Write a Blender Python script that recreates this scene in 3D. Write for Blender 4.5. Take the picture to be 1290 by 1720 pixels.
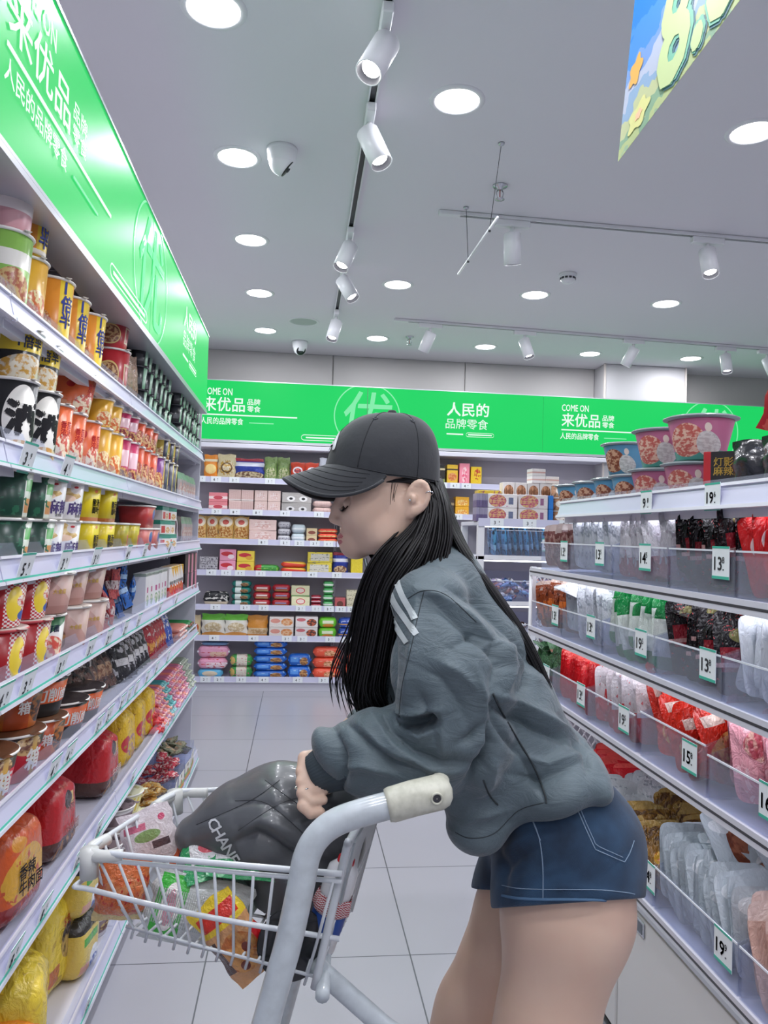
import bpy, math, random
import numpy as np
from mathutils import Vector, Matrix, Euler
from mathutils.bvhtree import BVHTree

S = bpy.context.scene
for o in list(bpy.data.objects):
    bpy.data.objects.remove(o)
C = S.collection
rnd = random.Random(7)
PI = math.pi

# ------------------------------------------------------------------ camera
W, H, F = 1290.0, 1720.0, 1290.0
CAMZ = 1.38
VPX, VPY, ROLL = 500.0, 893.0, 0.031

def basis():
    d = np.array([(VPX - W/2)/F, -(VPY - H/2)/F, -1.0]); d /= np.linalg.norm(d)
    u = np.array([math.sin(ROLL), math.cos(ROLL), 0.0])
    u = u - d*np.dot(u, d); u /= np.linalg.norm(u)
    r = np.cross(d, u)
    return np.array([r, d, u])
CB = basis()
cam_data = bpy.data.cameras.new('camera')
cam_data.sensor_fit = 'VERTICAL'
cam_data.sensor_height = 36.0
cam_data.lens = 36.0*F/H
cam_data.clip_start = 0.05
cam = bpy.data.objects.new('camera', cam_data)
C.objects.link(cam)
mw = Matrix([list(CB[0]) + [0], list(CB[1]) + [0], list(CB[2]) + [CAMZ], [0, 0, 0, 1]])
cam.matrix_world = mw
S.camera = cam

# ------------------------------------------------------------------ world, exposure
wd = bpy.data.worlds.new('world'); S.world = wd
wd.use_nodes = True
bg = wd.node_tree.nodes['Background']
bg.inputs[0].default_value = (0.86, 0.88, 1.0, 1)
bg.inputs[1].default_value = 0.10
S.view_settings.view_transform = 'Standard'
S.view_settings.look = 'None'
S.view_settings.exposure = 0.0
S.view_settings.gamma = 1.0
S.view_settings.use_curve_mapping = False
S.cycles.max_bounces = 9
S.cycles.diffuse_bounces = 5
S.cycles.glossy_bounces = 3
S.cycles.transmission_bounces = 4
S.cycles.transparent_max_bounces = 14
S.cycles.caustics_reflective = False
S.cycles.caustics_refractive = False
S.cycles.sample_clamp_indirect = 4.0
S.cycles.use_denoising = True

# ceiling downlights: the shop's regular grid (x, y); the light is in lamp_light()
CEIL = 3.0
DOWNLIGHTS_SEEN = [(-0.31, 2.395), (-0.31, 3.35), (-0.31, 4.30), (-0.31, 5.26), (-0.31, 6.24),
                   (0.54, 2.77), (0.595, 4.90), (0.605, 6.29), (1.52, 4.93), (1.54, 6.37),
                   (2.44, 4.94), (2.48, 6.41), (3.39, 6.38), (1.73, 2.80)]
DOWNLIGHTS_BEHIND = [(-0.31, 1.44), (-0.31, 0.48), (0.6, 1.3), (0.6, 0.1), (1.7, 1.3), (1.7, 0.1),
                     (-0.31, -0.6), (0.6, -1.1), (1.7, -1.1), (2.7, 2.8), (2.7, 1.3), (3.5, 4.6)]
DOWNLIGHT_W = 7.4
SPOT_W = 9.0
LIGHT_COL = (0.93, 0.94, 1.0)
def lamp_light(x, y):
    l = bpy.data.lights.new('downlight_light', 'AREA')
    l.shape = 'DISK'; l.size = 0.155; l.energy = DOWNLIGHT_W; l.color = LIGHT_COL
    o = bpy.data.objects.new('downlight_light', l); C.objects.link(o)
    o.location = (x, y, CEIL - 0.008)
    return o
# ------------------------------------------------------------------ picture <-> place
def ray(px, py):
    return CB @ np.array([(px - W/2)/F, -(py - H/2)/F, -1.0])
ORG = np.array([0, 0, CAMZ])
def atX(px, py, X): d = ray(px, py); return Vector(ORG + d*(X/d[0]))
def atY(px, py, Y): d = ray(px, py); return Vector(ORG + d*(Y/d[1]))
def atZ(px, py, Z): d = ray(px, py); return Vector(ORG + d*((Z - CAMZ)/d[2]))

# ------------------------------------------------------------------ materials
def lin(h):
    if isinstance(h, str):
        h = h.lstrip('#'); c = [int(h[i:i+2], 16)/255 for i in (0, 2, 4)]
    else:
        c = h
    return tuple((v/12.92 if v <= 0.04045 else ((v + 0.055)/1.055)**2.4) for v in c) + (1,)
MATS = {}
def new_mat(name):
    m = bpy.data.materials.new(name); m.use_nodes = True
    nt = m.node_tree
    return m, nt, nt.nodes['Principled BSDF']
def mat(name, col, rough=0.5, metal=0.0, spec=0.5, coat=0.0, bump=None, var=None, emit=None, sheen=0.0, alpha=None, sss=0.0):
    if name in MATS: return MATS[name]
    m, nt, b = new_mat(name)
    c = lin(col)
    b.inputs['Base Color'].default_value = c
    b.inputs['Roughness'].default_value = rough
    b.inputs['Metallic'].default_value = metal
    b.inputs['Specular IOR Level'].default_value = spec
    b.inputs['Coat Weight'].default_value = coat
    b.inputs['Sheen Weight'].default_value = sheen
    if sss:
        b.inputs['Subsurface Weight'].default_value = sss
        b.inputs['Subsurface Radius'].default_value = (0.012, 0.005, 0.003)
        b.inputs['Subsurface Scale'].default_value = 1.0
    if emit:
        b.inputs['Emission Color'].default_value = lin(emit[0]); b.inputs['Emission Strength'].default_value = emit[1]
    if bump:
        scale, strength, dist = bump
        tc = nt.nodes.new('ShaderNodeTexCoord'); n = nt.nodes.new('ShaderNodeTexNoise')
        n.inputs['Scale'].default_value = scale; n.inputs['Detail'].default_value = 4
        bp = nt.nodes.new('ShaderNodeBump'); bp.inputs['Strength'].default_value = strength; bp.inputs['Distance'].default_value = dist
        nt.links.new(tc.outputs['Object'], n.inputs['Vector']); nt.links.new(n.outputs['Fac'], bp.inputs['Height'])
        nt.links.new(bp.outputs['Normal'], b.inputs['Normal'])
    if var:
        scale, col2, amt = var
        tc = nt.nodes.new('ShaderNodeTexCoord'); n = nt.nodes.new('ShaderNodeTexNoise')
        n.inputs['Scale'].default_value = scale; n.inputs['Detail'].default_value = 6
        mx = nt.nodes.new('ShaderNodeMix'); mx.data_type = 'RGBA'
        mr = nt.nodes.new('ShaderNodeMapRange'); mr.inputs[1].default_value = 0.35; mr.inputs[2].default_value = 0.7; mr.inputs[4].default_value = amt
        nt.links.new(tc.outputs['Object'], n.inputs['Vector']); nt.links.new(n.outputs['Fac'], mr.inputs[0])
        nt.links.new(mr.outputs[0], mx.inputs[0]); mx.inputs[6].default_value = c; mx.inputs[7].default_value = lin(col2)
        nt.links.new(mx.outputs[2], b.inputs['Base Color'])
    MATS[name] = m
    return m
def emat(name, col, strength):
    if name in MATS: return MATS[name]
    m, nt, b = new_mat(name)
    b.inputs['Base Color'].default_value = lin(col); b.inputs['Roughness'].default_value = 0.25
    b.inputs['Emission Color'].default_value = lin(col); b.inputs['Emission Strength'].default_value = strength
    MATS[name] = m
    return m
def clear(name, tint='#ffffff', fac=0.14, rough=0.08, body='#f4f6ff', edge=0.22):
    if name in MATS: return MATS[name]
    m, nt, b = new_mat(name)
    b.inputs['Base Color'].default_value = lin(body); b.inputs['Roughness'].default_value = rough
    b.inputs['Specular IOR Level'].default_value = 0.7
    t = nt.nodes.new('ShaderNodeBsdfTransparent'); t.inputs[0].default_value = lin(tint)
    lw = nt.nodes.new('ShaderNodeLayerWeight'); lw.inputs[0].default_value = 0.25
    mr = nt.nodes.new('ShaderNodeMapRange'); mr.inputs[3].default_value = fac; mr.inputs[4].default_value = min(1, fac + edge)
    mix = nt.nodes.new('ShaderNodeMixShader')
    nt.links.new(lw.outputs['Fresnel'], mr.inputs[0]); nt.links.new(mr.outputs[0], mix.inputs[0])
    nt.links.new(t.outputs[0], mix.inputs[1]); nt.links.new(b.outputs[0], mix.inputs[2])
    nt.links.new(mix.outputs[0], nt.nodes['Material Output'].inputs[0])
    MATS[name] = m
    return m

def pk(name, base, *feats, rough=0.3, bump=0.0, bscale=9.0, coat=0.0):
    """printed packaging: features drawn over the base colour in the object's own width/height (0..1)"""
    if name in MATS: return MATS[name]
    m, nt, b = new_mat(name)
    N, L = nt.nodes.new, nt.links.new
    tc = N('ShaderNodeTexCoord'); sp = N('ShaderNodeSeparateXYZ'); L(tc.outputs['Generated'], sp.inputs[0])
    X, Z = sp.outputs[0], sp.outputs[2]
    def op(kind, a, bb=None, cc=None):
        n = N('ShaderNodeMath'); n.operation = kind
        for i, v in enumerate((a, bb, cc)):
            if v is None: continue
            if isinstance(v, (int, float)): n.inputs[i].default_value = v
            else: L(v, n.inputs[i])
        return n.outputs[0]
    def between(v, a, c):
        return op('MULTIPLY', op('GREATER_THAN', v, a), op('LESS_THAN', v, c))
    def noise(scale, detail=3):
        n = N('ShaderNodeTexNoise'); n.inputs['Scale'].default_value = scale; n.inputs['Detail'].default_value = detail
        L(tc.outputs['Generated'], n.inputs['Vector']); return n.outputs['Fac']
    col = None
    def mixc(fac, a, c):
        n = N('ShaderNodeMix'); n.data_type = 'RGBA'
        L(fac, n.inputs[0])
        for i, v in ((6, a), (7, c)):
            if isinstance(v, tuple): n.inputs[i].default_value = v
            else: L(v, n.inputs[i])
        return n.outputs[2]
    cur = lin(base)
    for f in feats:
        k = f[0]
        if k == 'band': cur = mixc(between(Z, f[1], f[2]), cur, lin(f[3]))
        elif k == 'vband': cur = mixc(between(X, f[1], f[2]), cur, lin(f[3]))
        elif k == 'rect': cur = mixc(op('MULTIPLY', between(X, f[1], f[2]), between(Z, f[3], f[4])), cur, lin(f[5]))
        elif k == 'diag':   # x*k + z > off
            cur = mixc(op('GREATER_THAN', op('ADD', op('MULTIPLY', X, f[1]), Z), f[2]), cur, lin(f[3]))
        elif k == 'ell':    # cx cz rx rz colA colB scale
            e = op('ADD', op('POWER', op('DIVIDE', op('ABSOLUTE', op('SUBTRACT', X, f[1])), f[3]), 2.0),
                   op('POWER', op('DIVIDE', op('ABSOLUTE', op('SUBTRACT', Z, f[2])), f[4]), 2.0))
            food = lin(f[5])
            if len(f) > 6 and f[6]:
                nz = noise(f[7] if len(f) > 7 else 14)
                mr = N('ShaderNodeMapRange'); L(nz, mr.inputs[0]); mr.inputs[1].default_value = 0.46; mr.inputs[2].default_value = 0.56
                food = mixc(mr.outputs[0], lin(f[5]), lin(f[6]))
            cur = mixc(op('LESS_THAN', e, 1.0), cur, food)
        elif k == 'ring':
            e = op('ADD', op('POWER', op('DIVIDE', op('ABSOLUTE', op('SUBTRACT', X, f[1])), f[3]), 2.0),
                   op('POWER', op('DIVIDE', op('ABSOLUTE', op('SUBTRACT', Z, f[2])), f[4]), 2.0))
            cur = mixc(between(e, f[6] if len(f) > 6 else 0.78, 1.0), cur, lin(f[5]))
        elif k == 'check':  # n x0 x1 z0 z1 col
            ck = op('FLOORED_MODULO', op('ADD', op('FLOOR', op('MULTIPLY', X, f[1])), op('FLOOR', op('MULTIPLY', Z, f[1]))), 2.0)
            msk = op('MULTIPLY', between(X, f[2], f[3]), between(Z, f[4], f[5]))
            cur = mixc(msk, cur, mixc(ck, lin('#f2ece8'), lin(f[6])))
        elif k == 'patch':  # scale thr col
            cur = mixc(op('GREATER_THAN', noise(f[1]), f[2]), cur, lin(f[3]))
        elif k == 'stripes':  # n col  horizontal stripes, z0 z1
            s = op('GREATER_THAN', op('FRACT', op('MULTIPLY', Z, f[1])), 0.5)
            cur = mixc(op('MULTIPLY', s, between(Z, f[3], f[4])), cur, lin(f[2]))
        elif k == 'vstripes':
            s = op('GREATER_THAN', op('FRACT', op('MULTIPLY', X, f[1])), 0.5)
            cur = mixc(op('MULTIPLY', s, between(Z, f[3], f[4])), cur, lin(f[2]))
    oi = N('ShaderNodeObjectInfo'); hs = N('ShaderNodeHueSaturation'); mv = N('ShaderNodeMapRange'); mv.inputs[3].default_value = 0.86; mv.inputs[4].default_value = 1.10
    L(oi.outputs['Random'], mv.inputs[0]); L(mv.outputs[0], hs.inputs['Value'])      # no two packs print quite alike
    if isinstance(cur, tuple): hs.inputs['Color'].default_value = cur
    else: L(cur, hs.inputs['Color'])
    L(hs.outputs[0], b.inputs['Base Color'])
    b.inputs['Roughness'].default_value = rough
    b.inputs['Coat Weight'].default_value = coat; b.inputs['Coat Roughness'].default_value = 0.12
    if bump:
        n = N('ShaderNodeTexNoise'); n.inputs['Scale'].default_value = bscale; n.inputs['Detail'].default_value = 3
        n.inputs['Distortion'].default_value = 1.0
        L(tc.outputs['Generated'], n.inputs['Vector'])
        bp = N('ShaderNodeBump'); bp.inputs['Strength'].default_value = bump; bp.inputs['Distance'].default_value = 0.02
        L(n.outputs['Fac'], bp.inputs['Height']); L(bp.outputs['Normal'], b.inputs['Normal'])
        if coat: L(bp.outputs['Normal'], b.inputs['Coat Normal'])
    MATS[name] = m
    return m

# ------------------------------------------------------------------ lettering (filled outlines of the built-in font), made before the scene fills up
TEXT = {}
def text_geo(s, bold=0.0):
    key = (s, bold)
    if key in TEXT: return TEXT[key]
    cu = bpy.data.curves.new('lettering', 'FONT'); cu.body = s; cu.size = 1.0; cu.resolution_u = 2
    cu.space_line = 0.95
    ob = bpy.data.objects.new('lettering', cu)
    me = ob.to_mesh()
    v = np.array([tuple(p.co)[:2] for p in me.vertices]) if len(me.vertices) else np.zeros((0, 2))
    f = [tuple(p.vertices) for p in me.polygons]
    ob.to_mesh_clear(); bpy.data.objects.remove(ob); bpy.data.curves.remove(cu)
    if bold > 0 and len(v):          # heavier strokes: the outline repeated around a small circle
        n = len(v); d = bold*0.6; V0, F0 = v, f; v = [V0]; f = list(F0)
        for k in range(6):
            v.append(V0+np.array((d*math.cos(k*PI/3), d*math.sin(k*PI/3)))); f += [tuple(a+n*(k+1) for a in q) for q in F0]
        v = np.concatenate(v)
    if len(v):
        lo, hi = v.min(0), v.max(0)
        v = v - (lo + hi)/2; size = hi - lo
    else: size = np.array([1, 1])
    TEXT[key] = (v, f, size)
    return TEXT[key]

# ------------------------------------------------------------------ mesh builder
class MB:
    def __init__(s): s.v = []; s.f = []; s.m = []; s.s = []
    def add(s, vs, fs, m=0, smooth=False):
        n = len(s.v); s.v.extend([tuple(p) for p in vs])
        for i, f in enumerate(fs):
            s.f.append(tuple(a + n for a in f)); s.m.append(m[i] if isinstance(m, list) else m); s.s.append(smooth)
        return s
    def box(s, x0, x1, y0, y1, z0, z1, m=0, bev=0.0, T=None):
        if bev <= 0:
            vs = [(x, y, z) for x in (x0, x1) for y in (y0, y1) for z in (z0, z1)]
            fs = [(0, 1, 3, 2), (4, 6, 7, 5), (0, 4, 5, 1), (2, 3, 7, 6), (0, 2, 6, 4), (1, 5, 7, 3)]
        else:
            b = min(bev, (x1-x0)*.49, (y1-y0)*.49, (z1-z0)*.49)
            vs = []; idx = {}
            for i, x in enumerate((x0, x1)):
                for j, y in enumerate((y0, y1)):
                    for k, z in enumerate((z0, z1)):
                        sx, sy, sz = (b, -b)[i], (b, -b)[j], (b, -b)[k]
                        idx[i, j, k, 0] = len(vs); vs.append((x, y+sy, z+sz))
                        idx[i, j, k, 1] = len(vs); vs.append((x+sx, y, z+sz))
                        idx[i, j, k, 2] = len(vs); vs.append((x+sx, y+sy, z))
            I = idx; fs = []
            fs += [(I[0,0,0,0], I[0,0,1,0], I[0,1,1,0], I[0,1,0,0]), (I[1,0,0,0], I[1,1,0,0], I[1,1,1,0], I[1,0,1,0])]
            fs += [(I[0,0,0,1], I[1,0,0,1], I[1,0,1,1], I[0,0,1,1]), (I[0,1,0,1], I[0,1,1,1], I[1,1,1,1], I[1,1,0,1])]
            fs += [(I[0,0,0,2], I[0,1,0,2], I[1,1,0,2], I[1,0,0,2]), (I[0,0,1,2], I[1,0,1,2], I[1,1,1,2], I[0,1,1,2])]
            for j in (0, 1):
                for k in (0, 1): fs.append((I[0,j,k,1], I[1,j,k,1], I[1,j,k,2], I[0,j,k,2]))
            for i in (0, 1):
                for k in (0, 1): fs.append((I[i,0,k,0], I[i,1,k,0], I[i,1,k,2], I[i,0,k,2]))
            for i in (0, 1):
                for j in (0, 1): fs.append((I[i,j,0,0], I[i,j,1,0], I[i,j,1,1], I[i,j,0,1]))
            for i in (0, 1):
                for j in (0, 1):
                    for k in (0, 1): fs.append((I[i,j,k,0], I[i,j,k,1], I[i,j,k,2]))
            # orient outward
            cx = Vector(((x0+x1)/2, (y0+y1)/2, (z0+z1)/2)); g = []
            for f in fs:
                P = [Vector(vs[a]) for a in f]; n = (P[1]-P[0]).cross(P[2]-P[0]); c = sum(P, Vector())/len(P)
                g.append(f if n.dot(c-cx) > 0 else tuple(reversed(f)))
            fs = g
        if T: vs = [tuple(T @ Vector(p)) for p in vs]
        return s.add(vs, fs, m)
    def lathe(s, prof, n=24, m=0, T=None, smooth=True, cap=True, sx=1.0, sy=1.0, fn=None):
        vs = []; fs = []; mm = []
        k = len(prof)
        for (r, z) in prof:
            for i in range(n):
                a = 2*PI*i/n
                q = fn(a) if fn else 1.0
                vs.append((r*q*math.cos(a)*sx, r*q*math.sin(a)*sy, z))
        for j in range(k-1):
            for i in range(n):
                fs.append((j*n+i, j*n+(i+1) % n, (j+1)*n+(i+1) % n, (j+1)*n+i)); mm.append(m[j] if isinstance(m, list) else m)
        if cap:
            if prof[0][0] > 1e-6: fs.append(tuple(reversed(range(n)))); mm.append(m[0] if isinstance(m, list) else m)
            if prof[-1][0] > 1e-6: fs.append(tuple((k-1)*n+i for i in range(n))); mm.append(m[-1] if isinstance(m, list) else m)
        if T: vs = [tuple(T @ Vector(p)) for p in vs]
        return s.add(vs, fs, mm, smooth)
    def tube(s, path, r, n=8, m=0, closed=False, cap=True, flat=1.0, up=None, smooth=True):
        P = [Vector(p) for p in path]; k = len(P); vs = []; fs = []
        nrm = None
        for i in range(k):
            if closed: t = P[(i+1) % k]-P[i-1]
            else: t = P[min(i+1, k-1)]-P[max(i-1, 0)]
            if t.length < 1e-9: t = Vector((0, 0, 1))
            t.normalize()
            if nrm is None:
                a = Vector(up) if up else (Vector((0, 0, 1)) if abs(t.z) < 0.9 else Vector((1, 0, 0)))
                nrm = (a-t*a.dot(t)).normalized()
            else:
                nrm = (nrm-t*nrm.dot(t))
                nrm = nrm.normalized() if nrm.length > 1e-6 else t.orthogonal().normalized()
            b = t.cross(nrm)
            rr = r[i] if isinstance(r, (list, tuple)) else r
            for j in range(n):
                a = 2*PI*j/n + (PI/n if n == 4 else 0)
                vs.append(P[i]+nrm*(rr*math.cos(a))+b*(rr*flat*math.sin(a)))
        for i in range(k if closed else k-1):
            for j in range(n):
                a = i*n; c = ((i+1) % k)*n
                fs.append((a+j, a+(j+1) % n, c+(j+1) % n, c+j))
        if cap and not closed:
            fs.append(tuple(reversed(range(n)))); fs.append(tuple((k-1)*n+j for j in range(n)))
        return s.add(vs, fs, m, smooth)
    def grid(s, fn, nu, nv, m=0, smooth=True, closeu=False, flip=False):
        vs = [fn(i/(nu if closeu else nu-1), j/(nv-1)) for j in range(nv) for i in range(nu)]
        fs = []
        for j in range(nv-1):
            for i in range(nu if closeu else nu-1):
                q = (j*nu+i, j*nu+(i+1) % nu, (j+1)*nu+(i+1) % nu, (j+1)*nu+i)
                fs.append(tuple(reversed(q)) if flip else q)
        return s.add(vs, fs, m, smooth)
    def text(s, body, size, fn, m=0, bold=0.0, fit=None):
        """size = height of the lettering; fit = widest it may be; fn maps (x, y) centred on 0 to a point"""
        v, f, sz = text_geo(body, bold)
        k = size/max(sz[1], 1e-6)
        kx = k
        if fit and sz[0]*k > fit: kx = fit/sz[0]
        return s.add([fn(p[0]*kx, p[1]*k) for p in v], f, m)
    def poly(s, pts, fn=None, m=0, smooth=False):
        vs = [fn(*p) if fn else p for p in pts]
        return s.add(vs, [tuple(range(len(vs)))], m, smooth)
    def prism(s, pts, h, fn, m=0):
        """outline (x, y) extruded 0..h; fn(x, y, t) -> point"""
        n = len(pts)
        vs = [fn(x, y, 0) for x, y in pts]+[fn(x, y, h) for x, y in pts]
        fs = [tuple(reversed(range(n))), tuple(range(n, 2*n))]+[(i, (i+1) % n, n+(i+1) % n, n+i) for i in range(n)]
        return s.add(vs, fs, m)
    def mesh(s, name, mats):
        me = bpy.data.meshes.new(name)
        me.from_pydata(s.v, [], s.f)
        for q in (mats if isinstance(mats, (list, tuple)) else [mats]): me.materials.append(q)
        me.polygons.foreach_set('material_index', s.m)
        me.polygons.foreach_set('use_smooth', s.s)
        me.update()
        return me
    def build(s, name, mats, parent=None, loc=None, rot=None):
        return link(name, s.mesh(name, mats), parent, loc, rot)
def link(name, me, parent=None, loc=None, rot=None):
    o = bpy.data.objects.new(name, me); C.objects.link(o)
    if parent: o.parent = parent
    if loc is not None: o.location = loc
    if rot is not None: o.rotation_euler = rot if not isinstance(rot, (int, float)) else (0, 0, rot)
    return o

# ------------------------------------------------------------------ things, labels
def tag(o, label, cat, group=None):
    o['label'] = label; o['category'] = cat
    if group: o['group'] = group
    return o
def thing(name, label, cat, loc=(0, 0, 0), rot=(0, 0, 0), group=None):
    o = bpy.data.objects.new(name, None); C.objects.link(o); o.empty_display_size = 0.05
    o.location = loc; o.rotation_euler = rot if not isinstance(rot, (int, float)) else (0, 0, rot)
    return tag(o, label, cat, group)
def struct(o): o['kind'] = 'structure'; return o
def copy_tree(o, parent=None):
    c = o.copy(); C.objects.link(c)
    if parent: c.parent = parent
    for ch in list(o.children): copy_tree(ch, c)
    return c
ORD = ['first', 'second', 'third', 'fourth', 'fifth', 'sixth', 'seventh', 'eighth', 'ninth', 'tenth', 'eleventh', 'twelfth',
       'thirteenth', 'fourteenth', 'fifteenth', 'sixteenth', 'seventeenth', 'eighteenth', 'nineteenth', 'twentieth']
class Shelf:
    """places things and, at the end, words their labels: description, place, and the turn among its look-alikes"""
    def __init__(s, words=('nearer of two', 'farther of two', 'nearest', 'farthest', 'from the near end')): s.items = []; s.w = words
    def put(s, kind, loc, rot, desc, where, order, cat=None, group=None):
        k = KIND[kind]
        if kind in PROTO:
            o = copy_tree(PROTO[kind])
        else:
            o = k['make'](); PROTO[kind] = o
        o.location = loc; o.rotation_euler = rot if not isinstance(rot, (int, float)) else (0, 0, rot)
        o['category'] = cat or k['cat']
        s.items.append((o, desc or k['desc'], where, order, group or k['group']))
        return o
    def finish(s):
        d = {}
        for it in s.items: d.setdefault((it[1], it[2]), []).append(it)
        for (desc, where), L in d.items():
            L.sort(key=lambda q: q[3]); n = len(L)
            for i, q in enumerate(L):
                w = s.w
                if n == 1: t = f'{desc}, {where}'
                elif n == 2: t = f'{desc}, {where}, {w[i]}'
                elif i == 0: t = f'{desc}, {where}, {w[2]} of {n}'
                elif i == n-1: t = f'{desc}, {where}, {w[3]} of {n}'
                else: t = f'{desc}, {where}, {ORD[i]} {w[4]}'
                if len(t.split()) > 16: print('LONG LABEL', len(t.split()), t)
                q[0]['label'] = t
                if n > 1: q[0]['group'] = q[4]
PROTO = {}
KIND = {}
# ================================================================== the room
XL, XR, YB, YF, WALLX = -1.12, 5.2, 7.0, -2.2, 0.05
m_ceil = mat('ceiling paint', '#e4e2e8', 0.85)
m_wall = mat('wall panel', '#c2bfbe', 0.6)
m_wallside = mat('wall paint', '#cfcdd2', 0.7)
def floor_mat():
    m, nt, b = new_mat('floor tile')
    N, L = nt.nodes.new, nt.links.new
    tc = N('ShaderNodeTexCoord'); mp = N('ShaderNodeMapping')
    mp.inputs['Location'].default_value = (0.25/0.66, -2.535/0.66, 0); mp.inputs['Scale'].default_value = (1/0.66, 1/0.66, 1)
    L(tc.outputs['Object'], mp.inputs[0])
    br = N('ShaderNodeTexBrick'); br.offset = 0; br.squash = 1
    br.inputs['Scale'].default_value = 1; br.inputs['Mortar Size'].default_value = 0.0035; br.inputs['Mortar Smooth'].default_value = 0
    br.inputs['Brick Width'].default_value = 1; br.inputs['Row Height'].default_value = 1
    br.inputs['Color1'].default_value = lin('#a9a9b1'); br.inputs['Color2'].default_value = lin('#a5a5ad'); br.inputs['Mortar'].default_value = lin('#55575e')
    L(mp.outputs[0], br.inputs['Vector'])
    nz = N('ShaderNodeTexNoise'); nz.inputs['Scale'].default_value = 2.2; nz.inputs['Detail'].default_value = 5
    L(tc.outputs['Object'], nz.inputs['Vector'])
    mr = N('ShaderNodeMapRange'); mr.inputs[3].default_value = 0.24; mr.inputs[4].default_value = 0.30
    b.inputs['Roughness'].default_value = 0.3
    # scuffs
    n2 = N('ShaderNodeTexNoise'); n2.inputs['Scale'].default_value = 60; n2.inputs['Detail'].default_value = 2
    L(tc.outputs['Object'], n2.inputs['Vector'])
    gt = N('ShaderNodeMath'); gt.operation = 'GREATER_THAN'; gt.inputs[1].default_value = 0.80; L(n2.outputs['Fac'], gt.inputs[0])
    mx = N('ShaderNodeMix'); mx.data_type = 'RGBA'; L(gt.outputs[0], mx.inputs[0]); L(br.outputs['Color'], mx.inputs[6]); mx.inputs[7].default_value = lin('#6d6e76')
    L(mx.outputs[2], b.inputs['Base Color'])
    bp = N('ShaderNodeBump'); bp.inputs['Strength'].default_value = 0.25; bp.inputs['Distance'].default_value = 0.002; bp.invert = True
    L(br.outputs['Fac'], bp.inputs['Height']); L(bp.outputs[0], b.inputs['Normal'])
    return m
struct(MB().box(XL, XR, YF, YB, -0.08, 0).build('floor', floor_mat()))
struct(MB().box(XL, XR, YF, YB, CEIL, CEIL+0.1).build('ceiling', m_ceil))
struct(MB().box(XL-0.1, XL, YF, YB, 0, CEIL).build('wall_left', m_wallside))
struct(MB().box(XR, XR+0.1, YF, YB, 0, CEIL).build('wall_right', m_wallside))
struct(MB().box(XL, XR, YF-0.1, YF, 0, CEIL).build('wall_front', m_wallside))
b = MB()
joints = [XL, 0.275, 1.505, 2.76]
for a, c in zip(joints, joints[1:]): b.box(a+0.004, c-0.004, YB, YB+0.1, 0, CEIL, 0, 0.004)
b.box(3.53, XR, YB, YB+0.1, 0, CEIL)
b.box(XL, XR, YB+0.02, YB+0.12, 0, CEIL)
struct(b.build('wall_back', m_wall))
b = MB(); b.box(2.76, 3.53, YB-0.26, YB+0.05, 0, CEIL-0.001, 0, 0.006)
col = struct(b.build('wall_column', mat('column panel', '#c4c2c5', 0.5)))
b = MB()
for x in (2.755, 3.535): b.box(x-0.008, x+0.008, YB-0.268, YB-0.25, 0, CEIL-0.002)
struct(b.build('trim_column', mat('column edge', '#d8cfc9', 0.3)))

# ------------------------------------------------------------------ downlights
m_white = mat('white enamel', '#e9e9ee', 0.35)
m_trimw = mat('white plastic', '#e6e6ea', 0.4)
m_lampglow = emat('lamp diffuser', '#fbfbff', 14.0)
m_black = mat('black plastic', '#141417', 0.4)
m_dark = mat('dark grey plastic', '#3a3a40', 0.45)
m_chrome = mat('chrome', '#c9cbd0', 0.18, 1.0)
ring = MB().lathe([(0.082, -0.001), (0.084, -0.006), (0.098, -0.005), (0.104, -0.001), (0.104, 0.0)], 40, cap=False).mesh('trim_ring', m_trimw)
diff = MB().lathe([(0.0005, -0.0035), (0.06, -0.0035), (0.0825, -0.002)], 40, cap=False).mesh('diffuser', m_lampglow)
rows = {}
for i, (x, y) in enumerate(DOWNLIGHTS_SEEN):
    rk = 'in the row above the left aisle' if x < 0 else None
    nm = {5: 'ceiling downlight by itself right of the near track spotlights', 6: 'ceiling downlight between the far track and the left spotlight row',
          7: 'small far ceiling downlight above the cap near the back wall', 8: 'ceiling downlight just left of the smoke detector',
          9: 'far ceiling downlight left of second spotlight on the back track', 10: 'ceiling downlight under right spotlight of the middle track',
          11: 'far ceiling downlight above the wall column', 12: 'rightmost small ceiling downlight at the back of the shop',
          13: 'ceiling downlight cut by right picture edge below the hanging banner'}.get(i)
    nm = nm or ['nearest big round downlight at the top of the picture, left row', 'round downlight beside the near dome camera, left row',
                'third round downlight of the left ceiling row', 'fourth round downlight of the left ceiling row',
                'farthest small downlight of the left ceiling row, beside the speaker'][i]
    t = thing('downlight', nm, 'ceiling light', (x, y, CEIL), group='ceiling downlights')
    link('trim_ring', ring, t); link('diffuser', diff, t)
    lamp_light(x, y)
for (x, y) in DOWNLIGHTS_BEHIND:
    t = thing('downlight', 'round recessed ceiling downlight outside the picture, beyond its edges', 'ceiling light', (x, y, CEIL), group='ceiling downlights out of view')
    link('trim_ring', ring, t); link('diffuser', diff, t)
    lamp_light(x, y)

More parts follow.
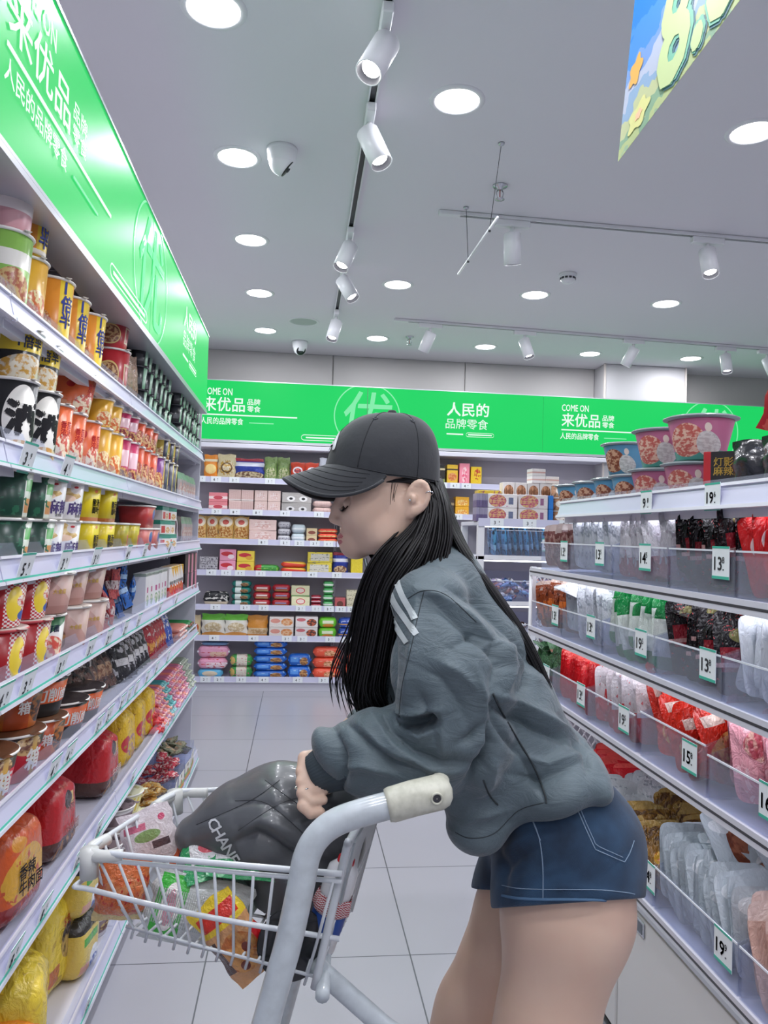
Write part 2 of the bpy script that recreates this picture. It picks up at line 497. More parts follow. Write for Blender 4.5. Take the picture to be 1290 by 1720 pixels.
# ------------------------------------------------------------------ spotlight tracks
def track(name, p0, p1, label):
    d = Vector((p1[0]-p0[0], p1[1]-p0[1], 0)); ln = d.length; ang = math.atan2(d.y, d.x)
    t = thing('lighting_track', label, 'track', (p0[0], p0[1], CEIL), (0, 0, ang))
    b = MB(); b.box(0, ln, -0.017, -0.011, -0.02, 0); b.box(0, ln, 0.011, 0.017, -0.02, 0); b.box(0, ln, -0.017, 0.017, -0.004, 0)
    b.build('rail', m_trimw, t)
    MB().box(0.12, ln-0.05, -0.0108, 0.0108, -0.012, -0.004).build('conductor_slot', m_dark, t)
    b = MB(); b.box(-0.01, 0.10, -0.018, 0.018, -0.022, -0.0001, 0, 0.003); b.build('end_feed', m_trimw, t)
    return t
track('lighting_track', (0.222, 1.6), (0.232, 5.75), 'white spotlight track running away from camera over the left aisle')
track('lighting_track', (0.66, 3.735), (2.9, 3.80), 'white spotlight track across middle of ceiling with two spotlights in view')
track('lighting_track', (0.68, 5.68), (4.2, 5.93), 'farthest white spotlight track, parallel to the back wall')
m_spotlens = emat('spot lens', '#ffffff', 30.0)
def spotlight(x, y, z, direction, ang, label, group, lit=True):
    """adapter box on the track, a swivel neck and a cylinder head aimed along direction"""
    t = thing('track_spotlight', label, 'spotlight', (x, y, CEIL-0.02), (0, 0, ang), group)
    MB().box(-0.09, 0.09, -0.018, 0.018, -0.035, -0.0005, 0, 0.004).build('adapter', m_trimw, t)
    MB().lathe([(0.011, -0.085), (0.011, -0.03)], 12).build('neck', m_trimw, t)
    D = (Matrix.Rotation(-ang, 3, 'Z') @ Vector(direction)).normalized()
    q = D.to_track_quat('-Z', 'Y')
    T = Matrix.Translation(Vector((0, 0, -0.085))+D*0.055) @ q.to_matrix().to_4x4()
    R, Lh = 0.043, 0.078
    hd = MB().lathe([(R*0.8, Lh), (R, Lh-0.006), (R, -Lh), (R-0.003, -Lh), (R-0.004, -Lh+0.014)], 28, T=T, cap=False)
    hd.lathe([(0.0005, Lh), (R*0.8, Lh)], 28, T=T, cap=False)
    h = hd.build('head', m_white, t)
    MB().lathe([(R-0.0035, -Lh+0.002), (R-0.012, -Lh+0.022), (R-0.016, -Lh+0.022)], 28, T=T, cap=False).build('baffle', m_dark, h)
    MB().lathe([(0.0005, -Lh+0.02), (R-0.014, -Lh+0.02)], 24, T=T, cap=False).build('lens', m_spotlens if lit else m_white, h)
    l = bpy.data.lights.new('spotlight_light', 'SPOT'); l.energy = SPOT_W; l.spot_size = math.radians(50); l.spot_blend = 0.6; l.color = (1, 0.98, 0.97)
    l.shadow_soft_size = 0.025
    lo = bpy.data.objects.new('spotlight_light', l); C.objects.link(lo); lo.parent = t
    lo.location = Vector((0, 0, -0.085))+D*0.135; lo.rotation_mode = 'QUATERNION'; lo.rotation_quaternion = q
    return t
G1 = 'spotlights on the left track'
a1 = math.radians(89.8)
spotlight(0.222, 2.335, 0, (-0.35, -0.30, -0.8), a1, 'nearest and largest white track spotlight, at the top of the picture', G1)
spotlight(0.224, 2.88, 0, (0.34, -0.25, -0.85), a1, 'second white spotlight on the left track, tilted to the right', G1)
spotlight(0.227, 4.05, 0, (-0.32, -0.28, -0.85), a1, 'third white spotlight on the left track, tilted to the left', G1)
spotlight(0.228, 4.60, 0, (0.42, -0.30, -0.8), a1, 'fourth white spotlight on the left track, tilted to the right', G1)
spotlight(0.230, 5.55, 0, (-0.22, -0.30, -0.9), a1, 'farthest white spotlight on the left track', G1)
G2 = 'spotlights on the middle track'
spotlight(1.03, 3.746, 0, (0.10, 0.22, -0.95), 0.03, 'white spotlight on the middle track beside the hanging rod, lens hidden', G2)
spotlight(2.09, 3.777, 0, (-0.04, -0.35, -0.95), 0.03, 'white lit spotlight on the middle track near right picture edge', G2)
G3 = 'spotlights on the far track'
for x, dr, lb in ((0.95, (-0.30, 0.35, -0.85), 'leftmost spotlight on the far track, aimed at the back sign'),
                  (1.70, (0.22, -0.25, -0.9), 'second spotlight from the left on the far track, lens lit'),
                  (2.61, (-0.35, 0.32, -0.85), 'third spotlight on the far track, above the wall column, aimed away'),
                  (3.42, (-0.03, -0.25, -0.95), 'fourth spotlight on the far track, right of the wall column, lens lit'),
                  (3.80, (0.3, -0.2, -0.9), 'far track spotlight cut by the right picture edge')):
    spotlight(x, 5.68+(x-0.68)*0.071, 0, dr, 0.071, lb, G3)

# ------------------------------------------------------------------ cameras, detector, sprinklers, speaker
def dome_camera(x, y, look, label, s=1.0):
    t = thing('security_camera', label, 'camera', (x, y, CEIL), group='ceiling security cameras')
    MB().lathe([(0.058*s, 0), (0.058*s, -0.012*s), (0.052*s, -0.02*s)], 32).build('mount_plate', m_trimw, t)
    D = Vector(look).normalized(); q = D.to_track_quat('Z', 'Y').to_matrix().to_4x4()
    T = Matrix.Translation((0, 0, -0.055*s)) @ q
    prof = [(0.046*math.cos(a)*s, 0.05*math.sin(a)*s) for a in np.linspace(-1.5, 0.6, 12)]
    b = MB().lathe(prof, 32, T=T, cap=True)
    b.lathe([(0.056*s, -0.014*s), (0.052*s, -0.045*s), (0.034*s, -0.075*s), (0.001, -0.085*s)], 28, cap=False)
    hd = b.build('turret', m_trimw, t)
    MB().lathe([(0.036*s, 0.0285*s), (0.034*s, 0.031*s), (0.001, 0.033*s)], 28, T=T, cap=False).build('lens_window', m_black, hd)
    MB().lathe([(0.014*s, 0.032*s), (0.012*s, 0.037*s), (0.001, 0.038*s)], 20, T=T, cap=False).build('lens', m_dark, hd)
    return t
dome_camera(-0.115, 3.245, (0.75, 0.15, -0.6), 'larger white turret camera between the two nearest left downlights', 1.12)
dome_camera(-0.03, 6.55, (0.35, -0.75, -0.6), 'small white security camera with black lens by the back wall', 1.15)
t = thing('smoke_detector', 'white round smoke detector on the ceiling right of the middle', 'smoke detector', (1.592, 4.5, CEIL))
MB().lathe([(0.052, 0), (0.052, -0.012), (0.047, -0.016)], 32).build('base', m_trimw, t)
MB().lathe([(0.046, -0.014), (0.043, -0.042), (0.03, -0.055), (0.001, -0.058)], 32, cap=False).build('cover', m_white, t)
b = MB()
for k in range(12):
    a = k*PI/6; b.box(0.0435, 0.0475, -0.008, 0.008, -0.037, -0.026, T=Matrix.Rotation(a, 4, 'Z'))
b.build('vent_slot', m_dark, t)
def sprinkler(x, y, label):
    t = thing('sprinkler_head', label, 'sprinkler', (x, y, CEIL), group='ceiling sprinklers')
    MB().lathe([(0.035, 0), (0.033, -0.006), (0.014, -0.01), (0.012, -0.02)], 24).build('escutcheon', m_chrome, t)
    b = MB()
    for s in (-1, 1): b.tube([(0.008*s, 0, -0.018), (0.017*s, 0, -0.034), (0.013*s, 0, -0.052), (0.004*s, 0, -0.062)], 0.0028, 6)
    b.build('yoke', m_chrome, t)
    MB().lathe([(0.0025, -0.02), (0.0025, -0.06)], 8).build('bulb', mat('sprinkler bulb', '#b8474a', 0.2), t)
    MB().lathe([(0.004, -0.06), (0.022, -0.064), (0.022, -0.066), (0.003, -0.068)], 16).build('deflector', m_chrome, t)
sprinkler(0.878, 3.42, 'chrome sprinkler head above the middle track, near the hanging wire')
sprinkler(0.862, 6.19, 'small chrome sprinkler head near the back wall')
t = thing('ceiling_speaker', 'round flat ceiling speaker grille near the back wall', 'speaker', (-0.004, 5.913, CEIL))
MB().lathe([(0.10, -0.0005), (0.105, -0.006), (0.118, -0.004), (0.12, 0)], 36, cap=False).build('rim', m_trimw, t)
MB().lathe([(0.001, -0.004), (0.10, -0.003)], 36, cap=False).build('grille', mat('speaker grille', '#b5bab9', 0.6), t)

# hanging rod on two wires
A, Bq = Vector((0.783, 3.044, CEIL)), Vector((0.775, 3.675, CEIL))
p1 = atY(836, 365, 3.10); p2 = atY(770, 460, 3.72); w2 = atY(785, 428, 3.69)
t = thing('hanging_rod', 'thin bare banner rod hanging crooked from two ceiling wires', 'rod', (0.78, 3.05, CEIL))
o = t.location
MB().tube([p1-o, p2-o], 0.006, 8).build('rod', m_trimw, t)
b = MB(); w1 = p1.lerp(p2, 0.18); b.tube([A-o, w1-o], 0.0016, 6); b.tube([w1-o+Vector((0, 0, 0.0)), w1-o-Vector((0, 0, 0.012))], 0.006, 6)
b.build('wire', m_dark, t)
b = MB(); w3 = p1.lerp(p2, 0.72); b.tube([Bq-o, w3-o], 0.0016, 6); b.tube([w3-o, w3-o-Vector((0, 0, 0.012))], 0.006, 6); b.build('wire', m_dark, t)
for q in (A, Bq): MB().lathe([(0.014, 0), (0.012, -0.008), (0.003, -0.014)], 16, T=Matrix.Translation(q-o)).build('ceiling_hook', m_chrome, t)

# ------------------------------------------------------------------ hanging promotional banner, curled, its point towards the left
bn0 = atY(1038, 272, 1.55)
U = atY(1300, -75, 1.40)-bn0          # along the lower edge
V = atY(1085, -175, 1.62)-bn0         # along the left edge
Nn = U.cross(V).normalized()
def ban(u, v, off=0.0):
    curl = 0.03*math.sin(u*2.2)*math.sin(v*2.0)
    return bn0+U*u+V*v+Nn*(curl+off)
t = thing('hanging_banner', 'blue and green promotional poster hanging at upper right, only a corner in view', 'banner')
def banner_mat():
    m, nt, bb = new_mat('banner print'); N, L = nt.nodes.new, nt.links.new
    uv = N('ShaderNodeAttribute'); uv.attribute_name = 'print'; uv.attribute_type = 'GEOMETRY'
    sp = N('ShaderNodeSeparateXYZ'); L(uv.outputs['Vector'], sp.inputs[0])
    nz = N('ShaderNodeTexNoise'); nz.inputs['Scale'].default_value = 9; L(uv.outputs['Vector'], nz.inputs['Vector'])
    ad = N('ShaderNodeMath'); ad.operation = 'MULTIPLY_ADD'; L(nz.outputs['Fac'], ad.inputs[0]); ad.inputs[1].default_value = 0.26; L(sp.outputs[1], ad.inputs[2])
    cr = N('ShaderNodeValToRGB'); L(ad.outputs[0], cr.inputs[0]); e = cr.color_ramp
    e.interpolation = 'CONSTANT'
    st = [(0, '#b9d6b0'), (0.11, '#d3e2a4'), (0.15, '#a5cba8'), (0.19, '#dfe6b4'), (0.26, '#a8c8e6'), (0.32, '#d3dcee'), (0.39, '#8fb8f0'), (0.45, '#5aa6ee'), (0.58, '#3f97ea')]
    e.elements[0].position, e.elements[0].color = st[0][0], lin(st[0][1]); e.elements[1].position, e.elements[1].color = st[1][0], lin(st[1][1])
    for p, c in st[2:]:
        q = e.elements.new(p); q.color = lin(c)
    L(cr.outputs[0], bb.inputs['Base Color']); bb.inputs['Roughness'].default_value = 0.4
    bb.inputs['Transmission Weight'].default_value = 0
    hv = N('ShaderNodeHueSaturation'); hv.inputs['Value'].default_value = 0.72; L(cr.outputs[0], hv.inputs['Color']); L(hv.outputs[0], bb.inputs['Base Color']); tr = N('ShaderNodeBsdfTranslucent'); L(cr.outputs[0], tr.inputs[0])
    mx = N('ShaderNodeMixShader'); mx.inputs[0].default_value = 0.25; L(bb.outputs[0], mx.inputs[1]); L(tr.outputs[0], mx.inputs[2]); L(mx.outputs[0], nt.nodes['Material Output'].inputs[0])
    return m
b = MB(); b.grid(lambda u, v: ban(u, v, 0.0), 24, 24); b.grid(lambda u, v: ban(u, v, 0.0012), 24, 24, flip=True)
me = b.mesh('poster_sheet', [banner_mat()])
at_ = me.attributes.new('print', 'FLOAT_VECTOR', 'POINT')
uvv = [(i/23, j/23, 0) for j in range(24) for i in range(24)]*2
at_.data.foreach_set('vector', np.array(uvv, dtype=np.float32).ravel())
link('poster_sheet', me, t)
def ban_text(u, v, off, m, name, bold):
    b = MB(); b.text('8.8', 1.0, lambda x, y: ban(u+x*0.34, v+y*0.39, off+0.0012), 0, bold); b.build(name, m, t)
ban_text(0.535, 0.200, 0.002, mat('banner numeral shadow', '#3f6b74', 0.4), 'numeral_shadow', 0.11)
ban_text(0.525, 0.212, 0.0035, mat('banner numeral edge', '#6fae93', 0.4), 'numeral_edge', 0.10)
ban_text(0.520, 0.218, 0.005, mat('banner numeral', '#b3c48c', 0.4), 'numeral', 0.05)
def blob(u, v, ru, rv, off, m, name):
    b = MB(); b.poly([(u+ru*math.cos(a)*(1+0.2*math.cos(5*a)), v+rv*math.sin(a)*(1+0.2*math.cos(5*a))) for a in np.linspace(0, 2*PI, 30)[:-1]], lambda x, y: ban(x, y, off+0.0012))
    b.build(name, m, t)
blob(0.13, 0.075, 0.07, 0.045, 0.002, mat('banner flower', '#c9c983', 0.4), 'flower'); blob(0.13, 0.075, 0.022, 0.016, 0.003, mat('banner flower heart', '#eeb490', 0.4), 'flower_heart')
blob(0.075, 0.27, 0.045, 0.05, 0.002, mat('banner balloon', '#cf9d4a', 0.4), 'balloon')
# ================================================================== lit green signs
m_green = emat('sign face green', '#1fcf63', 1.02)
for k_, v_ in (('Base Color', lin('#072c14')), ('Roughness', 0.38), ('Specular IOR Level', 0.10)): m_green.node_tree.nodes['Principled BSDF'].inputs[k_].default_value = v_
m_lit = emat('sign lettering white', '#eefcf4', 1.0)
m_pale = emat('sign pale green', '#86eaac', 1.0)
for m_ in (m_lit, m_pale): m_.node_tree.nodes['Principled BSDF'].inputs['Base Color'].default_value = lin('#1c2c22'); m_.node_tree.nodes['Principled BSDF'].inputs['Specular IOR Level'].default_value = 0.2
m_alu = mat('aluminium trim', '#c8cad0', 0.35, 0.6)
def sign_panel(kind, label, T, w, h, grp, du=0.0):
    """local x along the sign, z up, front -y"""
    t = thing('sign_lightbox', label, 'sign', group=grp); t.matrix_world = T
    b = MB(); b.box(0.001, w-0.001, 0.012, 0.11, 0, h, 0, 0.003); b.build('case', m_alu, t)
    b = MB(); b.box(0.003, w-0.003, 0.0, 0.0115, 0.008, h-0.008); b.build('face', m_green, t)
    b = MB(); b.box(0.0, w, -0.004, 0.10, -0.014, -0.0005); b.box(0, w, -0.004, 0.0, 0, 0.008); b.box(0, w, -0.004, 0.0, h-0.008, h)
    b.build('edge_trim', m_alu, t)
    kx, kz = w/1.59, h/0.53
    P = lambda x, y: (x, -0.0022, y)
    def tx(b, s, u, v, hh, fit, bold=0.0):   # left aligned at u
        V, f, sz = text_geo(s, bold); k = hh*kz/sz[1]; kxx = k*kx/kz
        if sz[0]*kxx > fit*kx: kxx = fit*kx/sz[0]
        b.add([(u*kx+sz[0]*kxx/2+p[0]*kxx, -0.0022, v*kz+p[1]*k) for p in V], f)
    def bar(b, u0, u1, v0, v1): b.box(u0*kx, u1*kx, -0.0022, -0.0005, v0*kz, v1*kz)
    def ring(b, u, v, r0, r1, a0, a1, n=40):
        A = np.linspace(a0, a1, n)
        vs = []
        for a in A:
            for r in (r0, r1):
                x, y = (u+r*math.cos(a))*kx, (v+r*math.sin(a))*kz
                vs.append((min(max(x, 0.003), w-0.003), -0.0016, min(max(y, 0.009), h-0.009)))
        b.add(vs, [(2*i, 2*i+1, 2*i+3, 2*i+2) for i in range(n-1)])
    def pill(b, u0, u1, v, r):
        pts = [(u1-r+r*math.cos(a), v+r*math.sin(a)) for a in np.linspace(-PI/2, PI/2, 10)]+[(u0+r+r*math.cos(a), v+r*math.sin(a)) for a in np.linspace(PI/2, 1.5*PI, 10)]
        c = ((u0+u1)/2, v)
        n = len(pts); vs = []
        for (x, y) in pts:
            vs.append((x*kx, -0.002, y*kz)); vs.append(((x+(c[0]-x)*0.012+0.006*(1 if x < c[0] else -1)*0)*kx, -0.002, (y+(c[1]-y)*0.22)*kz))
        b.add(vs, [(2*i, 2*((i+1) % n), 2*((i+1) % n)+1, 2*i+1) for i in range(n)])
    if kind == 'A':
        b = MB(); tx(b, 'COME ON', 0.17+du, 0.425, 0.062, 0.25, 0.02); b.build('lettering', m_lit, t)
        b = MB(); tx(b, '来优品', 0.17+du, 0.315, 0.125, 0.36, 0.022); tx(b, '品牌', 0.55+du, 0.345, 0.055, 0.13, 0.022); tx(b, '零食', 0.55+du, 0.283, 0.055, 0.13, 0.022); b.build('lettering', m_lit, t)
        b = MB(); bar(b, 0.17+du, 0.98+du*0.3, 0.218, 0.229); b.build('rule', m_lit, t)
        b = MB(); tx(b, '人民的品牌零食', 0.16+du, 0.168, 0.06, 0.36, 0.02); b.build('lettering', m_lit, t)
        b = MB(); bar(b, 0.57+du, 0.78+du, 0.158, 0.166); b.build('small_rule', m_pale, t)
        b = MB(); pill(b, 1.02, 1.53, 0.055, 0.026); bar(b, 1.06, 1.49, 0.049, 0.061); b.build('pill_badge', m_lit, t)
        b = MB(); ring(b, 1.59, 0.265, 0.283, 0.293, PI*0.5, PI*1.5); b.build('circle', m_pale, t)
        half = (0, 1)
    else:
        b = MB(); tx(b, '人民的', 0.71, 0.365, 0.125, 0.43, 0.03); b.build('lettering', m_lit, t)
        b = MB(); tx(b, '品牌零食', 0.70, 0.235, 0.092, 0.44, 0.0); b.build('lettering', m_lit, t)
        b = MB(); bar(b, 0.71, 0.86, 0.135, 0.147); pill(b, 0.885, 1.14, 0.14, 0.020); bar(b, 0.905, 1.12, 0.135, 0.146); b.build('pill_badge', m_lit, t)
        b = MB(); ring(b, 0.0, 0.265, 0.283, 0.293, -PI/2, PI/2); b.build('circle', m_pale, t)
        half = (1, 0)
    # the big pale brush character straddles the joint of two panels: this panel's half of it
    V, f, sz = text_geo('优', 0.01); k = 0.44*kz/sz[1]
    cx = (w if kind == 'A' else 0)
    vs = []; fs = []
    for tri in f:
        poly = [(cx+V[a][0]*k*0.95*kx/kz+V[a][1]*k*0.12, 0.265*kz+V[a][1]*k) for a in tri]
        # clip to the panel
        out = []
        for i in range(len(poly)):
            p, q = poly[i], poly[(i+1) % len(poly)]
            lim = (w-0.004) if kind == 'A' else 0.004
            ins = (lambda z: z[0] <= lim) if kind == 'A' else (lambda z: z[0] >= lim)
            if ins(p): out.append(p)
            if ins(p) != ins(q):
                s_ = (lim-p[0])/(q[0]-p[0]); out.append((lim, p[1]+(q[1]-p[1])*s_))
        if len(out) > 2:
            fs.append(tuple(range(len(vs), len(vs)+len(out)))); vs += [(x, -0.0015, y) for x, y in out]
    MB().add(vs, fs).build('brush_character', m_pale, t)
    return t
def Tback(x, y, z): return Matrix.Translation((x, y, z))
SB_Y, SB_Z, SB_H = 6.69, 2.145, 0.525
sign_panel('A', 'green lit sign left of the cap on the back wall', Tback(-1.015, SB_Y, SB_Z), 1.59, SB_H, 'green signs along the back wall')
sign_panel('B', 'green lit sign with white slogan, right of the cap on the back wall', Tback(0.575, SB_Y, SB_Z), 1.59, SB_H, 'green signs along the back wall')
sign_panel('A', 'green lit sign directly below the wall column', Tback(2.165, SB_Y, SB_Z), 1.60, SB_H, 'green signs along the back wall')
sign_panel('B', 'rightmost green lit sign on the back wall, cut by the picture edge', Tback(3.765, SB_Y, SB_Z), 1.43, SB_H, 'green signs along the back wall')
def Tleft(x, y, z): return Matrix.Translation((x, y, z)) @ Matrix.Rotation(PI/2, 4, 'Z')
LS_X, LS_Z, LS_H = -0.535, 2.045, 0.43
sign_panel('A', 'big green lit sign above the left rack, nearest the camera', Tleft(LS_X, 1.12, LS_Z), 1.62, LS_H, 'green signs above the left rack', 0.10)
sign_panel('B', 'green lit sign above the far end of the left rack', Tleft(LS_X, 2.74, LS_Z), 1.68, LS_H, 'green signs above the left rack')

# ================================================================== left shelving
TZ = {1: 1.80, 2: 1.515, 3: 1.288, 4: 1.04, 5: 0.80, 6: 0.485, 7: 0.075}
m_shelf = mat('shelf enamel', '#d9d8e2', 0.4)
m_rail = mat('price rail lilac', '#d3d3ea', 0.3, coat=0.3)
m_back = mat('back panel enamel', '#b9b4bd', 0.5)
m_teal = mat('teal edge', '#3fb79d', 0.4)
m_bin = clear('bin plastic', '#f3f5fb', 0.05, 0.1, edge=0.16)
m_clear = clear('clear plastic', '#f8faff', 0.03, edge=0.12)
def shelving_unit(y0, y1, label):
    t = thing('shelving_unit', label, 'shelf unit', (0, y0, 0), group='units of the left shelving'); L = y1-y0
    MB().box(-1.045, -1.03, 0.0, L, 0.02, 2.215).build('back_panel', m_back, t)
    for y in (0.0, ):
        b = MB(); b.box(-1.03, -0.985, y-0.012, y+0.012, 0.0, 2.215)
        for k in range(34): b.box(-0.9851, -0.984, y-0.003, y+0.003, 0.08+k*0.058, 0.11+k*0.058, 1)
        b.build('upright', [m_shelf, m_dark], t)
    MB().box(-1.03, -0.65, 0.002, L-0.002, 2.218, 2.232).build('canopy', m_back, t)
    b = MB(); b.box(-0.70, -0.67, 0.0, L, 2.18, 2.218); b.box(-0.98, -0.66, 0.03, 0.055, 2.17, 2.218); b.build('canopy_bracket', m_back, t)
    for k, z in TZ.items():
        xf = -0.572 if k < 7 else -0.545
        b = MB(); b.box(-1.03, xf, 0.002, L-0.002, z-0.022, z+0.004, 0, 0.002)
        if k == 7: b.box(-1.03, xf-0.02, 0.002, L-0.002, 0.0, z-0.022)
        else:
            b.box(xf-0.03, xf-0.008, 0.002, L-0.002, z-0.04, z-0.022)
            b.box(-1.0, xf-0.03, 0.03, 0.05, z-0.05, z-0.022); b.box(-1.0, xf-0.03, L-0.05, L-0.03, z-0.05, z-0.022)
        sh = b.build('shelf', m_shelf, t)
        b = MB()   # price rail: slightly raked channel with a clear lip
        tilt = Matrix.Translation((xf+0.006, 0, z)) @ Matrix.Rotation(math.radians(-14), 4, 'Y')
        b.box(-0.004, 0.002, 0.003, L-0.003, -0.026, 0.026, 0, 0, tilt)
        b.box(0.002, 0.007, 0.003, L-0.003, -0.029, -0.022, 1, 0, tilt); b.box(0.002, 0.007, 0.003, L-0.003, 0.022, 0.028, 1, 0, tilt)
        b.box(0.0021, 0.003, 0.003, L-0.003, -0.0215, -0.0175, 2, 0, tilt)
        b.build('price_rail', [m_rail, m_shelf, m_teal], sh)
        b = MB(); b.box(0.0, 0.0012, 0.004, L-0.004, 0.024, 0.055, 0, 0, tilt); b.build('lip', m_clear, sh)
    return t
UN = [0.45, 1.55, 2.62, 3.65, 4.58]
for a, c, lb in zip(UN, UN[1:], ['grey shelving unit nearest the camera on the left, mostly out of frame', 'second left shelving unit, with the yellow and white noodle cups',
                                 'third left shelving unit, with the red tubs and juice cartons', 'farthest left shelving unit, next to the back wall shelves']):
    shelving_unit(a, c, lb)
b = MB(); b.box(-1.045, -0.58, 4.582, 4.598, 0.0, 2.215); o = b.build('shelving_end_panel', m_shelf); tag(o, 'pale end panel closing the far end of the left shelving', 'panel')

# price tags -----------------------------------------------------------------
m_card = mat('tag card', '#eef3f6', 0.4); m_ink = mat('tag ink', '#26282c', 0.5)
TAGM = {}
def tag_mesh(price, w, h, teal=True):
    key = (price, w, h, teal)
    if key in TAGM: return TAGM[key]
    b = MB(); b.box(-w/2, w/2, -0.0012, 0, 0, h, 0)
    if teal:
        b.box(-w/2, w/2, -0.0016, -0.0012, h*0.93, h, 1); b.box(-w/2, w/2, -0.0016, -0.0012, 0, h*0.09, 1)
    P = lambda cx, cz: (lambda x, y: (cx+x, -0.0019, cz+y))
    big, _, sup = price.partition('.')
    b.text(big, h*0.42, P(-w*0.16 if len(big) < 2 else -w*0.14, h*0.47), 2, 0.03, fit=w*0.5)
    if sup: b.text(sup, h*0.20, P(w*0.17, h*0.58), 2, 0.02)
    b.box(w*0.14, w*0.20, -0.0019, -0.0012, h*0.27, h*0.31, 2)
    me = b.mesh('price_tag', [m_card, m_teal, m_ink]); TAGM[key] = me
    return me
def price_tag(price, loc, rot, label, grp, w=0.05, h=0.055, teal=True):
    o = link('price_tag', tag_mesh(price, w, h, teal), None, loc, rot)
    return tag(o, label, 'price tag', grp)
# ================================================================== goods: one builder per kind of pack
m_lid = mat('foil lid', '#e9e4da', 0.25, 0.2)
m_rimw = mat('paper rim', '#f1eee8', 0.4)
from mathutils import noise as mnoise
def kind(key, desc, cat, group, make): KIND[key] = dict(desc=desc, cat=cat, group=group, make=make)

def wrapmap(rb, rt, h, zc, a0=0.0, off=0.0009):
    def f(x, y):
        z = zc+y; r = rb+(rt-rb)*z/h+off
        a = a0+x/r
        return (r*math.sin(a), -r*math.cos(a), z)
    return f
def cup(key, desc, rb, rt, h, body, texts=(), lid=None, rim=None, group='noodle cups', cat='noodle cup', name='noodle_cup', n=28):
    """texts: (string, ink, height, z centre as share of h, angle deg, bold, widest)"""
    def make():
        b = MB(); mats = [body, rim or m_rimw]
        b.lathe([(rb*0.93, 0.0), (rb*0.99, 0.001), (rb, 0.004), (rt, h-0.006)], n, 0)
        b.lathe([(rt, h-0.0065), (rt+0.0035, h-0.0055), (rt+0.0045, h-0.003), (rt+0.003, h-0.0005), (rt-0.001, h)], n, 1, cap=False)
        for s, ink, hh, zc, ang, bold, fit in texts:
            if ink not in mats: mats.append(ink)
            b.text(s, hh, wrapmap(rb, rt, h, zc*h, math.radians(ang)), mats.index(ink), bold, fit=fit)
        o = b.build(name, mats)
        l = MB(); l.lathe([(rt+0.002, h-0.0002), (rt-0.002, h+0.0008), (0.0005, h+0.0012)], n, cap=False)
        l.box(rt*0.2, rt*0.45, -rt*1.16, -rt*0.9, h-0.0005, h+0.0006)
        l.build('lid', lid or m_lid, o)
        return o
    kind(key, desc, cat, group, make)
def rbox(b, w, d, h, m, taper=1.0, r=0.2, n=24, z0=0.0):
    """rounded-square tub wall from z0 to h, widening by taper"""
    def sq(a):
        c, s_ = abs(math.cos(a)), abs(math.sin(a)); p = 4.5
        return (c**p+s_**p)**(-1/p)
    b.lathe([(0.5, z0), (0.5*taper, h)], n, m, sx=w, sy=d, fn=sq)
    return sq
def tub(key, desc, w, d, h, body, texts=(), lid=None, taper=1.14, group='noodle tubs', cat='noodle tub', name='noodle_tub'):
    def make():
        b = MB(); mats = [body, m_rimw]; n = 32
        sq = rbox(b, w/taper, d/taper, h-0.006, 0, taper, n=n)
        b.lathe([(0.5, h-0.006), (0.525, h-0.005), (0.525, h-0.001), (0.5, h)], n, 1, sx=w, sy=d, fn=sq, cap=False)
        for s, ink, hh, xc, zc, bold, fit in texts:
            if ink not in mats: mats.append(ink)
            def f(x, y):
                z = zc*h+y; dd = (d/taper)*(1+(taper-1)*z/h)/2
                return (xc*w+x, -dd-0.0012, z)
            b.text(s, hh, f, mats.index(ink), bold, fit=fit)
        o = b.build(name, mats)
        l = MB(); l.lathe([(0.515, h), (0.49, h+0.001), (0.001, h+0.0012)], n, sx=w, sy=d, fn=sq, cap=False); l.build('lid', lid or m_lid, o)
        return o
    kind(key, desc, cat, group, make)
def carton(key, desc, w, d, h, body, texts=(), group='cartons', cat='box', name='carton', flap=True, lying=False):
    def make():
        b = MB(); mats = [body, m_ink]
        b.box(-w/2, w/2, -d/2, d/2, 0, h, 0, min(w, d, h)*0.03)
        if flap: b.box(-w*0.49, w*0.49, -d/2-0.0006, -d/2, h*0.955, h*0.962, 1)
        for s, ink, hh, xc, zc, bold, fit in texts:
            if ink not in mats: mats.append(ink)
            b.text(s, hh, lambda x, y: (xc*w+x, -d/2-0.0012, zc*h+y), mats.index(ink), bold, fit=fit)
        return b.build(name, mats)
    kind(key, desc, cat, group, make)
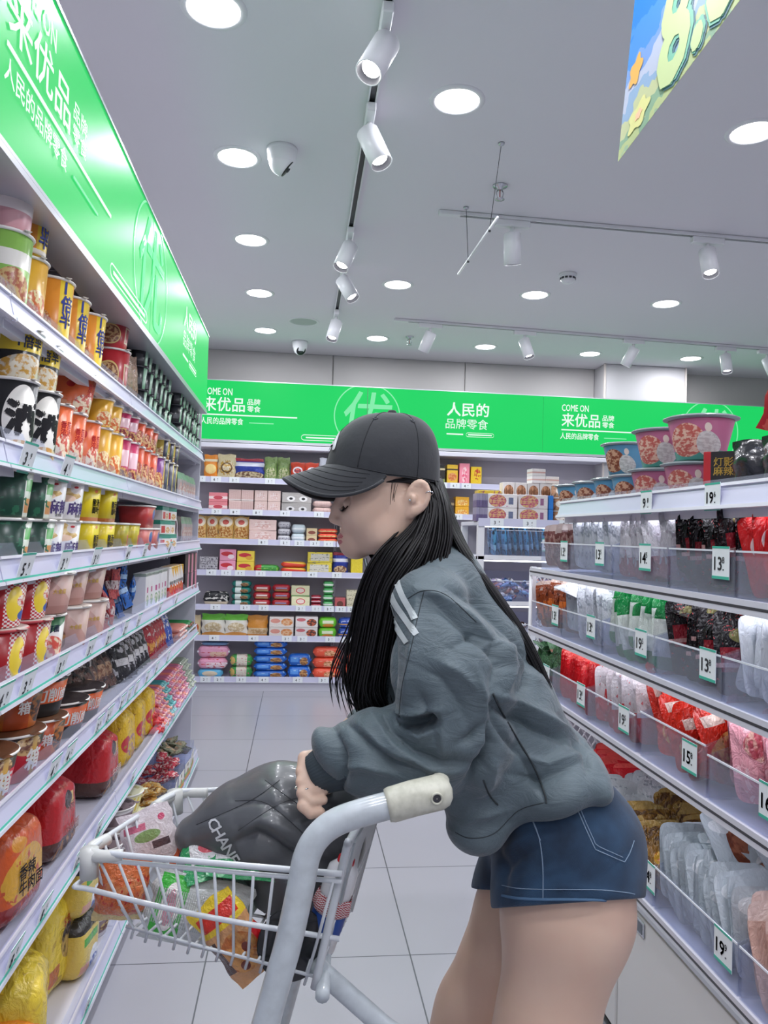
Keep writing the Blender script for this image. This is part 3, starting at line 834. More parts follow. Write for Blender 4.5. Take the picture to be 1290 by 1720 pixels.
def pillow_geo(b, w, h, t, m=0, seal=0.07, nx=11, nz=13, seed=0, side=False, ms=None, base=False, jitter=1.0):
    """sealed bag standing on its lower seam: two bulging faces, flat crimped seams top and bottom"""
    rs = random.Random(seed)
    off = [rs.uniform(-9, 9) for _ in range(3)]
    def shape(u, v):
        e = (1-abs(2*u-1)**3.2)
        q = min(1.0, max(0.0, (v-(0.0 if base else seal))/(0.5-seal if not base else 0.25)), max(0.0, (1-seal-v)/(0.5-seal)))
        z = math.sin(min(1, q)*PI/2)**0.75
        return max(e, 0)**0.55*z
    def face(sg):
        def f(u, v):
            s = shape(u, v)
            x = (u-0.5)*w*(1-0.05*s); z = v*h
            k = mnoise.noise(Vector((u*3.1+off[0], v*3.3+off[1], sg+off[2])))*0.35+mnoise.noise(Vector((u*8+off[0], v*8+off[1], sg*3+off[2])))*0.14
            y = sg*(t/2*s*(1+k*jitter)+0.0006)
            if v > 1-seal or (v < seal and not base): y += 0.0012*math.sin(u*50)
            return (x+0.004*math.sin(v*17+off[0])*(w/0.15), y, z+0.004*math.sin(u*9+off[1])*(h/0.2)*(1 if v > 0.5 else 0))
        return f
    b.grid(face(-1), nx, nz, m, flip=False); b.grid(face(1), nx, nz, m, flip=True)
    if ms is not None:   # seam strips in another colour
        for v0, v1 in ((0, seal), (1-seal, 1)):
            b.grid(lambda u, v: ((u-0.5)*w, -0.0026+0.0012*math.sin(u*50), (v0+(v1-v0)*v)*h), nx, 3, ms)
def bag(key, desc, w, h, t, body, texts=(), seam=None, group='snack bags', cat='snack bag', name='snack_bag', seed=1, base=False):
    def make():
        b = MB(); mats = [body]
        if seam: mats.append(seam)
        pillow_geo(b, w, h, t, 0, seed=seed, ms=1 if seam else None, base=base)
        for s, ink, hh, xc, zc, bold, fit in texts:
            if ink not in mats: mats.append(ink)
            b.text(s, hh, lambda x, y: (xc*w+x, -t*0.56-0.001+abs(xc*w+x)/w*t*0.45, zc*h+y), mats.index(ink), bold, fit=fit)
        return b.build(name, mats)
    kind(key, desc, cat, group, make)
def bulk(key, desc, w, d, h, body, texts=(), group='noodle multipacks', cat='noodle multipack', name='noodle_multipack', seed=1, top=None, fin=True, lean=0.0):
    """film-wrapped multipack: rounded block with wrinkled shoulders and a folded fin seam on top"""
    def make():
        rs = random.Random(seed); o1 = rs.uniform(0, 50)
        b = MB(); mats = [body, top or body]
        def f(u, v):
            a = 2*PI*u; e = 2*v-1
            c, s_ = math.cos(a), math.sin(a); p = 5.0
            r = (abs(c)**p+abs(s_)**p)**(-1/p)
            hz = math.copysign(abs(math.sin(e*PI/2))**0.42, e); k = max(0.0, 1-abs(hz)**6)**0.30
            if e > 0: k *= 1-0.22*max(0, e)**2
            wob = mnoise.noise(Vector((c*2+o1, s_*2, e*2)))*0.06+mnoise.noise(Vector((c*5+o1, s_*5, e*5)))*0.035
            if e > 0.2: wob += 0.05*math.sin(a*11+e*4)*(e-0.2)
            return (c*r*k*w/2*(1+wob), s_*r*k*d/2*(1+wob), h*(0.5+0.5*hz)*(1+wob*0.4 if e > 0 else 1))
        b.grid(f, 40, 22, 0, closeu=True)
        if fin:
            def g(u, v):
                z = h*0.97+v*h*0.14
                return ((u-0.5)*w*0.86, 0.006*math.sin(u*22+o1)+v*d*lean, z-0.3*h*abs(u-0.5)**2.2)
            b.grid(g, 24, 5, 1)
        for s, ink, hh, xc, zc, bold, fit in texts:
            if ink not in mats: mats.append(ink)
            b.text(s, hh, lambda x, y: (xc*w+x, -d/2*1.05, zc*h+y), mats.index(ink), bold, fit=fit)
        o = b.build(name, mats); return o
    kind(key, desc, cat, group, make)
def stick(key, desc, r, L, body, ends, group='sausages', cat='sausage', name='sausage'):
    """plump film-cased sausage lying along local y (its end faces -y), crimped ends"""
    def make():
        T = Matrix.Rotation(PI/2, 4, 'X') @ Matrix.Translation((0, r, 0))
        b = MB(); T = Matrix.Translation((0, -L/2, r)) @ Matrix.Rotation(-PI/2, 4, 'X')
        b.lathe([(0.001, 0.0), (r*0.30, 0.002), (r*0.28, L*0.06), (r*0.75, L*0.10), (r, L*0.18), (r*1.02, L*0.5), (r, L*0.82), (r*0.75, L*0.9), (r*0.28, L*0.94), (r*0.3, L-0.002), (0.001, L)], 12, 0, T=T)
        o = b.build(name, [body])
        for z in (0.002, L-0.02): MB().lathe([(r*0.5, z), (r*0.33, z+0.009), (r*0.5, z+0.018)], 12, T=T).build('clip', ends, o)
        return o
    kind(key, desc, cat, group, make)
def flatpack(key, desc, w, h, t, body, texts=(), group='packets', cat='packet', name='packet', seed=1, rnd_=0.12):
    """thin rounded vacuum packet, upright, food slab showing as a soft bulge"""
    def make():
        rs = random.Random(seed); oo = rs.uniform(0, 40)
        b = MB(); mats = [body]
        def face(sg):
            def f(u, v):
                x, z = (u-0.5), (v-0.5)
                p = 7.0; rr = (abs(2*x)**p+abs(2*z)**p)**(1/p)
                k = 1.0
                m_ = max(abs(2*x), abs(2*z)); 
                if m_ > 1e-6 and rr > m_: k = m_/rr
                e1, e2 = min(1, max(0, (0.5-abs(x))/0.13-0.55)), min(1, max(0, (0.5-abs(z))/0.12-0.6)); s = (e1*e2)**2
                nz = mnoise.noise(Vector((u*4+oo, v*5, sg)))
                return (x*w*k, sg*(t/2*s**0.5*(1+0.5*nz)+0.0005)+0.006*math.sin(v*3+oo)*(h/0.2), h/2+z*h*k)
            return f
        b.grid(face(-1), 12, 13, 0); b.grid(face(1), 12, 13, 0, flip=True)
        for s, ink, hh, xc, zc, bold, fit in texts:
            if ink not in mats: mats.append(ink)
            b.text(s, hh, lambda x, y: (xc*w+x, -t*0.62-0.001+0.006*math.sin((zc+y/h)*3+oo)*(h/0.2), zc*h+y), mats.index(ink), bold, fit=fit)
        return b.build(name, mats)
    kind(key, desc, cat, group, make)

ink = lambda n, c: mat('ink '+n, c, 0.45)
I_blue, I_black, I_white, I_red, I_purple, I_gold, I_green, I_navy = (ink('blue', '#2a3f9e'), ink('black', '#1d1c20'), ink('white', '#f4f1ec'), ink('red', '#c9232b'),
    ink('purple', '#5b4a86'), ink('gold', '#e8c35a'), ink('green', '#1f7a3e'), ink('navy', '#26304f'))
# ================================================================== goods on the left shelving
fw, fr, fo, fy = '#f3efe4', '#b5352b', '#e07b2c', '#f0c33c'
P_or = pk('orange cup print', '#f09a35', ('vband', 0.52, 0.86, '#f4d23a'), ('ell', 0.2, 0.3, 0.2, 0.22, '#c8662a', '#f0d9a0'), ('band', 0, 0.08, '#f1e8da'), rough=0.28)
P_ye = pk('yellow cup print', '#f2cf3b', ('band', 0.0, 0.3, '#e9e3d5'), ('diag', -1.6, 0.2, '#e8703a'), ('diag', -0.2, 0.18, '#f2cf3b'), ('ell', 0.25, 0.22, 0.25, 0.2, '#d8b27a', '#b4532c'), rough=0.28)
P_gr = pk('green cup print', '#8fc15a', ('band', 0.55, 0.75, '#f2efe6'), ('ell', 0.5, 0.3, 0.3, 0.24, '#cfae73', '#a4512d'), rough=0.3)
P_pkcup = pk('pink cup print', '#d7a0a6', ('band', 0.3, 0.6, '#efe4e2'), rough=0.3)
P_redb = pk('red bucket print', '#c22a34', ('ell', 0.26, 0.42, 0.2, 0.26, '#8b4a2c', '#e9c08a', 18), ('ring', 0.26, 0.42, 0.23, 0.3, '#f0d58a'), ('rect', 0.62, 0.9, 0.2, 0.7, '#e7d3b0'), ('rect', 0.66, 0.86, 0.25, 0.65, '#b5322f'), rough=0.3)
P_blk = pk('black cup print', '#23242a', ('vband', 0.6, 0.82, '#8fb89c'), ('rect', 0.25, 0.5, 0.2, 0.5, '#55585c'), rough=0.28)
P_yb = pk('black yellow cup print', '#2b2a2a', ('band', 0.55, 0.92, '#f1d23c'), ('ell', 0.5, 0.2, 0.42, 0.3, '#efe6cf', '#d8a54a', 10), rough=0.28)
P_bw = pk('black white cup print', '#29292b', ('ell', 0.52, 0.5, 0.3, 0.42, '#f1eee6'), ('ell', 0.5, 0.04, 0.4, 0.18, '#d9a25a', '#efe0b8', 14), rough=0.28)
P_tom = pk('tomato cup print', '#ef6f3a', ('ell', 0.66, 0.28, 0.22, 0.26, '#f5e1c4', '#c8412b', 12), ('ell', 0.3, 0.3, 0.12, 0.16, '#f7b08a', '#ef6f3a', 9), ('ell', 0.38, 0.74, 0.06, 0.07, '#c81f25'), rough=0.28)
P_yc = pk('plain yellow cup print', '#efb638', ('ell', 0.6, 0.3, 0.25, 0.25, '#d86a2c', '#f3e0a8', 12), rough=0.28)
P_mag = pk('magenta cup print', '#d23a6d', ('rect', 0.25, 0.75, 0.4, 0.75, '#f1c9d2'), ('ell', 0.5, 0.2, 0.3, 0.18, '#8a2b3c', '#e9b06a', 14), rough=0.28)
P_ro = pk('red orange cup print', '#e8603c', ('ell', 0.5, 0.35, 0.32, 0.3, '#f0c48e', '#a8332a', 12), rough=0.28)
P_pur = pk('purple cup print', '#7f3b86', ('ell', 0.5, 0.3, 0.3, 0.28, '#e7c27a', '#a8332a', 12), rough=0.3)
P_ycr = pk('cream yellow cup print', '#e3c65a', ('vband', 0.5, 0.75, '#3b3850'), ('ell', 0.3, 0.3, 0.2, 0.25, '#f1e3b0', '#b06a2c', 10), rough=0.3)
P_dg = pk('dark green bucket print', '#1f4638', ('vband', 0.68, 0.9, '#dfe4d8'), ('rect', 0.70, 0.88, 0.55, 0.8, '#5fae5c'), ('rect', 0.70, 0.88, 0.1, 0.4, '#d99a5c'), ('patch', 6, 0.62, '#2c6b4f'), rough=0.28)
P_ml = pk('white cup print', '#eceaea', ('ell', 0.42, 0.86, 0.40, 0.34, '#c9a45e'), ('ell', 0.42, 0.86, 0.33, 0.27, '#e8cf9a', '#d3ad63', 8), ('diag', 0.9, 1.25, '#eceaea'), ('ell', 0.3, 0.55, 0.24, 0.09, '#f0cdb2'), ('ell', 0.53, 0.80, 0.14, 0.13, '#e6dcd6'), ('ell', 0.53, 0.84, 0.06, 0.03, '#c8323c'), rough=0.3)
P_yt = pk('yellow tub print', '#f2d823', ('band', 0, 0.1, '#ef8a3a'), ('ell', 0.92, 0.34, 0.16, 0.3, '#e7c08c', '#b4532c', 10), ('ell', 0.5, 0.84, 0.09, 0.05, '#e66a33'), rough=0.28)
P_yt2 = pk('olive yellow tub print', '#cdb92c', ('rect', 0.1, 0.55, 0.25, 0.75, '#b3a024'), ('rect', 0.62, 0.95, 0.1, 0.6, '#d6564e'), rough=0.3)
P_rt = pk('red tray print', '#cf4444', ('vband', 0.55, 0.82, '#e06a62'), ('ell', 0.68, 0.6, 0.12, 0.24, '#4b63a6'), rough=0.3)
P_wb = pk('white green box print', '#efece6', ('band', 0.7, 1.0, '#3f9a84'), ('rect', 0.1, 0.45, 0.1, 0.6, '#d7463f'), ('ell', 0.7, 0.3, 0.2, 0.22, '#d9a25a', '#f0e0c0', 10), rough=0.3)
P_chk = pk('red check cup print', '#b9252c', ('check', 24, 0.52, 0.95, 0.0, 1.0, '#c8303a'), ('ell', 0.68, 0.5, 0.13, 0.36, '#f1d33c'), ('ell', 0.84, 0.24, 0.1, 0.1, '#3b62b4'), ('ell', 0.8, 0.55, 0.09, 0.12, '#f0dcd0', '#c63030', 12), rough=0.28)
P_bei = pk('rosy brown bucket print', '#b98a80', ('ell', 0.16, 0.28, 0.2, 0.3, '#7d4a33', '#c88f5a', 12), ('rect', 0.35, 0.75, 0.2, 0.85, '#c69a90'), ('diag', 1.2, 1.25, '#d8b8ae'), rough=0.3)
P_gp = pk('green cap cup print', '#f0ece8', ('diag', -0.6, 0.32, '#2f7042'), ('ell', 0.5, 0.3, 0.36, 0.28, '#d8564a', '#f0d7b8', 9), rough=0.28)
P_obk = pk('orange bowl print', '#d9772f', ('vband', 0.3, 0.62, '#c8562a'), ('ell', 0.8, 0.5, 0.18, 0.4, '#3d3230', '#a9652f', 10), rough=0.28)
P_dx = pk('black orange bowl print', '#2a2726', ('band', 0.35, 0.86, '#e8662f'), ('vband', 0.0, 0.2, '#2a2726'), rough=0.28)
P_rdb = pk('red bowl print', '#c3283a', ('band', 0.68, 1, '#3a2a28'), ('ell', 0.6, 0.75, 0.2, 0.2, '#d8b27a', '#7a4028', 10), ('vband', 0.66, 0.74, '#c99c4a'), rough=0.28)
cup('cup_yellow', 'yellow noodle cup with blue lettering', 0.050, 0.060, 0.165, P_ye, [('1倍半', I_blue, 0.034, 0.72, 8, 0.05, 0.07)])
cup('cup_orange', 'orange noodle cup with blue lettering', 0.045, 0.056, 0.13, P_or, [('1\n倍\n半', I_blue, 0.10, 0.5, 28, 0.06, 0.04)])
cup('cup_orange_tall', 'tall orange noodle cup with blue lettering', 0.046, 0.057, 0.165, P_or, [('1\n倍\n半', I_blue, 0.11, 0.62, 28, 0.06, 0.045)])
cup('bucket_orange', 'big orange noodle bucket with blue lettering', 0.063, 0.078, 0.15, P_or, [('1\n倍\n半', I_blue, 0.12, 0.5, 25, 0.06, 0.05)])
cup('cup_green', 'green and white noodle cup', 0.048, 0.058, 0.165, P_gr)
cup('cup_pink', 'dull pink noodle cup', 0.050, 0.06, 0.13, P_pkcup)
cup('bucket_red', 'red noodle bucket with a dish pictured', 0.055, 0.068, 0.105, P_redb, [('大食桶', I_white, 0.018, 0.86, -8, 0.03, 0.06)])
cup('bucket_red_tall', 'tall red noodle bucket', 0.055, 0.066, 0.15, P_redb)
cup('cup_black', 'black noodle cup with green strip', 0.036, 0.046, 0.085, P_blk, n=20, rim=m_dark, lid=mat('black foil lid', '#1d1e22', 0.25))
cup('cup_black_yellow', 'black and yellow noodle cup', 0.046, 0.056, 0.105, P_yb, [('1倍半', I_navy, 0.026, 0.74, 6, 0.05, 0.06)])
cup('cup_black_white', 'black noodle cup with white seal', 0.047, 0.058, 0.165, P_bw, [('酒', I_black, 0.075, 0.5, 4, 0.09, None)])
cup('cup_tomato', 'tomato orange noodle cup', 0.045, 0.055, 0.155, P_tom, [('番茄\n浓汤', I_red, 0.036, 0.62, 26, 0.03, 0.05)])
cup('bucket_tomato', 'wide tomato orange bucket', 0.066, 0.086, 0.115, P_tom, [('番茄\n浓汤', I_red, 0.036, 0.66, 35, 0.03, 0.05)])
for k_, d_, p_ in (('yellow', 'plain yellow noodle cup', P_yc), ('magenta', 'magenta noodle cup', P_mag), ('redorange', 'red-orange noodle cup', P_ro), ('purple', 'purple noodle cup', P_pur), ('cream', 'cream yellow noodle cup', P_ycr)):
    cup('cup_'+k_, d_, 0.043, 0.052, 0.155, p_); cup('cup_short_'+k_, d_.replace(' noodle', ' short'), 0.043, 0.052, 0.088, p_)
cup('bucket_green', 'dark green noodle bucket', 0.064, 0.075, 0.10, P_dg)
cup('cup_white', 'white noodle cup lettered 麻辣', 0.044, 0.053, 0.10, P_ml, [('麻辣', I_purple, 0.034, 0.30, 22, 0.05, None), ('烫捞面', I_black, 0.007, 0.10, 22, 0.02, None)])
tub('tub_yellow', 'bright yellow noodle tub lettered 酸汤面叶', 0.105, 0.105, 0.10, P_yt, [('酸汤\n面叶', I_black, 0.042, 0.04, 0.42, 0.05, None)])
tub('tub_olive', 'olive yellow tub with red panel', 0.10, 0.10, 0.10, P_yt2)
tub('tray_red', 'red square snack tray', 0.15, 0.12, 0.085, P_rt)
tub('tray_pink', 'pinkish red snack tray', 0.13, 0.11, 0.085, pk('pink tray print', '#dd7a74', ('vband', 0.5, 0.75, '#e9a09a'), ('ell', 0.66, 0.6, 0.12, 0.24, '#4b63a6'), rough=0.3))
carton('box_white_green', 'white and green food box', 0.14, 0.1, 0.06, P_wb)
cup('bucket_check', 'red noodle bucket with gingham check', 0.062, 0.076, 0.12, P_chk, rim=mat('red rim', '#c04048', 0.4))
cup('bucket_check_short', 'shorter red gingham noodle bucket', 0.062, 0.074, 0.10, P_chk, rim=mat('red rim', '#c04048', 0.4))
cup('bucket_rosy', 'rosy brown noodle bucket', 0.058, 0.072, 0.10, P_bei, [('大食面', I_gold, 0.012, 0.55, 2, 0.02, None)])
cup('bucket_rosy_low', 'rosy brown bucket in lower layer', 0.06, 0.072, 0.12, P_bei, [('大食面', I_gold, 0.012, 0.55, 2, 0.02, None)])
cup('cup_green_white', 'white noodle cup with dark green top', 0.05, 0.06, 0.12, P_gp, [('好面', I_navy, 0.018, 0.72, 10, 0.05, None)])
cup('bowl_orange', 'orange noodle bowl with dark lid', 0.062, 0.08, 0.10, P_obk, [('箱', I_white, 0.03, 0.5, 5, 0.05, None)], lid=mat('bowl lid brown', '#6f4a33', 0.3))
cup('bowl_black', 'black noodle bowl with orange band', 0.066, 0.086, 0.10, P_dx, [('刀削面', I_white, 0.034, 0.55, 12, 0.05, None)], lid=mat('bowl lid dark', '#3b302c', 0.25))
cup('bowl_red', 'red noodle bowl lettered 箱', 0.066, 0.085, 0.11, P_rdb, [('箱', I_white, 0.05, 0.45, 30, 0.06, None)], lid=mat('bowl lid brown', '#6f4a33', 0.3))

TIER = {1: 'left rack top shelf', 2: 'left rack second shelf', 3: 'left rack third shelf', 4: 'left rack fourth shelf', 5: 'left rack fifth shelf', 6: 'left rack sixth shelf', 7: 'left rack bottom deck'}
LS = Shelf()
def yat(px, x): return atX(px, VPY, x)[1]
def SHIFT(tier): return 0.028 if tier < 6 else 0.012 if tier == 6 else 0.03
def LP(tier, kind_, y, z=0.0, x=-0.645, layer=None, desc=None, rz=None, tilt=(0, 0)):
    where = TIER[tier] if layer is None else f'{layer} layer, {TIER[tier]}'
    r = ((PI/2-(0.75 if KIND[kind_]['cat'] == 'noodle cup' else 0.12)) if rz is None else rz)+rnd.uniform(-0.10, 0.10)
    return LS.put(kind_, (x+SHIFT(tier)+rnd.uniform(-0.004, 0.004), y, TZ[tier]+0.0045+z), (tilt[0], tilt[1], r), desc, where, y)
def lp(tier, kind_, px, z=0.0, x=-0.645, **k): return LP(tier, kind_, yat(px, x+SHIFT(tier)), z, x, **k)

# top shelf
lp(1, 'cup_yellow', 22, layer='lower'); lp(1, 'cup_orange', 23, 0.166, layer='upper')
lp(1, 'cup_green', -16, layer='lower'); lp(1, 'cup_pink', -16, 0.166, layer='upper')
for p in (66, 99, 127): lp(1, 'cup_orange_tall', p)
for p in (88, 108): lp(1, 'bucket_orange', p, 0.0 if p == 88 else 0.1515, x=-0.80 if p == 88 else -0.80)
lp(1, 'bucket_red_tall', 172, layer='lower', x=-0.66); lp(1, 'bucket_red', 172, 0.151, layer='upper', x=-0.66)
for k in range(6):
    for z in range(3): LP(1, 'cup_black', 2.93+k*0.108, z*0.0862, layer=['bottom', 'middle', 'top'][z], desc='black noodle cup, nearer block')
for k in range(7):
    for z in range(4): LP(1, 'cup_black', 3.80+k*0.108, z*0.0862, layer=['bottom', 'second', 'third', 'top'][z], desc='black noodle cup, farther block')
# second shelf
for p in (8, 46): lp(2, 'cup_black_white', p, layer='lower'); lp(2, 'cup_black_yellow', p+2, 0.166, layer='upper')
for p in (74, 103, 130): lp(2, 'cup_tomato', p)
LP(2, 'bucket_tomato', 2.20, 0.156, x=-0.68)
for p, z, kk in ((153, 0, 'yellow'), (171, 0, 'yellow'), (188, 0, 'magenta'), (201, 0, 'magenta'), (215, 0, 'redorange'), (227, 0, 'redorange'), (239, 0, 'redorange'), (249, 0, 'purple'), (259, 0, 'cream'), (268, 0, 'cream'), (276, 0, 'cream')):
    lp(2, 'cup_'+kk, p, layer='lower')
    if kk != 'purple': lp(2, 'cup_short_'+kk, p, 0.1562, layer='upper')
# third shelf
for p in (-14, 33):
    lp(3, 'bucket_green', p, layer='lower', x=-0.665); lp(3, 'bucket_green', p, 0.1013, layer='upper', x=-0.665)
for p in (69, 99):
    lp(3, 'cup_white', p, layer='lower'); lp(3, 'cup_white', p+1, 0.1013, layer='upper')
for p in (131, 160):
    lp(3, 'tub_yellow', p, layer='lower'); lp(3, 'tub_yellow', p, 0.1013, layer='upper')
for p in (188, 206): lp(3, 'tub_olive', p)
for p in (227, 241): lp(3, 'tray_pink', p); 
lp(3, 'tray_red', 229, 0.0863); 
for p in (258, 270):
    for z in range(3): lp(3, 'box_white_green', p, z*0.0605, layer=['bottom', 'middle', 'top'][z], x=-0.65)
# fourth shelf
for p in (-16, 32):
    lp(4, 'bucket_check', p, layer='lower', x=-0.665)
    lp(4, 'bucket_check_short', p-1, 0.1213, layer='upper', x=-0.665)
lp(4, 'cup_green_white', 74)
lp(4, 'bucket_rosy', 74, 0.1213, layer='upper', x=-0.645); 
for p in (107, 140): lp(4, 'bucket_rosy_low', p, x=-0.66)
lp(4, 'bucket_rosy', 107, 0.1213, layer='upper', x=-0.66); lp(4, 'bucket_rosy', 140, 0.1213, layer='upper', x=-0.66)
# fifth shelf
for p in (-31,): lp(5, 'bowl_red', p, x=-0.675)
lp(5, 'bowl_red', 22, x=-0.675)
lp(5, 'bowl_orange', 65, x=-0.675); lp(5, 'bowl_orange', 24, 0.1113, x=-0.68, layer='upper')
for p in (102, 132): lp(5, 'bowl_black', p, x=-0.68)
lp(5, 'bowl_black', 64, 0.1013, x=-0.68, layer='upper')

# boxes and packets farther along ------------------------------------------------
carton('carton_white', 'white pink-printed drink carton', 0.075, 0.05, 0.155, pk('white carton print', '#eeecec', ('ell', 0.55, 0.3, 0.3, 0.14, '#5a9a54', '#e3e0d0', 10), ('rect', 0.35, 0.7, 0.5, 0.64, '#c0528a'), ('band', 0.92, 1, '#9aa59a'), rough=0.3))
carton('carton_red', 'red and white drink carton', 0.075, 0.05, 0.155, pk('red carton print', '#efebe8', ('band', 0, 0.4, '#d2332f'), ('ell', 0.5, 0.36, 0.3, 0.12, '#e8a04a', '#d2332f', 8), ('diag', 0.6, 1.25, '#f0b83c'), rough=0.3), [('纯牛奶', I_black, 0.018, 0.0, 0.52, 0.03, 0.06)])
carton('box_black_pink', 'black and pink stacked box', 0.11, 0.08, 0.1, pk('black pink box print', '#2b262c', ('vband', 0.6, 0.9, '#d98aa0'), rough=0.3))
for y in np.arange(3.12, 3.55, 0.077): LP(4, 'carton_white', float(y), x=-0.63, rz=PI/2+0.0)
for y in np.arange(3.66, 4.02, 0.077): LP(4, 'carton_red', float(y), x=-0.63)
for y in (4.16, 4.29, 4.42):
    LP(4, 'box_black_pink', y, x=-0.64, layer='lower'); LP(4, 'box_black_pink', y, 0.1006, x=-0.64, layer='upper')
flatpack('card_pack', 'upright grey printed card packet', 0.11, 0.15, 0.016, pk('card pack print', '#b9b0ae', ('band', 0.75, 1, '#8fae94'), ('ell', 0.5, 0.4, 0.35, 0.25, '#c79a90', '#e0d8d0', 9), rough=0.3), seed=3)
flatpack('card_pack_dark', 'upright dark printed card packet', 0.11, 0.15, 0.016, pk('dark card pack print', '#4a3d44', ('vband', 0.2, 0.5, '#c9bcc4'), rough=0.3), seed=4)
for y in np.arange(4.02, 4.5, 0.08): LP(2, 'card_pack', float(y), x=-0.64)
for y in np.arange(3.70, 4.1, 0.08): LP(3, 'card_pack_dark', float(y), x=-0.64)
for y in np.arange(4.16, 4.5, 0.08): LP(3, 'card_pack', float(y), x=-0.64)
bag('sausage_pack', 'silver packet of cured sausage slices, leaning', 0.13, 0.19, 0.03, pk('sausage pack print', '#8a6a5c', ('diag', 1.5, 0.9, '#a77f6a'), ('diag', -1.4, 0.1, '#8a6a5c'), ('vband', 0.0, 0.35, '#c9c8cc'), ('patch', 14, 0.6, '#6b4638'), rough=0.25, bump=0.4), seed=5)
for p in (202, 210): lp(1, 'sausage_pack', p, 0.0, x=-0.64, tilt=(0, -0.10))
# snack sticks loose on the fourth shelf: packets, red then blue
bag('stick_red', 'small red and white snack sachet', 0.045, 0.10, 0.02, pk('red sachet print', '#c94f50', ('band', 0.3, 0.6, '#e8d7d4'), ('patch', 6, 0.56, '#8a3a48'), rough=0.25, bump=0.5), seed=7, cat='sachet', name='snack_sachet', group='loose snack sachets')
bag('stick_blue', 'small blue snack sachet', 0.05, 0.11, 0.022, pk('blue sachet print', '#2f6fc4', ('patch', 5, 0.55, '#1e2c4e'), ('band', 0.5, 0.65, '#a9c8ea'), rough=0.25, bump=0.5), seed=8, cat='sachet', name='snack_sachet', group='loose snack sachets')
for i in range(16):
    y = 2.50+rnd.uniform(0, 0.25); LP(4, 'stick_red', y, 0.002+0.045*(i % 3), x=-0.62-rnd.uniform(0, 0.08), rz=PI/2+rnd.uniform(-0.6, 0.6), tilt=(rnd.uniform(-0.5, 0.1), rnd.uniform(-.3, .3)))
for i in range(18):
    y = 2.80+rnd.uniform(0, 0.25); LP(4, 'stick_blue', y, 0.002+0.045*(i % 3), x=-0.62-rnd.uniform(0, 0.1), rz=PI/2+rnd.uniform(-0.6, 0.6), tilt=(rnd.uniform(-0.5, 0.1), rnd.uniform(-.3, .3)))
# fifth shelf: foil packets, red bags, candy sticks
bag('foil_brown', 'crumpled brown and silver foil packet', 0.13, 0.17, 0.05, pk('brown foil print', '#6f5048', ('band', 0.7, 1, '#c2bcb6'), ('patch', 5, 0.55, '#2c2322'), ('ell', 0.5, 0.35, 0.3, 0.14, '#c9a07c', '#8b5a44', 9), rough=0.22, bump=0.7), seed=11)
bag('foil_black', 'black and silver foil packet', 0.12, 0.17, 0.05, pk('black foil print', '#29262a', ('patch', 4, 0.55, '#b9b6ba'), ('rect', 0.2, 0.8, 0.3, 0.45, '#d6d2d2'), rough=0.2, bump=0.8), seed=12)
bag('bag_red_mixed', 'glossy red snack packet', 0.12, 0.17, 0.05, pk('red mixed print', '#b52a38', ('patch', 4, 0.57, '#e3c9c4'), ('ell', 0.5, 0.3, 0.3, 0.16, '#e0a04c', '#b52a38', 8), rough=0.22, bump=0.6), seed=13)
bag('bag_blue_small', 'blue and white snack packet', 0.11, 0.15, 0.04, pk('blue mixed print', '#2f55b4', ('patch', 4, 0.55, '#e3e3ea'), rough=0.22, bump=0.6), seed=14)
for i, y in enumerate(np.arange(2.42, 2.85, 0.065)): LP(5, 'foil_brown', float(y), 0.01, x=-0.66-rnd.uniform(0, 0.04), tilt=(rnd.uniform(-0.5, -0.2), 0), rz=PI/2-0.4)
for i, y in enumerate(np.arange(2.93, 3.35, 0.07)): LP(5, 'foil_black', float(y), 0.01, x=-0.65, tilt=(-0.35, 0), rz=PI/2-0.4)
for i, y in enumerate(np.arange(3.42, 3.72, 0.06)): LP(5, 'bag_red_mixed', float(y), 0.005, x=-0.65, tilt=(-0.3, 0), rz=PI/2-0.4)
for y in (3.78, 3.86): LP(5, 'bag_blue_small', y, 0.005, x=-0.64, tilt=(-0.3, 0), rz=PI/2-0.3)
stick('candy_salmon', 'salmon pink snack stick', 0.012, 0.16, mat('salmon film', '#dd8f80', 0.3, bump=(60, 0.3, 0.002)), mat('pale film', '#e9cfc9', 0.3), group='snack sticks', cat='snack stick', name='snack_stick')
stick('candy_green', 'green and brown snack stick', 0.014, 0.2, mat('green film', '#2f8a4a', 0.3), mat('brown film', '#8a4b3a', 0.3), group='snack sticks', cat='snack stick', name='snack_stick')
n = 0
for y in np.arange(3.96, 4.2, 0.027):
    for z in range(3): LP(5, 'candy_salmon', float(y), 0.025*z, x=-0.67, layer=['bottom', 'middle', 'top'][z], rz=PI/2)
for y in np.arange(4.28, 4.5, 0.032):
    for z in range(2): LP(5, 'candy_green', float(y), 0.03*z, x=-0.69, layer=['bottom', 'top'][z], rz=PI/2)
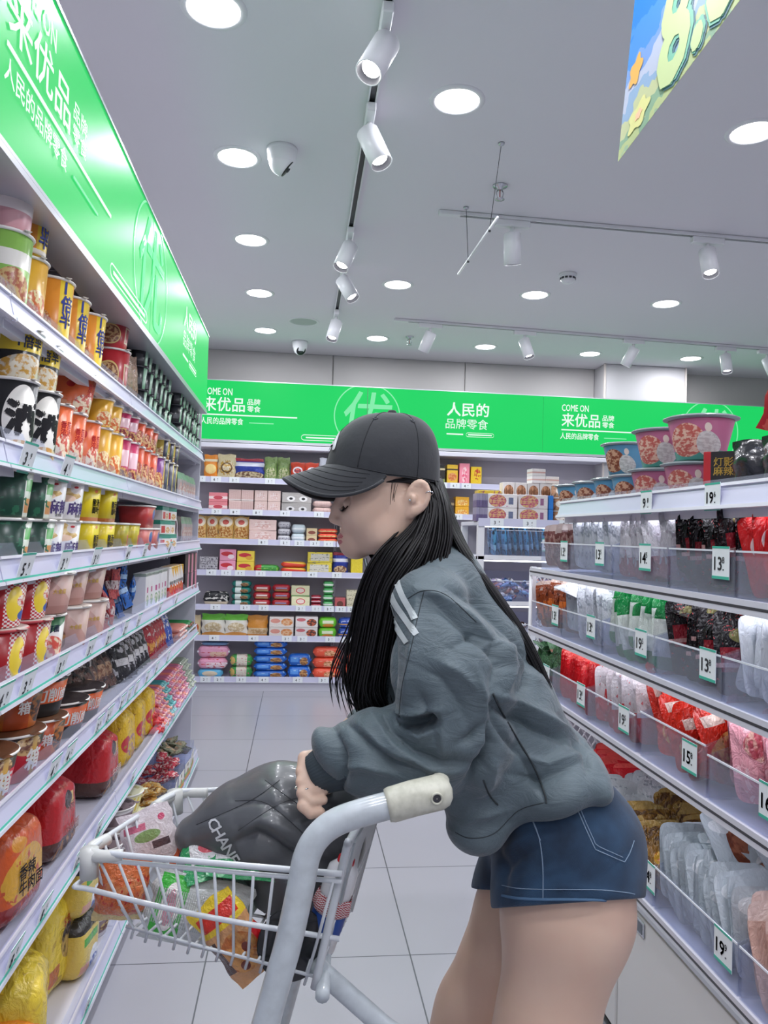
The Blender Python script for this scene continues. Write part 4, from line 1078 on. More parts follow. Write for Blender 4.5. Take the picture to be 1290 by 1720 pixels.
# sixth shelf
P_bo = pk('orange multipack print', '#e9652d', ('ell', 0.46, 0.44, 0.40, 0.26, '#f2b63c'), ('band', 0, 0.24, '#a83a36'), ('patch', 9, 0.62, '#d8572a'), ('ell', 0.3, 0.75, 0.13, 0.06, '#f0a23c'), rough=0.22, bump=0.25, coat=0.4)
P_br = pk('red multipack print', '#c6242c', ('band', 0.0, 0.28, '#5c3a30'), ('ell', 0.55, 0.12, 0.4, 0.14, '#b98a5c', '#4a3836', 8), ('diag', -0.7, 0.42, '#c6242c'), ('rect', 0.40, 0.72, 0.6, 0.74, '#e9c37c'), ('ell', 0.52, 0.68, 0.16, 0.1, '#33211f'), rough=0.2, bump=0.25, coat=0.4)
P_by = pk('yellow multipack print', '#e9bf2a', ('ell', 0.25, 0.4, 0.18, 0.14, '#c8323c'), ('ell', 0.6, 0.3, 0.3, 0.22, '#b98a8a', '#e9bf2a', 9), ('patch', 7, 0.63, '#b8862a'), rough=0.2, bump=0.4, coat=0.4)
bulk('multi_orange', 'orange and yellow noodle multipack', 0.20, 0.20, 0.22, P_bo, [('香辣\n牛肉面', I_black, 0.07, 0.02, 0.46, 0.03, 0.12)], seed=2)
bulk('multi_red', 'glossy red noodle multipack', 0.185, 0.17, 0.20, P_br, [('牛肉面', I_white, 0.030, 0.12, 0.36, 0.03, 0.12), ('+5元', I_white, 0.022, 0.03, 0.67, 0.04, 0.07)], seed=3, top=mat('red film', '#cf2a30', 0.2, coat=0.4))
bulk('multi_yellow', 'yellow noodle multipack', 0.15, 0.13, 0.20, P_by, seed=4, top=mat('yellow film', '#e6bd26', 0.2, coat=0.4))
lp(6, 'multi_orange', 0, x=-0.69)
for p in (82, 162): lp(6, 'multi_red', p, x=-0.685)
for p in (205, 226, 243): lp(6, 'multi_yellow', p, x=-0.67)
for k_, d_, c_, e_ in (('red', 'red sausage', '#d8343a', '#b8242c'), ('rose', 'rose pink sausage', '#cf6d84', '#e6b6c0'), ('coral', 'coral sausage', '#e5826c', '#f0c4b4'), ('mauve', 'mauve pink sausage', '#b4668a', '#d6a6c0'), ('teal', 'teal wrapped sausage', '#3f9a9c', '#8fcfd0'), ('grey', 'greenish grey wrapped sausage', '#8f9a88', '#c2c8b8')):
    stick('saus_'+k_, d_, 0.017, 0.19, mat('film '+k_, c_, 0.28, coat=0.3, bump=(50, 0.3, 0.002)), mat('clip '+k_, e_, 0.3))
seq = [(3.00, 'red', 3), (3.04, 'red', 4), (3.08, 'rose', 5), (3.12, 'coral', 5), (3.16, 'rose', 5), (3.20, 'coral', 5), (3.24, 'mauve', 5), (3.28, 'coral', 5), (3.32, 'teal', 5), (3.36, 'teal', 5), (3.40, 'teal', 5)]
seq = [(y+0.42, c, n) for y, c, n in seq]
seq += [(3.88+0.04*i, ['rose', 'mauve', 'rose', 'coral'][i % 4], 5) for i in range(11)]
seq += [(4.34+0.04*i, 'grey', 5) for i in range(5)]
for y, c_, nz in seq:
    for z in range(nz): LP(6, 'saus_'+c_, y+(0.02 if z % 2 else 0), 0.031*z, x=-0.655-0.012*z, layer=['bottom', 'second', 'third', 'fourth', 'top'][z], rz=PI/2)
# bottom deck
P_bj = pk('yellow tub wrap print', '#dcc05a', ('band', 0.76, 0.96, '#2c2a28'), ('rect', 0.15, 0.75, 0.55, 0.68, '#4aa63c'), ('ell', 0.62, 0.22, 0.22, 0.2, '#e9ecf0'), ('ell', 0.62, 0.16, 0.2, 0.1, '#e9ecf0', '#3a5aa8', 8), ('rect', 0.1, 0.35, 0.12, 0.26, '#d8a08a'), rough=0.22, bump=0.25, coat=0.4)
P_ys = pk('yellow sack print', '#e6c93e', ('patch', 5, 0.64, '#c2a22c'), ('ell', 0.6, 0.45, 0.18, 0.16, '#4a3e38', '#b99a5a', 8), ('rect', 0.15, 0.4, 0.15, 0.3, '#c06a3a'), rough=0.2, bump=0.45, coat=0.4)
bulk('sack_yellow', 'tall yellow noodle multipack', 0.22, 0.17, 0.27, P_ys, [('5包入', I_red, 0.03, 0.12, 0.72, 0.02, None)], seed=5, top=mat('yellow film', '#e6bd26', 0.2, coat=0.4), lean=0.5)
bulk('sack_orange', 'plump plain orange multipack', 0.22, 0.20, 0.20, pk('plain orange sack', '#ef9330', ('patch', 4, 0.66, '#d2541f'), rough=0.22, bump=0.3, coat=0.4), seed=6, fin=False)
bulk('bucket_wrapped', 'yellow wrapped tub with black band', 0.15, 0.15, 0.17, P_bj, [('手工面', I_white, 0.018, 0.0, 0.86, 0.03, None)], seed=7, fin=False, group='yellow wrapped tubs')
lp(7, 'sack_orange', 10, x=-0.68)
lp(7, 'sack_yellow', 47, x=-0.67, rz=PI/2+0.3); lp(7, 'sack_yellow', 84, x=-0.73, rz=PI/2-0.2)
for p, z in ((141, 0), (141, 0.172)): lp(7, 'bucket_wrapped', p, z, x=-0.66, layer='lower' if z == 0 else 'upper')
P_gb = pk('grey bowl print', '#d9d5d6', ('band', 0.2, 0.75, '#8f7f84'), ('ell', 0.5, 0.45, 0.2, 0.2, '#c9b27a', '#6b4a46', 8), rough=0.3)
P_yb2 = pk('pale yellow bowl print', '#e6dfb0', ('vstripes', 8, '#d9c24a', 0.1, 0.8), rough=0.3)
cup('bowl_grey', 'grey instant bowl', 0.058, 0.074, 0.075, P_gb, lid=pk('grey lid print', '#8c7a7e', ('patch', 5, 0.55, '#4a3e42'), rough=0.2), group='instant bowls', cat='instant bowl', name='instant_bowl')
cup('bowl_pale', 'pale cream instant bowl', 0.058, 0.074, 0.075, P_yb2, lid=pk('cream lid print', '#e8e6c4', ('patch', 5, 0.6, '#c9c28a'), rough=0.2), group='instant bowls', cat='instant bowl', name='instant_bowl')
for p, nz in ((172, 3), (190, 3), (206, 4), (221, 4)):
    for z in range(nz): lp(7, 'bowl_grey' if p < 215 else 'bowl_pale', p, 0.0766*z, x=-0.66, layer=['bottom', 'second', 'third', 'top'][z])
for p in (255, 270): lp(7, 'bowl_pale', p, 0, x=-0.620, desc='small pale bowl at the front edge')
# clear boxes of crackers at the far end of the deck
def cracker_box():
    b = MB(); w, d, h = 0.15, 0.19, 0.13
    for x in (-w/2, w/2-0.003): b.box(x, x+0.003, -d/2, d/2, 0, h)
    for y in (-d/2, d/2-0.003): b.box(-w/2, w/2, y, y+0.003, 0, h)
    b.box(-w/2, w/2, -d/2, d/2, 0, 0.003); o = b.build('clear_box', m_bin)
    MB().box(-w/2+0.006, w/2-0.006, -d/2-0.0012, -d/2-0.0002, 0.008, 0.085).build('card_label', pk('box card print', '#e9e6de', ('band', 0.0, 0.3, '#e0923f'), ('band', 0.22, 0.42, '#8fc06a'), ('ell', 0.5, 0.82, 0.08, 0.12, '#6b5a48'), ('ell', 0.5, 0.42, 0.14, 0.16, '#b5875a'), rough=0.4), o)
    return o
kind('cracker_box', 'open clear box with card label', 'box', 'clear boxes on the bottom deck', cracker_box)
flatpack('wrapped_cracker', 'small wrapped cracker packet', 0.055, 0.07, 0.02, pk('cracker print', '#d9a24a', ('patch', 4, 0.55, '#e6cf9a'), ('ell', 0.5, 0.5, 0.3, 0.2, '#b5703c'), rough=0.25, bump=0.5), seed=21, name='cracker_packet')
flatpack('wrapped_red', 'small red wrapped sweet packet', 0.05, 0.06, 0.02, pk('red sweet print', '#c23a4a', ('patch', 4, 0.54, '#e8c4c0'), rough=0.25, bump=0.5), seed=22, name='sweet_packet')
flatpack('wrapped_grey', 'small grey-green wrapped nut packet', 0.05, 0.06, 0.02, pk('grey nut print', '#a9a48c', ('patch', 4, 0.54, '#6f7a5c'), ('ell', 0.5, 0.5, 0.3, 0.2, '#c9a884'), rough=0.25, bump=0.5), seed=23, name='nut_packet')
for i, (y, kk, nm) in enumerate(((3.42, 'wrapped_cracker', 'nearest clear box'), (3.78, 'wrapped_red', 'second clear box'), (4.14, 'wrapped_grey', 'farthest clear box'))):
    for dy in (0.0, 0.165):
        LP(7, 'cracker_box', y+dy, x=-0.66, rz=PI/2-0.5 if False else PI/2)
    for k in range(26):
        o = copy_tree(PROTO[kk]) if kk in PROTO else PROTO.setdefault(kk, KIND[kk]['make']())
        o.location = (-0.63+rnd.uniform(-0.05, 0.05), y+0.08+rnd.uniform(-0.13, 0.13), TZ[7]+0.09+0.012*(k//6)); o.rotation_euler = (rnd.uniform(0.7, 1.5), rnd.uniform(-.4, .4), rnd.uniform(0, 6))
        tag(o, f'{KIND[kk]["desc"]} heaped in the clear boxes, {TIER[7]}', 'packet', f'{KIND[kk]["desc"]}s on the deck')
LS.finish()
# ================================================================== shelving along the back wall
BY = 6.70
BT = {1: 1.815, 2: 1.54, 3: 1.287, 4: 1.018, 5: 0.724, 6: 0.462, 7: 0.11}
def back_unit(x0, x1, tiers, label, grp='units of the back wall shelving'):
    t = thing('shelving_unit', label, 'shelf unit', (x0, BY, 0), group=grp); L = x1-x0
    MB().box(0.001, L-0.001, 0.27, 0.285, 0, 2.125).build('back_panel', m_back, t)
    b = MB(); b.box(-0.012, 0.012, 0.22, 0.27, 0, 2.125)
    for k in range(34): b.box(-0.003, 0.003, 0.2192, 0.2199, 0.08+k*0.058, 0.11+k*0.058, 1)
    b.build('upright', [m_shelf, m_dark], t)
    MB().box(0.001, L-0.001, -0.02, 0.27, 2.085, 2.125, 0, 0.004).build('canopy', m_shelf, t)
    for k, z in tiers.items():
        b = MB(); b.box(0.002, L-0.002, 0.0, 0.269, z-0.02, z, 0, 0.002)
        if k == 7: b.box(0.002, L-0.002, 0.02, 0.269, 0.0, z-0.02)
        sh = b.build('shelf', m_shelf, t)
        b = MB(); b.box(0.002, L-0.002, -0.008, -0.0005, z-0.03, z+0.018); b.box(0.002, L-0.002, -0.012, -0.008, z-0.032, z-0.026, 1)
        b.build('price_rail', [m_rail, m_shelf], sh)
    return t
back_unit(-1.02, 0.335, BT, 'back wall shelving unit left of the cap')
T2 = {1: atY(775, 815, 6.7)[2], 2: atY(775, 867, 6.7)[2], 3: 1.06, 4: 0.78, 5: 0.46, 7: 0.11}
back_unit(0.338, 0.98, BT, 'back wall shelving unit half hidden behind the cap and face')
back_unit(0.983, 2.80, T2, 'back wall shelving unit right of the cap, with yellow and pink boxes')
BS = Shelf(('left one', 'right one', 'leftmost', 'rightmost', 'from the left'))
BW = {1: 'top back-wall shelf', 2: 'second back-wall shelf', 3: 'third back-wall shelf', 4: 'fourth back-wall shelf', 5: 'fifth back-wall shelf', 6: 'sixth back-wall shelf', 7: 'lowest back-wall shelf'}
LAY = {1: [None], 2: ['lower', 'upper'], 3: ['bottom', 'middle', 'top'], 4: ['bottom', 'second', 'third', 'top'], 5: ['bottom', 'second', 'third', 'fourth', 'top']}
bk_n = 0
def bk(tier, p0, p1, hpx, layers, shape, material, desc, count=1, seam=None, tiers=BT, wname=None, d=0.12):
    """goods between picture columns p0..p1: count side by side, layers high, on a back shelf"""
    global bk_n
    k = 6.75/1290; z0 = tiers[tier]+0.001
    X0 = atY(p0, 900, 6.78)[0]; w = (p1-p0)*k/count; h = hpx*k/layers
    bk_n += 1; key = f'bk{bk_n}'
    if shape == 'bag': bag(key, desc, w*0.98, h, min(0.07, w*0.5), material, seam=seam, seed=bk_n)
    elif shape == 'box': carton(key, desc, w*0.97, d, h*0.985, material, flap=False, group='boxes on the back shelves')
    elif shape == 'brick': brickpack(key, desc, w*0.98, d, h*0.985, material, seam)
    for i in range(count):
        for l in range(layers):
            wn = wname or BW[tier]
            lay = LAY[layers][l]
            x = X0+w*(i+0.5)
            o = BS.put(key, (x, BY+0.075, z0+h*l), rnd.uniform(-0.05, 0.05), desc, f'{lay} layer, {wn}' if lay else wn, x)
def brickpack(key, desc, w, d, h, body, seam):
    """film-wrapped brick of biscuits or cakes, lying flat, with crimped ends"""
    def make():
        b = MB()
        def f(u, v):
            a = 2*PI*v; c, s_ = math.cos(a), math.sin(a); p = 4.0
            r = (abs(c)**p+abs(s_)**p)**(-1/p)
            e = 2*u-1; k = max(0.06 if abs(e) > 0.9 else 0.0, (1-abs(e)**7))**0.5
            wob = 1+0.05*mnoise.noise(Vector((u*5+w*99, c*2, s_*2)))
            return (e*w/2, c*r*d/2*wob*(k if abs(c) < 2 else 1), h/2+s_*r*h/2*k*(wob if s_ > 0 else 1))
        b.grid(lambda u, v: f(v, 1-u), 20, 13, 0, closeu=True)
        if seam:
            for s_ in (-1, 1): b.box(s_*w*0.47-w*0.03, s_*w*0.47+w*0.03, -d*0.30, d*0.30, h*0.42, h*0.56, 1)
        return b.build('snack_pack', [body]+([seam] if seam else []))
    kind(key, desc, 'snack pack', 'packs on the back shelves', make)
def PB(n, base, *f): return pk('back '+n, base, *f, rough=0.28, bump=0.25)
# tier 1
bk(1, 339, 361, 40, 1, 'bag', PB('orange bag', '#eb8f2a', ('ell', 0.5, 0.4, 0.4, 0.2, '#f2d48a'), ('band', 0.7, 0.8, '#f6e6c0')), 'orange snack bag')
bk(1, 362, 392, 42, 1, 'bag', PB('cream bag', '#e9dcae', ('ell', 0.5, 0.45, 0.4, 0.3, '#c9a24a', '#f0e6c8', 8), ('ring', 0.5, 0.45, 0.3, 0.2, '#6b4a2c', 0.6)), 'cream bag with brown round motif')
bk(1, 391, 439, 36, 1, 'bag', PB('blue bag', '#2d3f9a', ('band', 0.62, 0.8, '#e4e6f2'), ('ell', 0.5, 0.2, 0.5, 0.2, '#d9c9a0', '#7a5a44', 12), ('band', 0.85, 1, '#a82b3c')), 'big blue snack bag with red top')
bk(1, 441, 483, 40, 1, 'bag', PB('olive bag', '#7f9a5a', ('ell', 0.5, 0.3, 0.4, 0.25, '#c9c8a0', '#8aa05a', 10), ('patch', 6, 0.6, '#5a7a3c')), 'olive green snack bag', count=2)
bk(1, 485, 532, 33, 1, 'bag', PB('orange red bag', '#d8482c', ('band', 0.0, 0.16, '#2f57b0'), ('ell', 0.5, 0.55, 0.33, 0.2, '#e8e2ea'), ('ell', 0.5, 0.55, 0.25, 0.12, '#7a2a3c', '#d8482c', 8)), 'orange-red bag with blue base', count=2)
bk(1, 533, 556, 42, 1, 'bag', PB('white blue bag', '#dfe4ee', ('band', 0.2, 0.5, '#7a9cc8')), 'white and blue snack bag')
bk(1, 560, 730, 40, 1, 'bag', PB('orange bag b', '#d98f3c', ('ell', 0.5, 0.4, 0.4, 0.2, '#f2d48a')), 'orange bag behind the cap', count=5)
# tier 2
m_pp = PB('pink pack', '#e3868e', ('band', 0.3, 0.6, '#f3d9d6'), ('ell', 0.5, 0.45, 0.25, 0.2, '#c84a58'))
m_pale = PB('pale pack', '#e2c9c2', ('vstripes', 14, '#d2a9a2', 0.1, 0.9), ('band', 0, 0.12, '#efe4e0'))
bk(2, 350, 381, 30, 2, 'box', m_pp, 'small pink cake box')
bk(2, 383, 424, 36, 2, 'box', m_pale, 'pale striped wafer box', count=2); bk(2, 426, 469, 36, 2, 'box', PB('pale pack b', '#dfc4bc', ('ell', 0.5, 0.5, 0.3, 0.3, '#e8d8d4', '#d4aea6', 8)), 'pale pink wafer box', count=2)
bk(2, 471, 521, 34, 2, 'box', PB('dot pack', '#b9b4b0', ('ell', 0.3, 0.4, 0.14, 0.26, '#f0eeec'), ('ell', 0.3, 0.4, 0.06, 0.12, '#1a1a1c'), ('ell', 0.72, 0.4, 0.14, 0.26, '#f0eeec'), ('ell', 0.72, 0.4, 0.06, 0.12, '#1a1a1c')), 'grey box with black-dotted white rolls')
bk(2, 523, 556, 22, 2, 'brick', m_pale, 'pale wafer pack')
bk(2, 560, 740, 30, 2, 'box', PB('tan pack', '#c9a088', ('ell', 0.5, 0.5, 0.3, 0.3, '#e8d8c4')), 'tan box beside the face', count=5)
# tier 3
P_ck = PB('cookie bag', '#dcb56a', ('ell', 0.5, 0.74, 0.42, 0.2, '#f0e2c8'), ('ell', 0.5, 0.74, 0.2, 0.1, '#c8554a'), ('ell', 0.5, 0.3, 0.46, 0.26, '#b5702c', '#e9c888', 10), ('band', 0, 0.1, '#e3c84a'))
bk(3, 326, 365, 40, 1, 'bag', P_ck, 'golden cookie bag', count=2); bk(3, 366, 417, 40, 1, 'bag', P_ck, 'round-labelled golden cookie bag', count=2)
bk(3, 418, 464, 36, 2, 'box', PB('pink clear pack', '#e6c8c0', ('ell', 0.5, 0.5, 0.3, 0.35, '#f0dcd6', '#d8aaa0', 7)), 'pale pink sponge cake box')
bk(3, 466, 488, 34, 3, 'brick', PB('silver pack', '#c9c8ce', ('patch', 5, 0.58, '#7f7c88')), 'silver foil biscuit pack'); bk(3, 489, 513, 30, 2, 'brick', PB('pale blue pack', '#c6d4da', ('band', 0.4, 0.6, '#e9eef0')), 'pale blue biscuit pack')
bk(3, 514, 532, 24, 2, 'box', PB('beige box', '#d9c49a', ('ell', 0.5, 0.4, 0.35, 0.25, '#8a4a3c')), 'beige biscuit box')
bk(3, 533, 567, 24, 3, 'brick', PB('red orange pack', '#e8533a', ('band', 0.3, 0.55, '#f0d08a'), ('patch', 5, 0.6, '#d8352c')), 'red-orange biscuit pack')
bk(3, 570, 740, 34, 2, 'box', PB('brown pack', '#a8785c', ('band', 0.4, 0.7, '#e8d8c4')), 'brown box beside the chin', count=5)
# tier 4
bk(4, 338, 368, 24, 2, 'box', PB('grey print pack', '#b9b6ba', ('patch', 8, 0.54, '#5c5862')), 'grey patterned biscuit box')
P_wf = lambda n, c, s: PB(n, c, ('ell', 0.45, 0.6, 0.36, 0.2, '#c8303c'), ('ell', 0.7, 0.35, 0.2, 0.2, s))
bk(4, 371, 398, 37, 2, 'box', P_wf('pink wafer', '#e79ab4', '#f3dfe4'), 'pink wafer box'); bk(4, 400, 429, 35, 2, 'box', P_wf('yellow wafer', '#ecd04a', '#e0a83a'), 'yellow wafer box')
bk(4, 428, 471, 13, 1, 'brick', PB('green roll pack', '#3f9a3c', ('vband', 0, 0.3, '#c8303c'), ('patch', 5, 0.6, '#8fc85a')), 'flat green and red biscuit pack')
bk(4, 473, 516, 19, 2, 'brick', PB('red roll pack', '#d8432f', ('diag', 0.4, 0.9, '#d9a93a')), 'flat red and yellow biscuit pack')
bk(4, 517, 559, 36, 2, 'box', PB('yellow white pack', '#e6d24a', ('rect', 0.12, 0.88, 0.2, 0.85, '#d9d6c8'), ('patch', 7, 0.6, '#8a8a7c')), 'yellow-edged cracker box')
bk(4, 560, 586, 36, 1, 'bag', PB('blue nut bag', '#2e3f9c', ('band', 0.55, 0.7, '#e4e6f2'), ('ell', 0.5, 0.2, 0.4, 0.18, '#e6c9a0', '#8a5a44', 9), ('band', 0.85, 1, '#a82b3c')), 'small blue snack bag')
bk(4, 590, 610, 34, 1, 'box', PB('yellow thin box', '#e8d23c'), 'yellow box beside the collar')
# tier 5
bk(5, 345, 388, 24, 1, 'brick', PB('black stick pack', '#1f2024', ('patch', 5, 0.56, '#c9c6c0'), ('band', 0.1, 0.3, '#d8c9b0')), 'black and silver biscuit pack', count=1)
bk(5, 345, 386, 0, 1, 'none', m_pale, 'x') if False else None
bk(5, 392, 425, 42, 4, 'brick', PB('teal pack', '#1f7a6e', ('vband', 0.2, 0.5, '#d9e4de'), ('ell', 0.65, 0.4, 0.2, 0.3, '#a9804f', '#6b4a30', 9)), 'teal biscuit pack')
P_rd = PB('red choc pack', '#a8222e', ('rect', 0.15, 0.85, 0.0, 0.35, '#c99a6a'), ('rect', 0.2, 0.8, 0.45, 0.65, '#e6d8d4'))
bk(5, 428, 458, 36, 3, 'brick', P_rd, 'dark red chocolate biscuit pack'); bk(5, 460, 491, 37, 3, 'brick', PB('red choc pack b', '#b12834', ('rect', 0.15, 0.85, 0.0, 0.35, '#b98a5c'), ('rect', 0.2, 0.8, 0.45, 0.6, '#8fa0c8')), 'red biscuit pack with tan picture')
bk(5, 492, 523, 36, 2, 'box', PB('cream heart pack', '#e6e2b8', ('ell', 0.5, 0.55, 0.25, 0.28, '#d8505a'), ('ell', 0.5, 0.55, 0.2, 0.2, '#f0dcd0'), ('band', 0, 0.12, '#7fae6a')), 'cream box with red oval')
bk(5, 525, 543, 20, 3, 'brick', PB('dark red mini pack', '#9c2236', ('band', 0.4, 0.6, '#f0d8dc')), 'small dark red pack')
bk(5, 545, 563, 44, 4, 'brick', PB('green mini pack', '#4fa860', ('band', 0.35, 0.6, '#e4efe0')), 'small green pack')
bk(5, 565, 583, 17, 1, 'box', PB('brown pink mini box', '#b85a5c', ('ell', 0.5, 0.4, 0.3, 0.3, '#6b3a30')), 'small brown-pink box'); bk(5, 584, 604, 30, 2, 'box', PB('cream mini pack', '#d9d2b4', ('patch', 6, 0.58, '#8f8a6c')), 'cream biscuit box')
# tier 6
P_gw = PB('green white bag', '#e9e6da', ('band', 0.72, 1, '#6cc43c'), ('band', 0, 0.1, '#5ab038'), ('ell', 0.5, 0.4, 0.36, 0.22, '#c9b48a', '#e8dcc0', 10), ('ell', 0.5, 0.05, 0.5, 0.14, '#d99a4a'))
bk(6, 322, 342, 34, 1, 'bag', PB('beige bag', '#d9c49a', ('ell', 0.5, 0.4, 0.36, 0.2, '#c86a3a')), 'beige snack bag')
bk(6, 344, 382, 36, 1, 'bag', P_gw, 'lime green and white snack bag', count=1); bk(6, 383, 420, 36, 1, 'bag', P_gw, 'second lime green and white bag', count=1)
bk(6, 421, 454, 35, 1, 'bag', PB('orange wheat bag', '#e59a3c', ('band', 0.1, 0.4, '#f1d8b0'), ('ell', 0.5, 0.25, 0.4, 0.14, '#d9b27a', '#f1d8b0', 9)), 'orange wheat snack bag')
P_wo = PB('white orange pack', '#efe6de', ('ell', 0.72, 0.5, 0.24, 0.36, '#e08a4a', '#f0c49a', 6), ('ell', 0.25, 0.6, 0.2, 0.22, '#e8a090'))
bk(6, 457, 498, 34, 2, 'box', P_wo, 'white box with orange biscuit picture'); bk(6, 500, 538, 35, 2, 'box', PB('white brown pack', '#f0e8e4', ('ell', 0.72, 0.45, 0.22, 0.34, '#e0704a', '#5a3a34', 5), ('ell', 0.25, 0.7, 0.2, 0.16, '#d8747c')), 'white box with tomato-red picture')
bk(6, 539, 570, 34, 2, 'brick', PB('bright green pack', '#6fcb2e', ('rect', 0.2, 0.8, 0.4, 0.7, '#e9efd0'), ('ell', 0.5, 0.2, 0.3, 0.18, '#e08a3a')), 'bright green biscuit pack'); bk(6, 572, 603, 34, 2, 'brick', PB('royal blue pack', '#2a4fb0', ('patch', 4, 0.58, '#a9b8e2'), ('band', 0.3, 0.4, '#d8a04a')), 'royal blue biscuit pack')
# tier 7
bk(7, 340, 392, 0.001, 1, 'none', m_pale, 'x') if False else None
bk(7, 340, 382, 14, 1, 'brick', PB('sky blue pack', '#5fb0d8', ('ell', 0.5, 0.5, 0.3, 0.3, '#d9c9b0')), 'sky blue pack under the pink ones')
def bk_over(tier, p0, p1, hpx, z_px, shape, material, desc):
    global bk_n
    bk_n += 1; key = f'bk{bk_n}'; k = 6.75/1290; w = (p1-p0)*k; h = hpx*k
    (brickpack(key, desc, w, 0.12, h, material, m_white) if shape == 'brick' else carton(key, desc, w, 0.12, h, material, flap=False))
    X0 = atY(p0, 900, 6.78)[0]
    BS.put(key, (X0+w/2, BY+0.075, BT[tier]+0.001+z_px*k), 0.03, desc, BW[tier], X0)
bk_over(7, 340, 388, 18, 14.2, 'brick', PB('pink berry pack', '#f0a8c4', ('rect', 0.3, 0.95, 0.1, 0.6, '#f6dce4'), ('patch', 6, 0.6, '#d8505a')), 'pink strawberry pack, lower one')
bk_over(7, 339, 391, 20, 32.4, 'brick', PB('pink berry pack b', '#f2acc8', ('rect', 0.4, 0.9, 0.1, 0.5, '#f0c8b0'), ('patch', 6, 0.62, '#d8505a')), 'pink strawberry pack, on top')
bk_over(7, 345, 389, 5, 52.6, 'brick', PB('blue thin pack', '#7aa0c8'), 'thin blue pack on the pink packs')
bk(7, 393, 431, 38, 2, 'brick', PB('green biscuit pack', '#3f9a4a', ('vband', 0.3, 0.75, '#e0d8c8'), ('ell', 0.1, 0.5, 0.14, 0.34, '#d9b86a'), ('patch', 8, 0.62, '#c86a7a')), 'green biscuit pack', seam=mat('green film', '#2f8a4a', 0.3))
P_bl = PB('blue cookie pack', '#2268c8', ('ell', 0.68, 0.4, 0.18, 0.34, '#8a5a3a', '#c9965a', 9), ('rect', 0.1, 0.45, 0.35, 0.75, '#5a9ae8'), ('patch', 4, 0.64, '#a9d0f0'))
bk(7, 433, 488, 62, 5, 'brick', P_bl, 'blue cookie pack', seam=mat('blue film', '#2a6cc8', 0.3))
bk(7, 490, 529, 40, 2, 'brick', P_bl, 'short blue cookie pack', seam=mat('blue film', '#2a6cc8', 0.3))
bk(7, 531, 578, 52, 3, 'brick', PB('coral cookie pack', '#e8583c', ('ell', 0.6, 0.4, 0.2, 0.3, '#b5703c', '#f0b890', 8), ('patch', 4, 0.62, '#f29a80')), 'coral cookie pack', seam=mat('coral film', '#ea6a4c', 0.3))
bk(7, 580, 610, 40, 2, 'brick', PB('coral cookie pack b', '#e8583c', ('patch', 4, 0.6, '#f29a80')), 'coral pack behind the hair')
# right unit
RB = 'back shelving right of the cap'
bk(1, 724, 744, 33, 1, 'box', PB('black olive box', '#2c2a26', ('band', 0.0, 0.3, '#8fa05a'), ('band', 0.75, 0.85, '#d9c9a0')), 'black box with green base', tiers=T2, wname='top tier, '+RB)
bk(1, 746, 765, 35, 1, 'box', PB('yellow prawn box', '#eec23a', ('ell', 0.5, 0.4, 0.4, 0.2, '#e8a86a', '#d8703a', 8), ('band', 0.72, 0.8, '#4a3a2c')), 'yellow snack box', tiers=T2, wname='top tier, '+RB)
bk(1, 767, 785, 38, 1, 'box', PB('pink long box', '#ee8c9e', ('ell', 0.5, 0.45, 0.25, 0.4, '#f4c9cc', '#e05a78', 6)), 'tall pink snack box', tiers=T2, wname='top tier, '+RB)
bk(1, 786, 805, 33, 1, 'box', PB('yellow red box', '#f0cc2c', ('ell', 0.6, 0.6, 0.3, 0.3, '#c8442c', '#f0cc2c', 6)), 'yellow box with red emblem', tiers=T2, wname='top tier, '+RB)
bk(2, 738, 760, 30, 1, 'box', PB('dark brown box', '#4a3a34', ('band', 0.6, 0.75, '#a08a6a')), 'dark brown box', tiers=T2, wname='second tier, '+RB)
bk(2, 761, 785, 33, 2, 'box', PB('amber box', '#eeae2c', ('ell', 0.5, 0.4, 0.4, 0.3, '#f4d88a', '#e08a2c', 8)), 'amber yellow box', tiers=T2, wname='second tier, '+RB)
bag('pink_twist', 'small pink and white twist packet', 0.05, 0.10, 0.025, PB('pink twist', '#c8506a', ('patch', 5, 0.5, '#e8ccd0')), seed=71, group='pink packets')
for i in range(14): BS.put('pink_twist', (1.20+0.035*(i % 7), BY+0.05+0.05*(i//7), T2[3]+0.001), rnd.uniform(-.4, .4), 'small pink twist packet', 'third tier, '+RB, i)
BS.finish()
# back price tags: (px, py, price)
tl = [(1, 797, [(337, '4.8'), (363, '6.8'), (394, '2.8'), (454, '1.8'), (501, '2.9')]), (2, 852, [(364, '3.5'), (395, '8.8'), (433, '8.8'), (479, '9.9'), (536, '3.9')]),
      (3, 906, [(442, '8.8'), (479, '2.8'), (503, '2.9'), (529, '3.8'), (552, '1.5')]), (4, 958, [(355, '4.5'), (380, '1.8'), (403, '1.8'), (438, '1.9'), (482, '1.9'), (525, '4.8'), (566, '2.5')]),
      (5, 1015, [(362, '2.8'), (412, '2.8'), (443, '2.8'), (505, '2.5'), (532, '1.5'), (553, '3.8'), (573, '3.8'), (592, '2.9')]),
      (6, 1063, [(360, '4.5'), (426, '4.5'), (482, '3.8'), (508, '3.8'), (555, '3.9'), (583, '3.9')]), (7, 1141, [(345, '2.9'), (368, '2.8'), (405, '3.8'), (443, '4.8'), (500, '4.5'), (543, '3.9')])]
for tier, py, L in tl:
    for i, (px, pr) in enumerate(L):
        p = atY(px, py, BY-0.01)
        price_tag(pr, (p[0], BY-0.0125, BT[tier]-0.031), 0, f'{ORD[i]} tag from the left, {BW[tier]}, reading {pr}', 'price tags on the back shelves', 0.085, 0.05, teal=False)
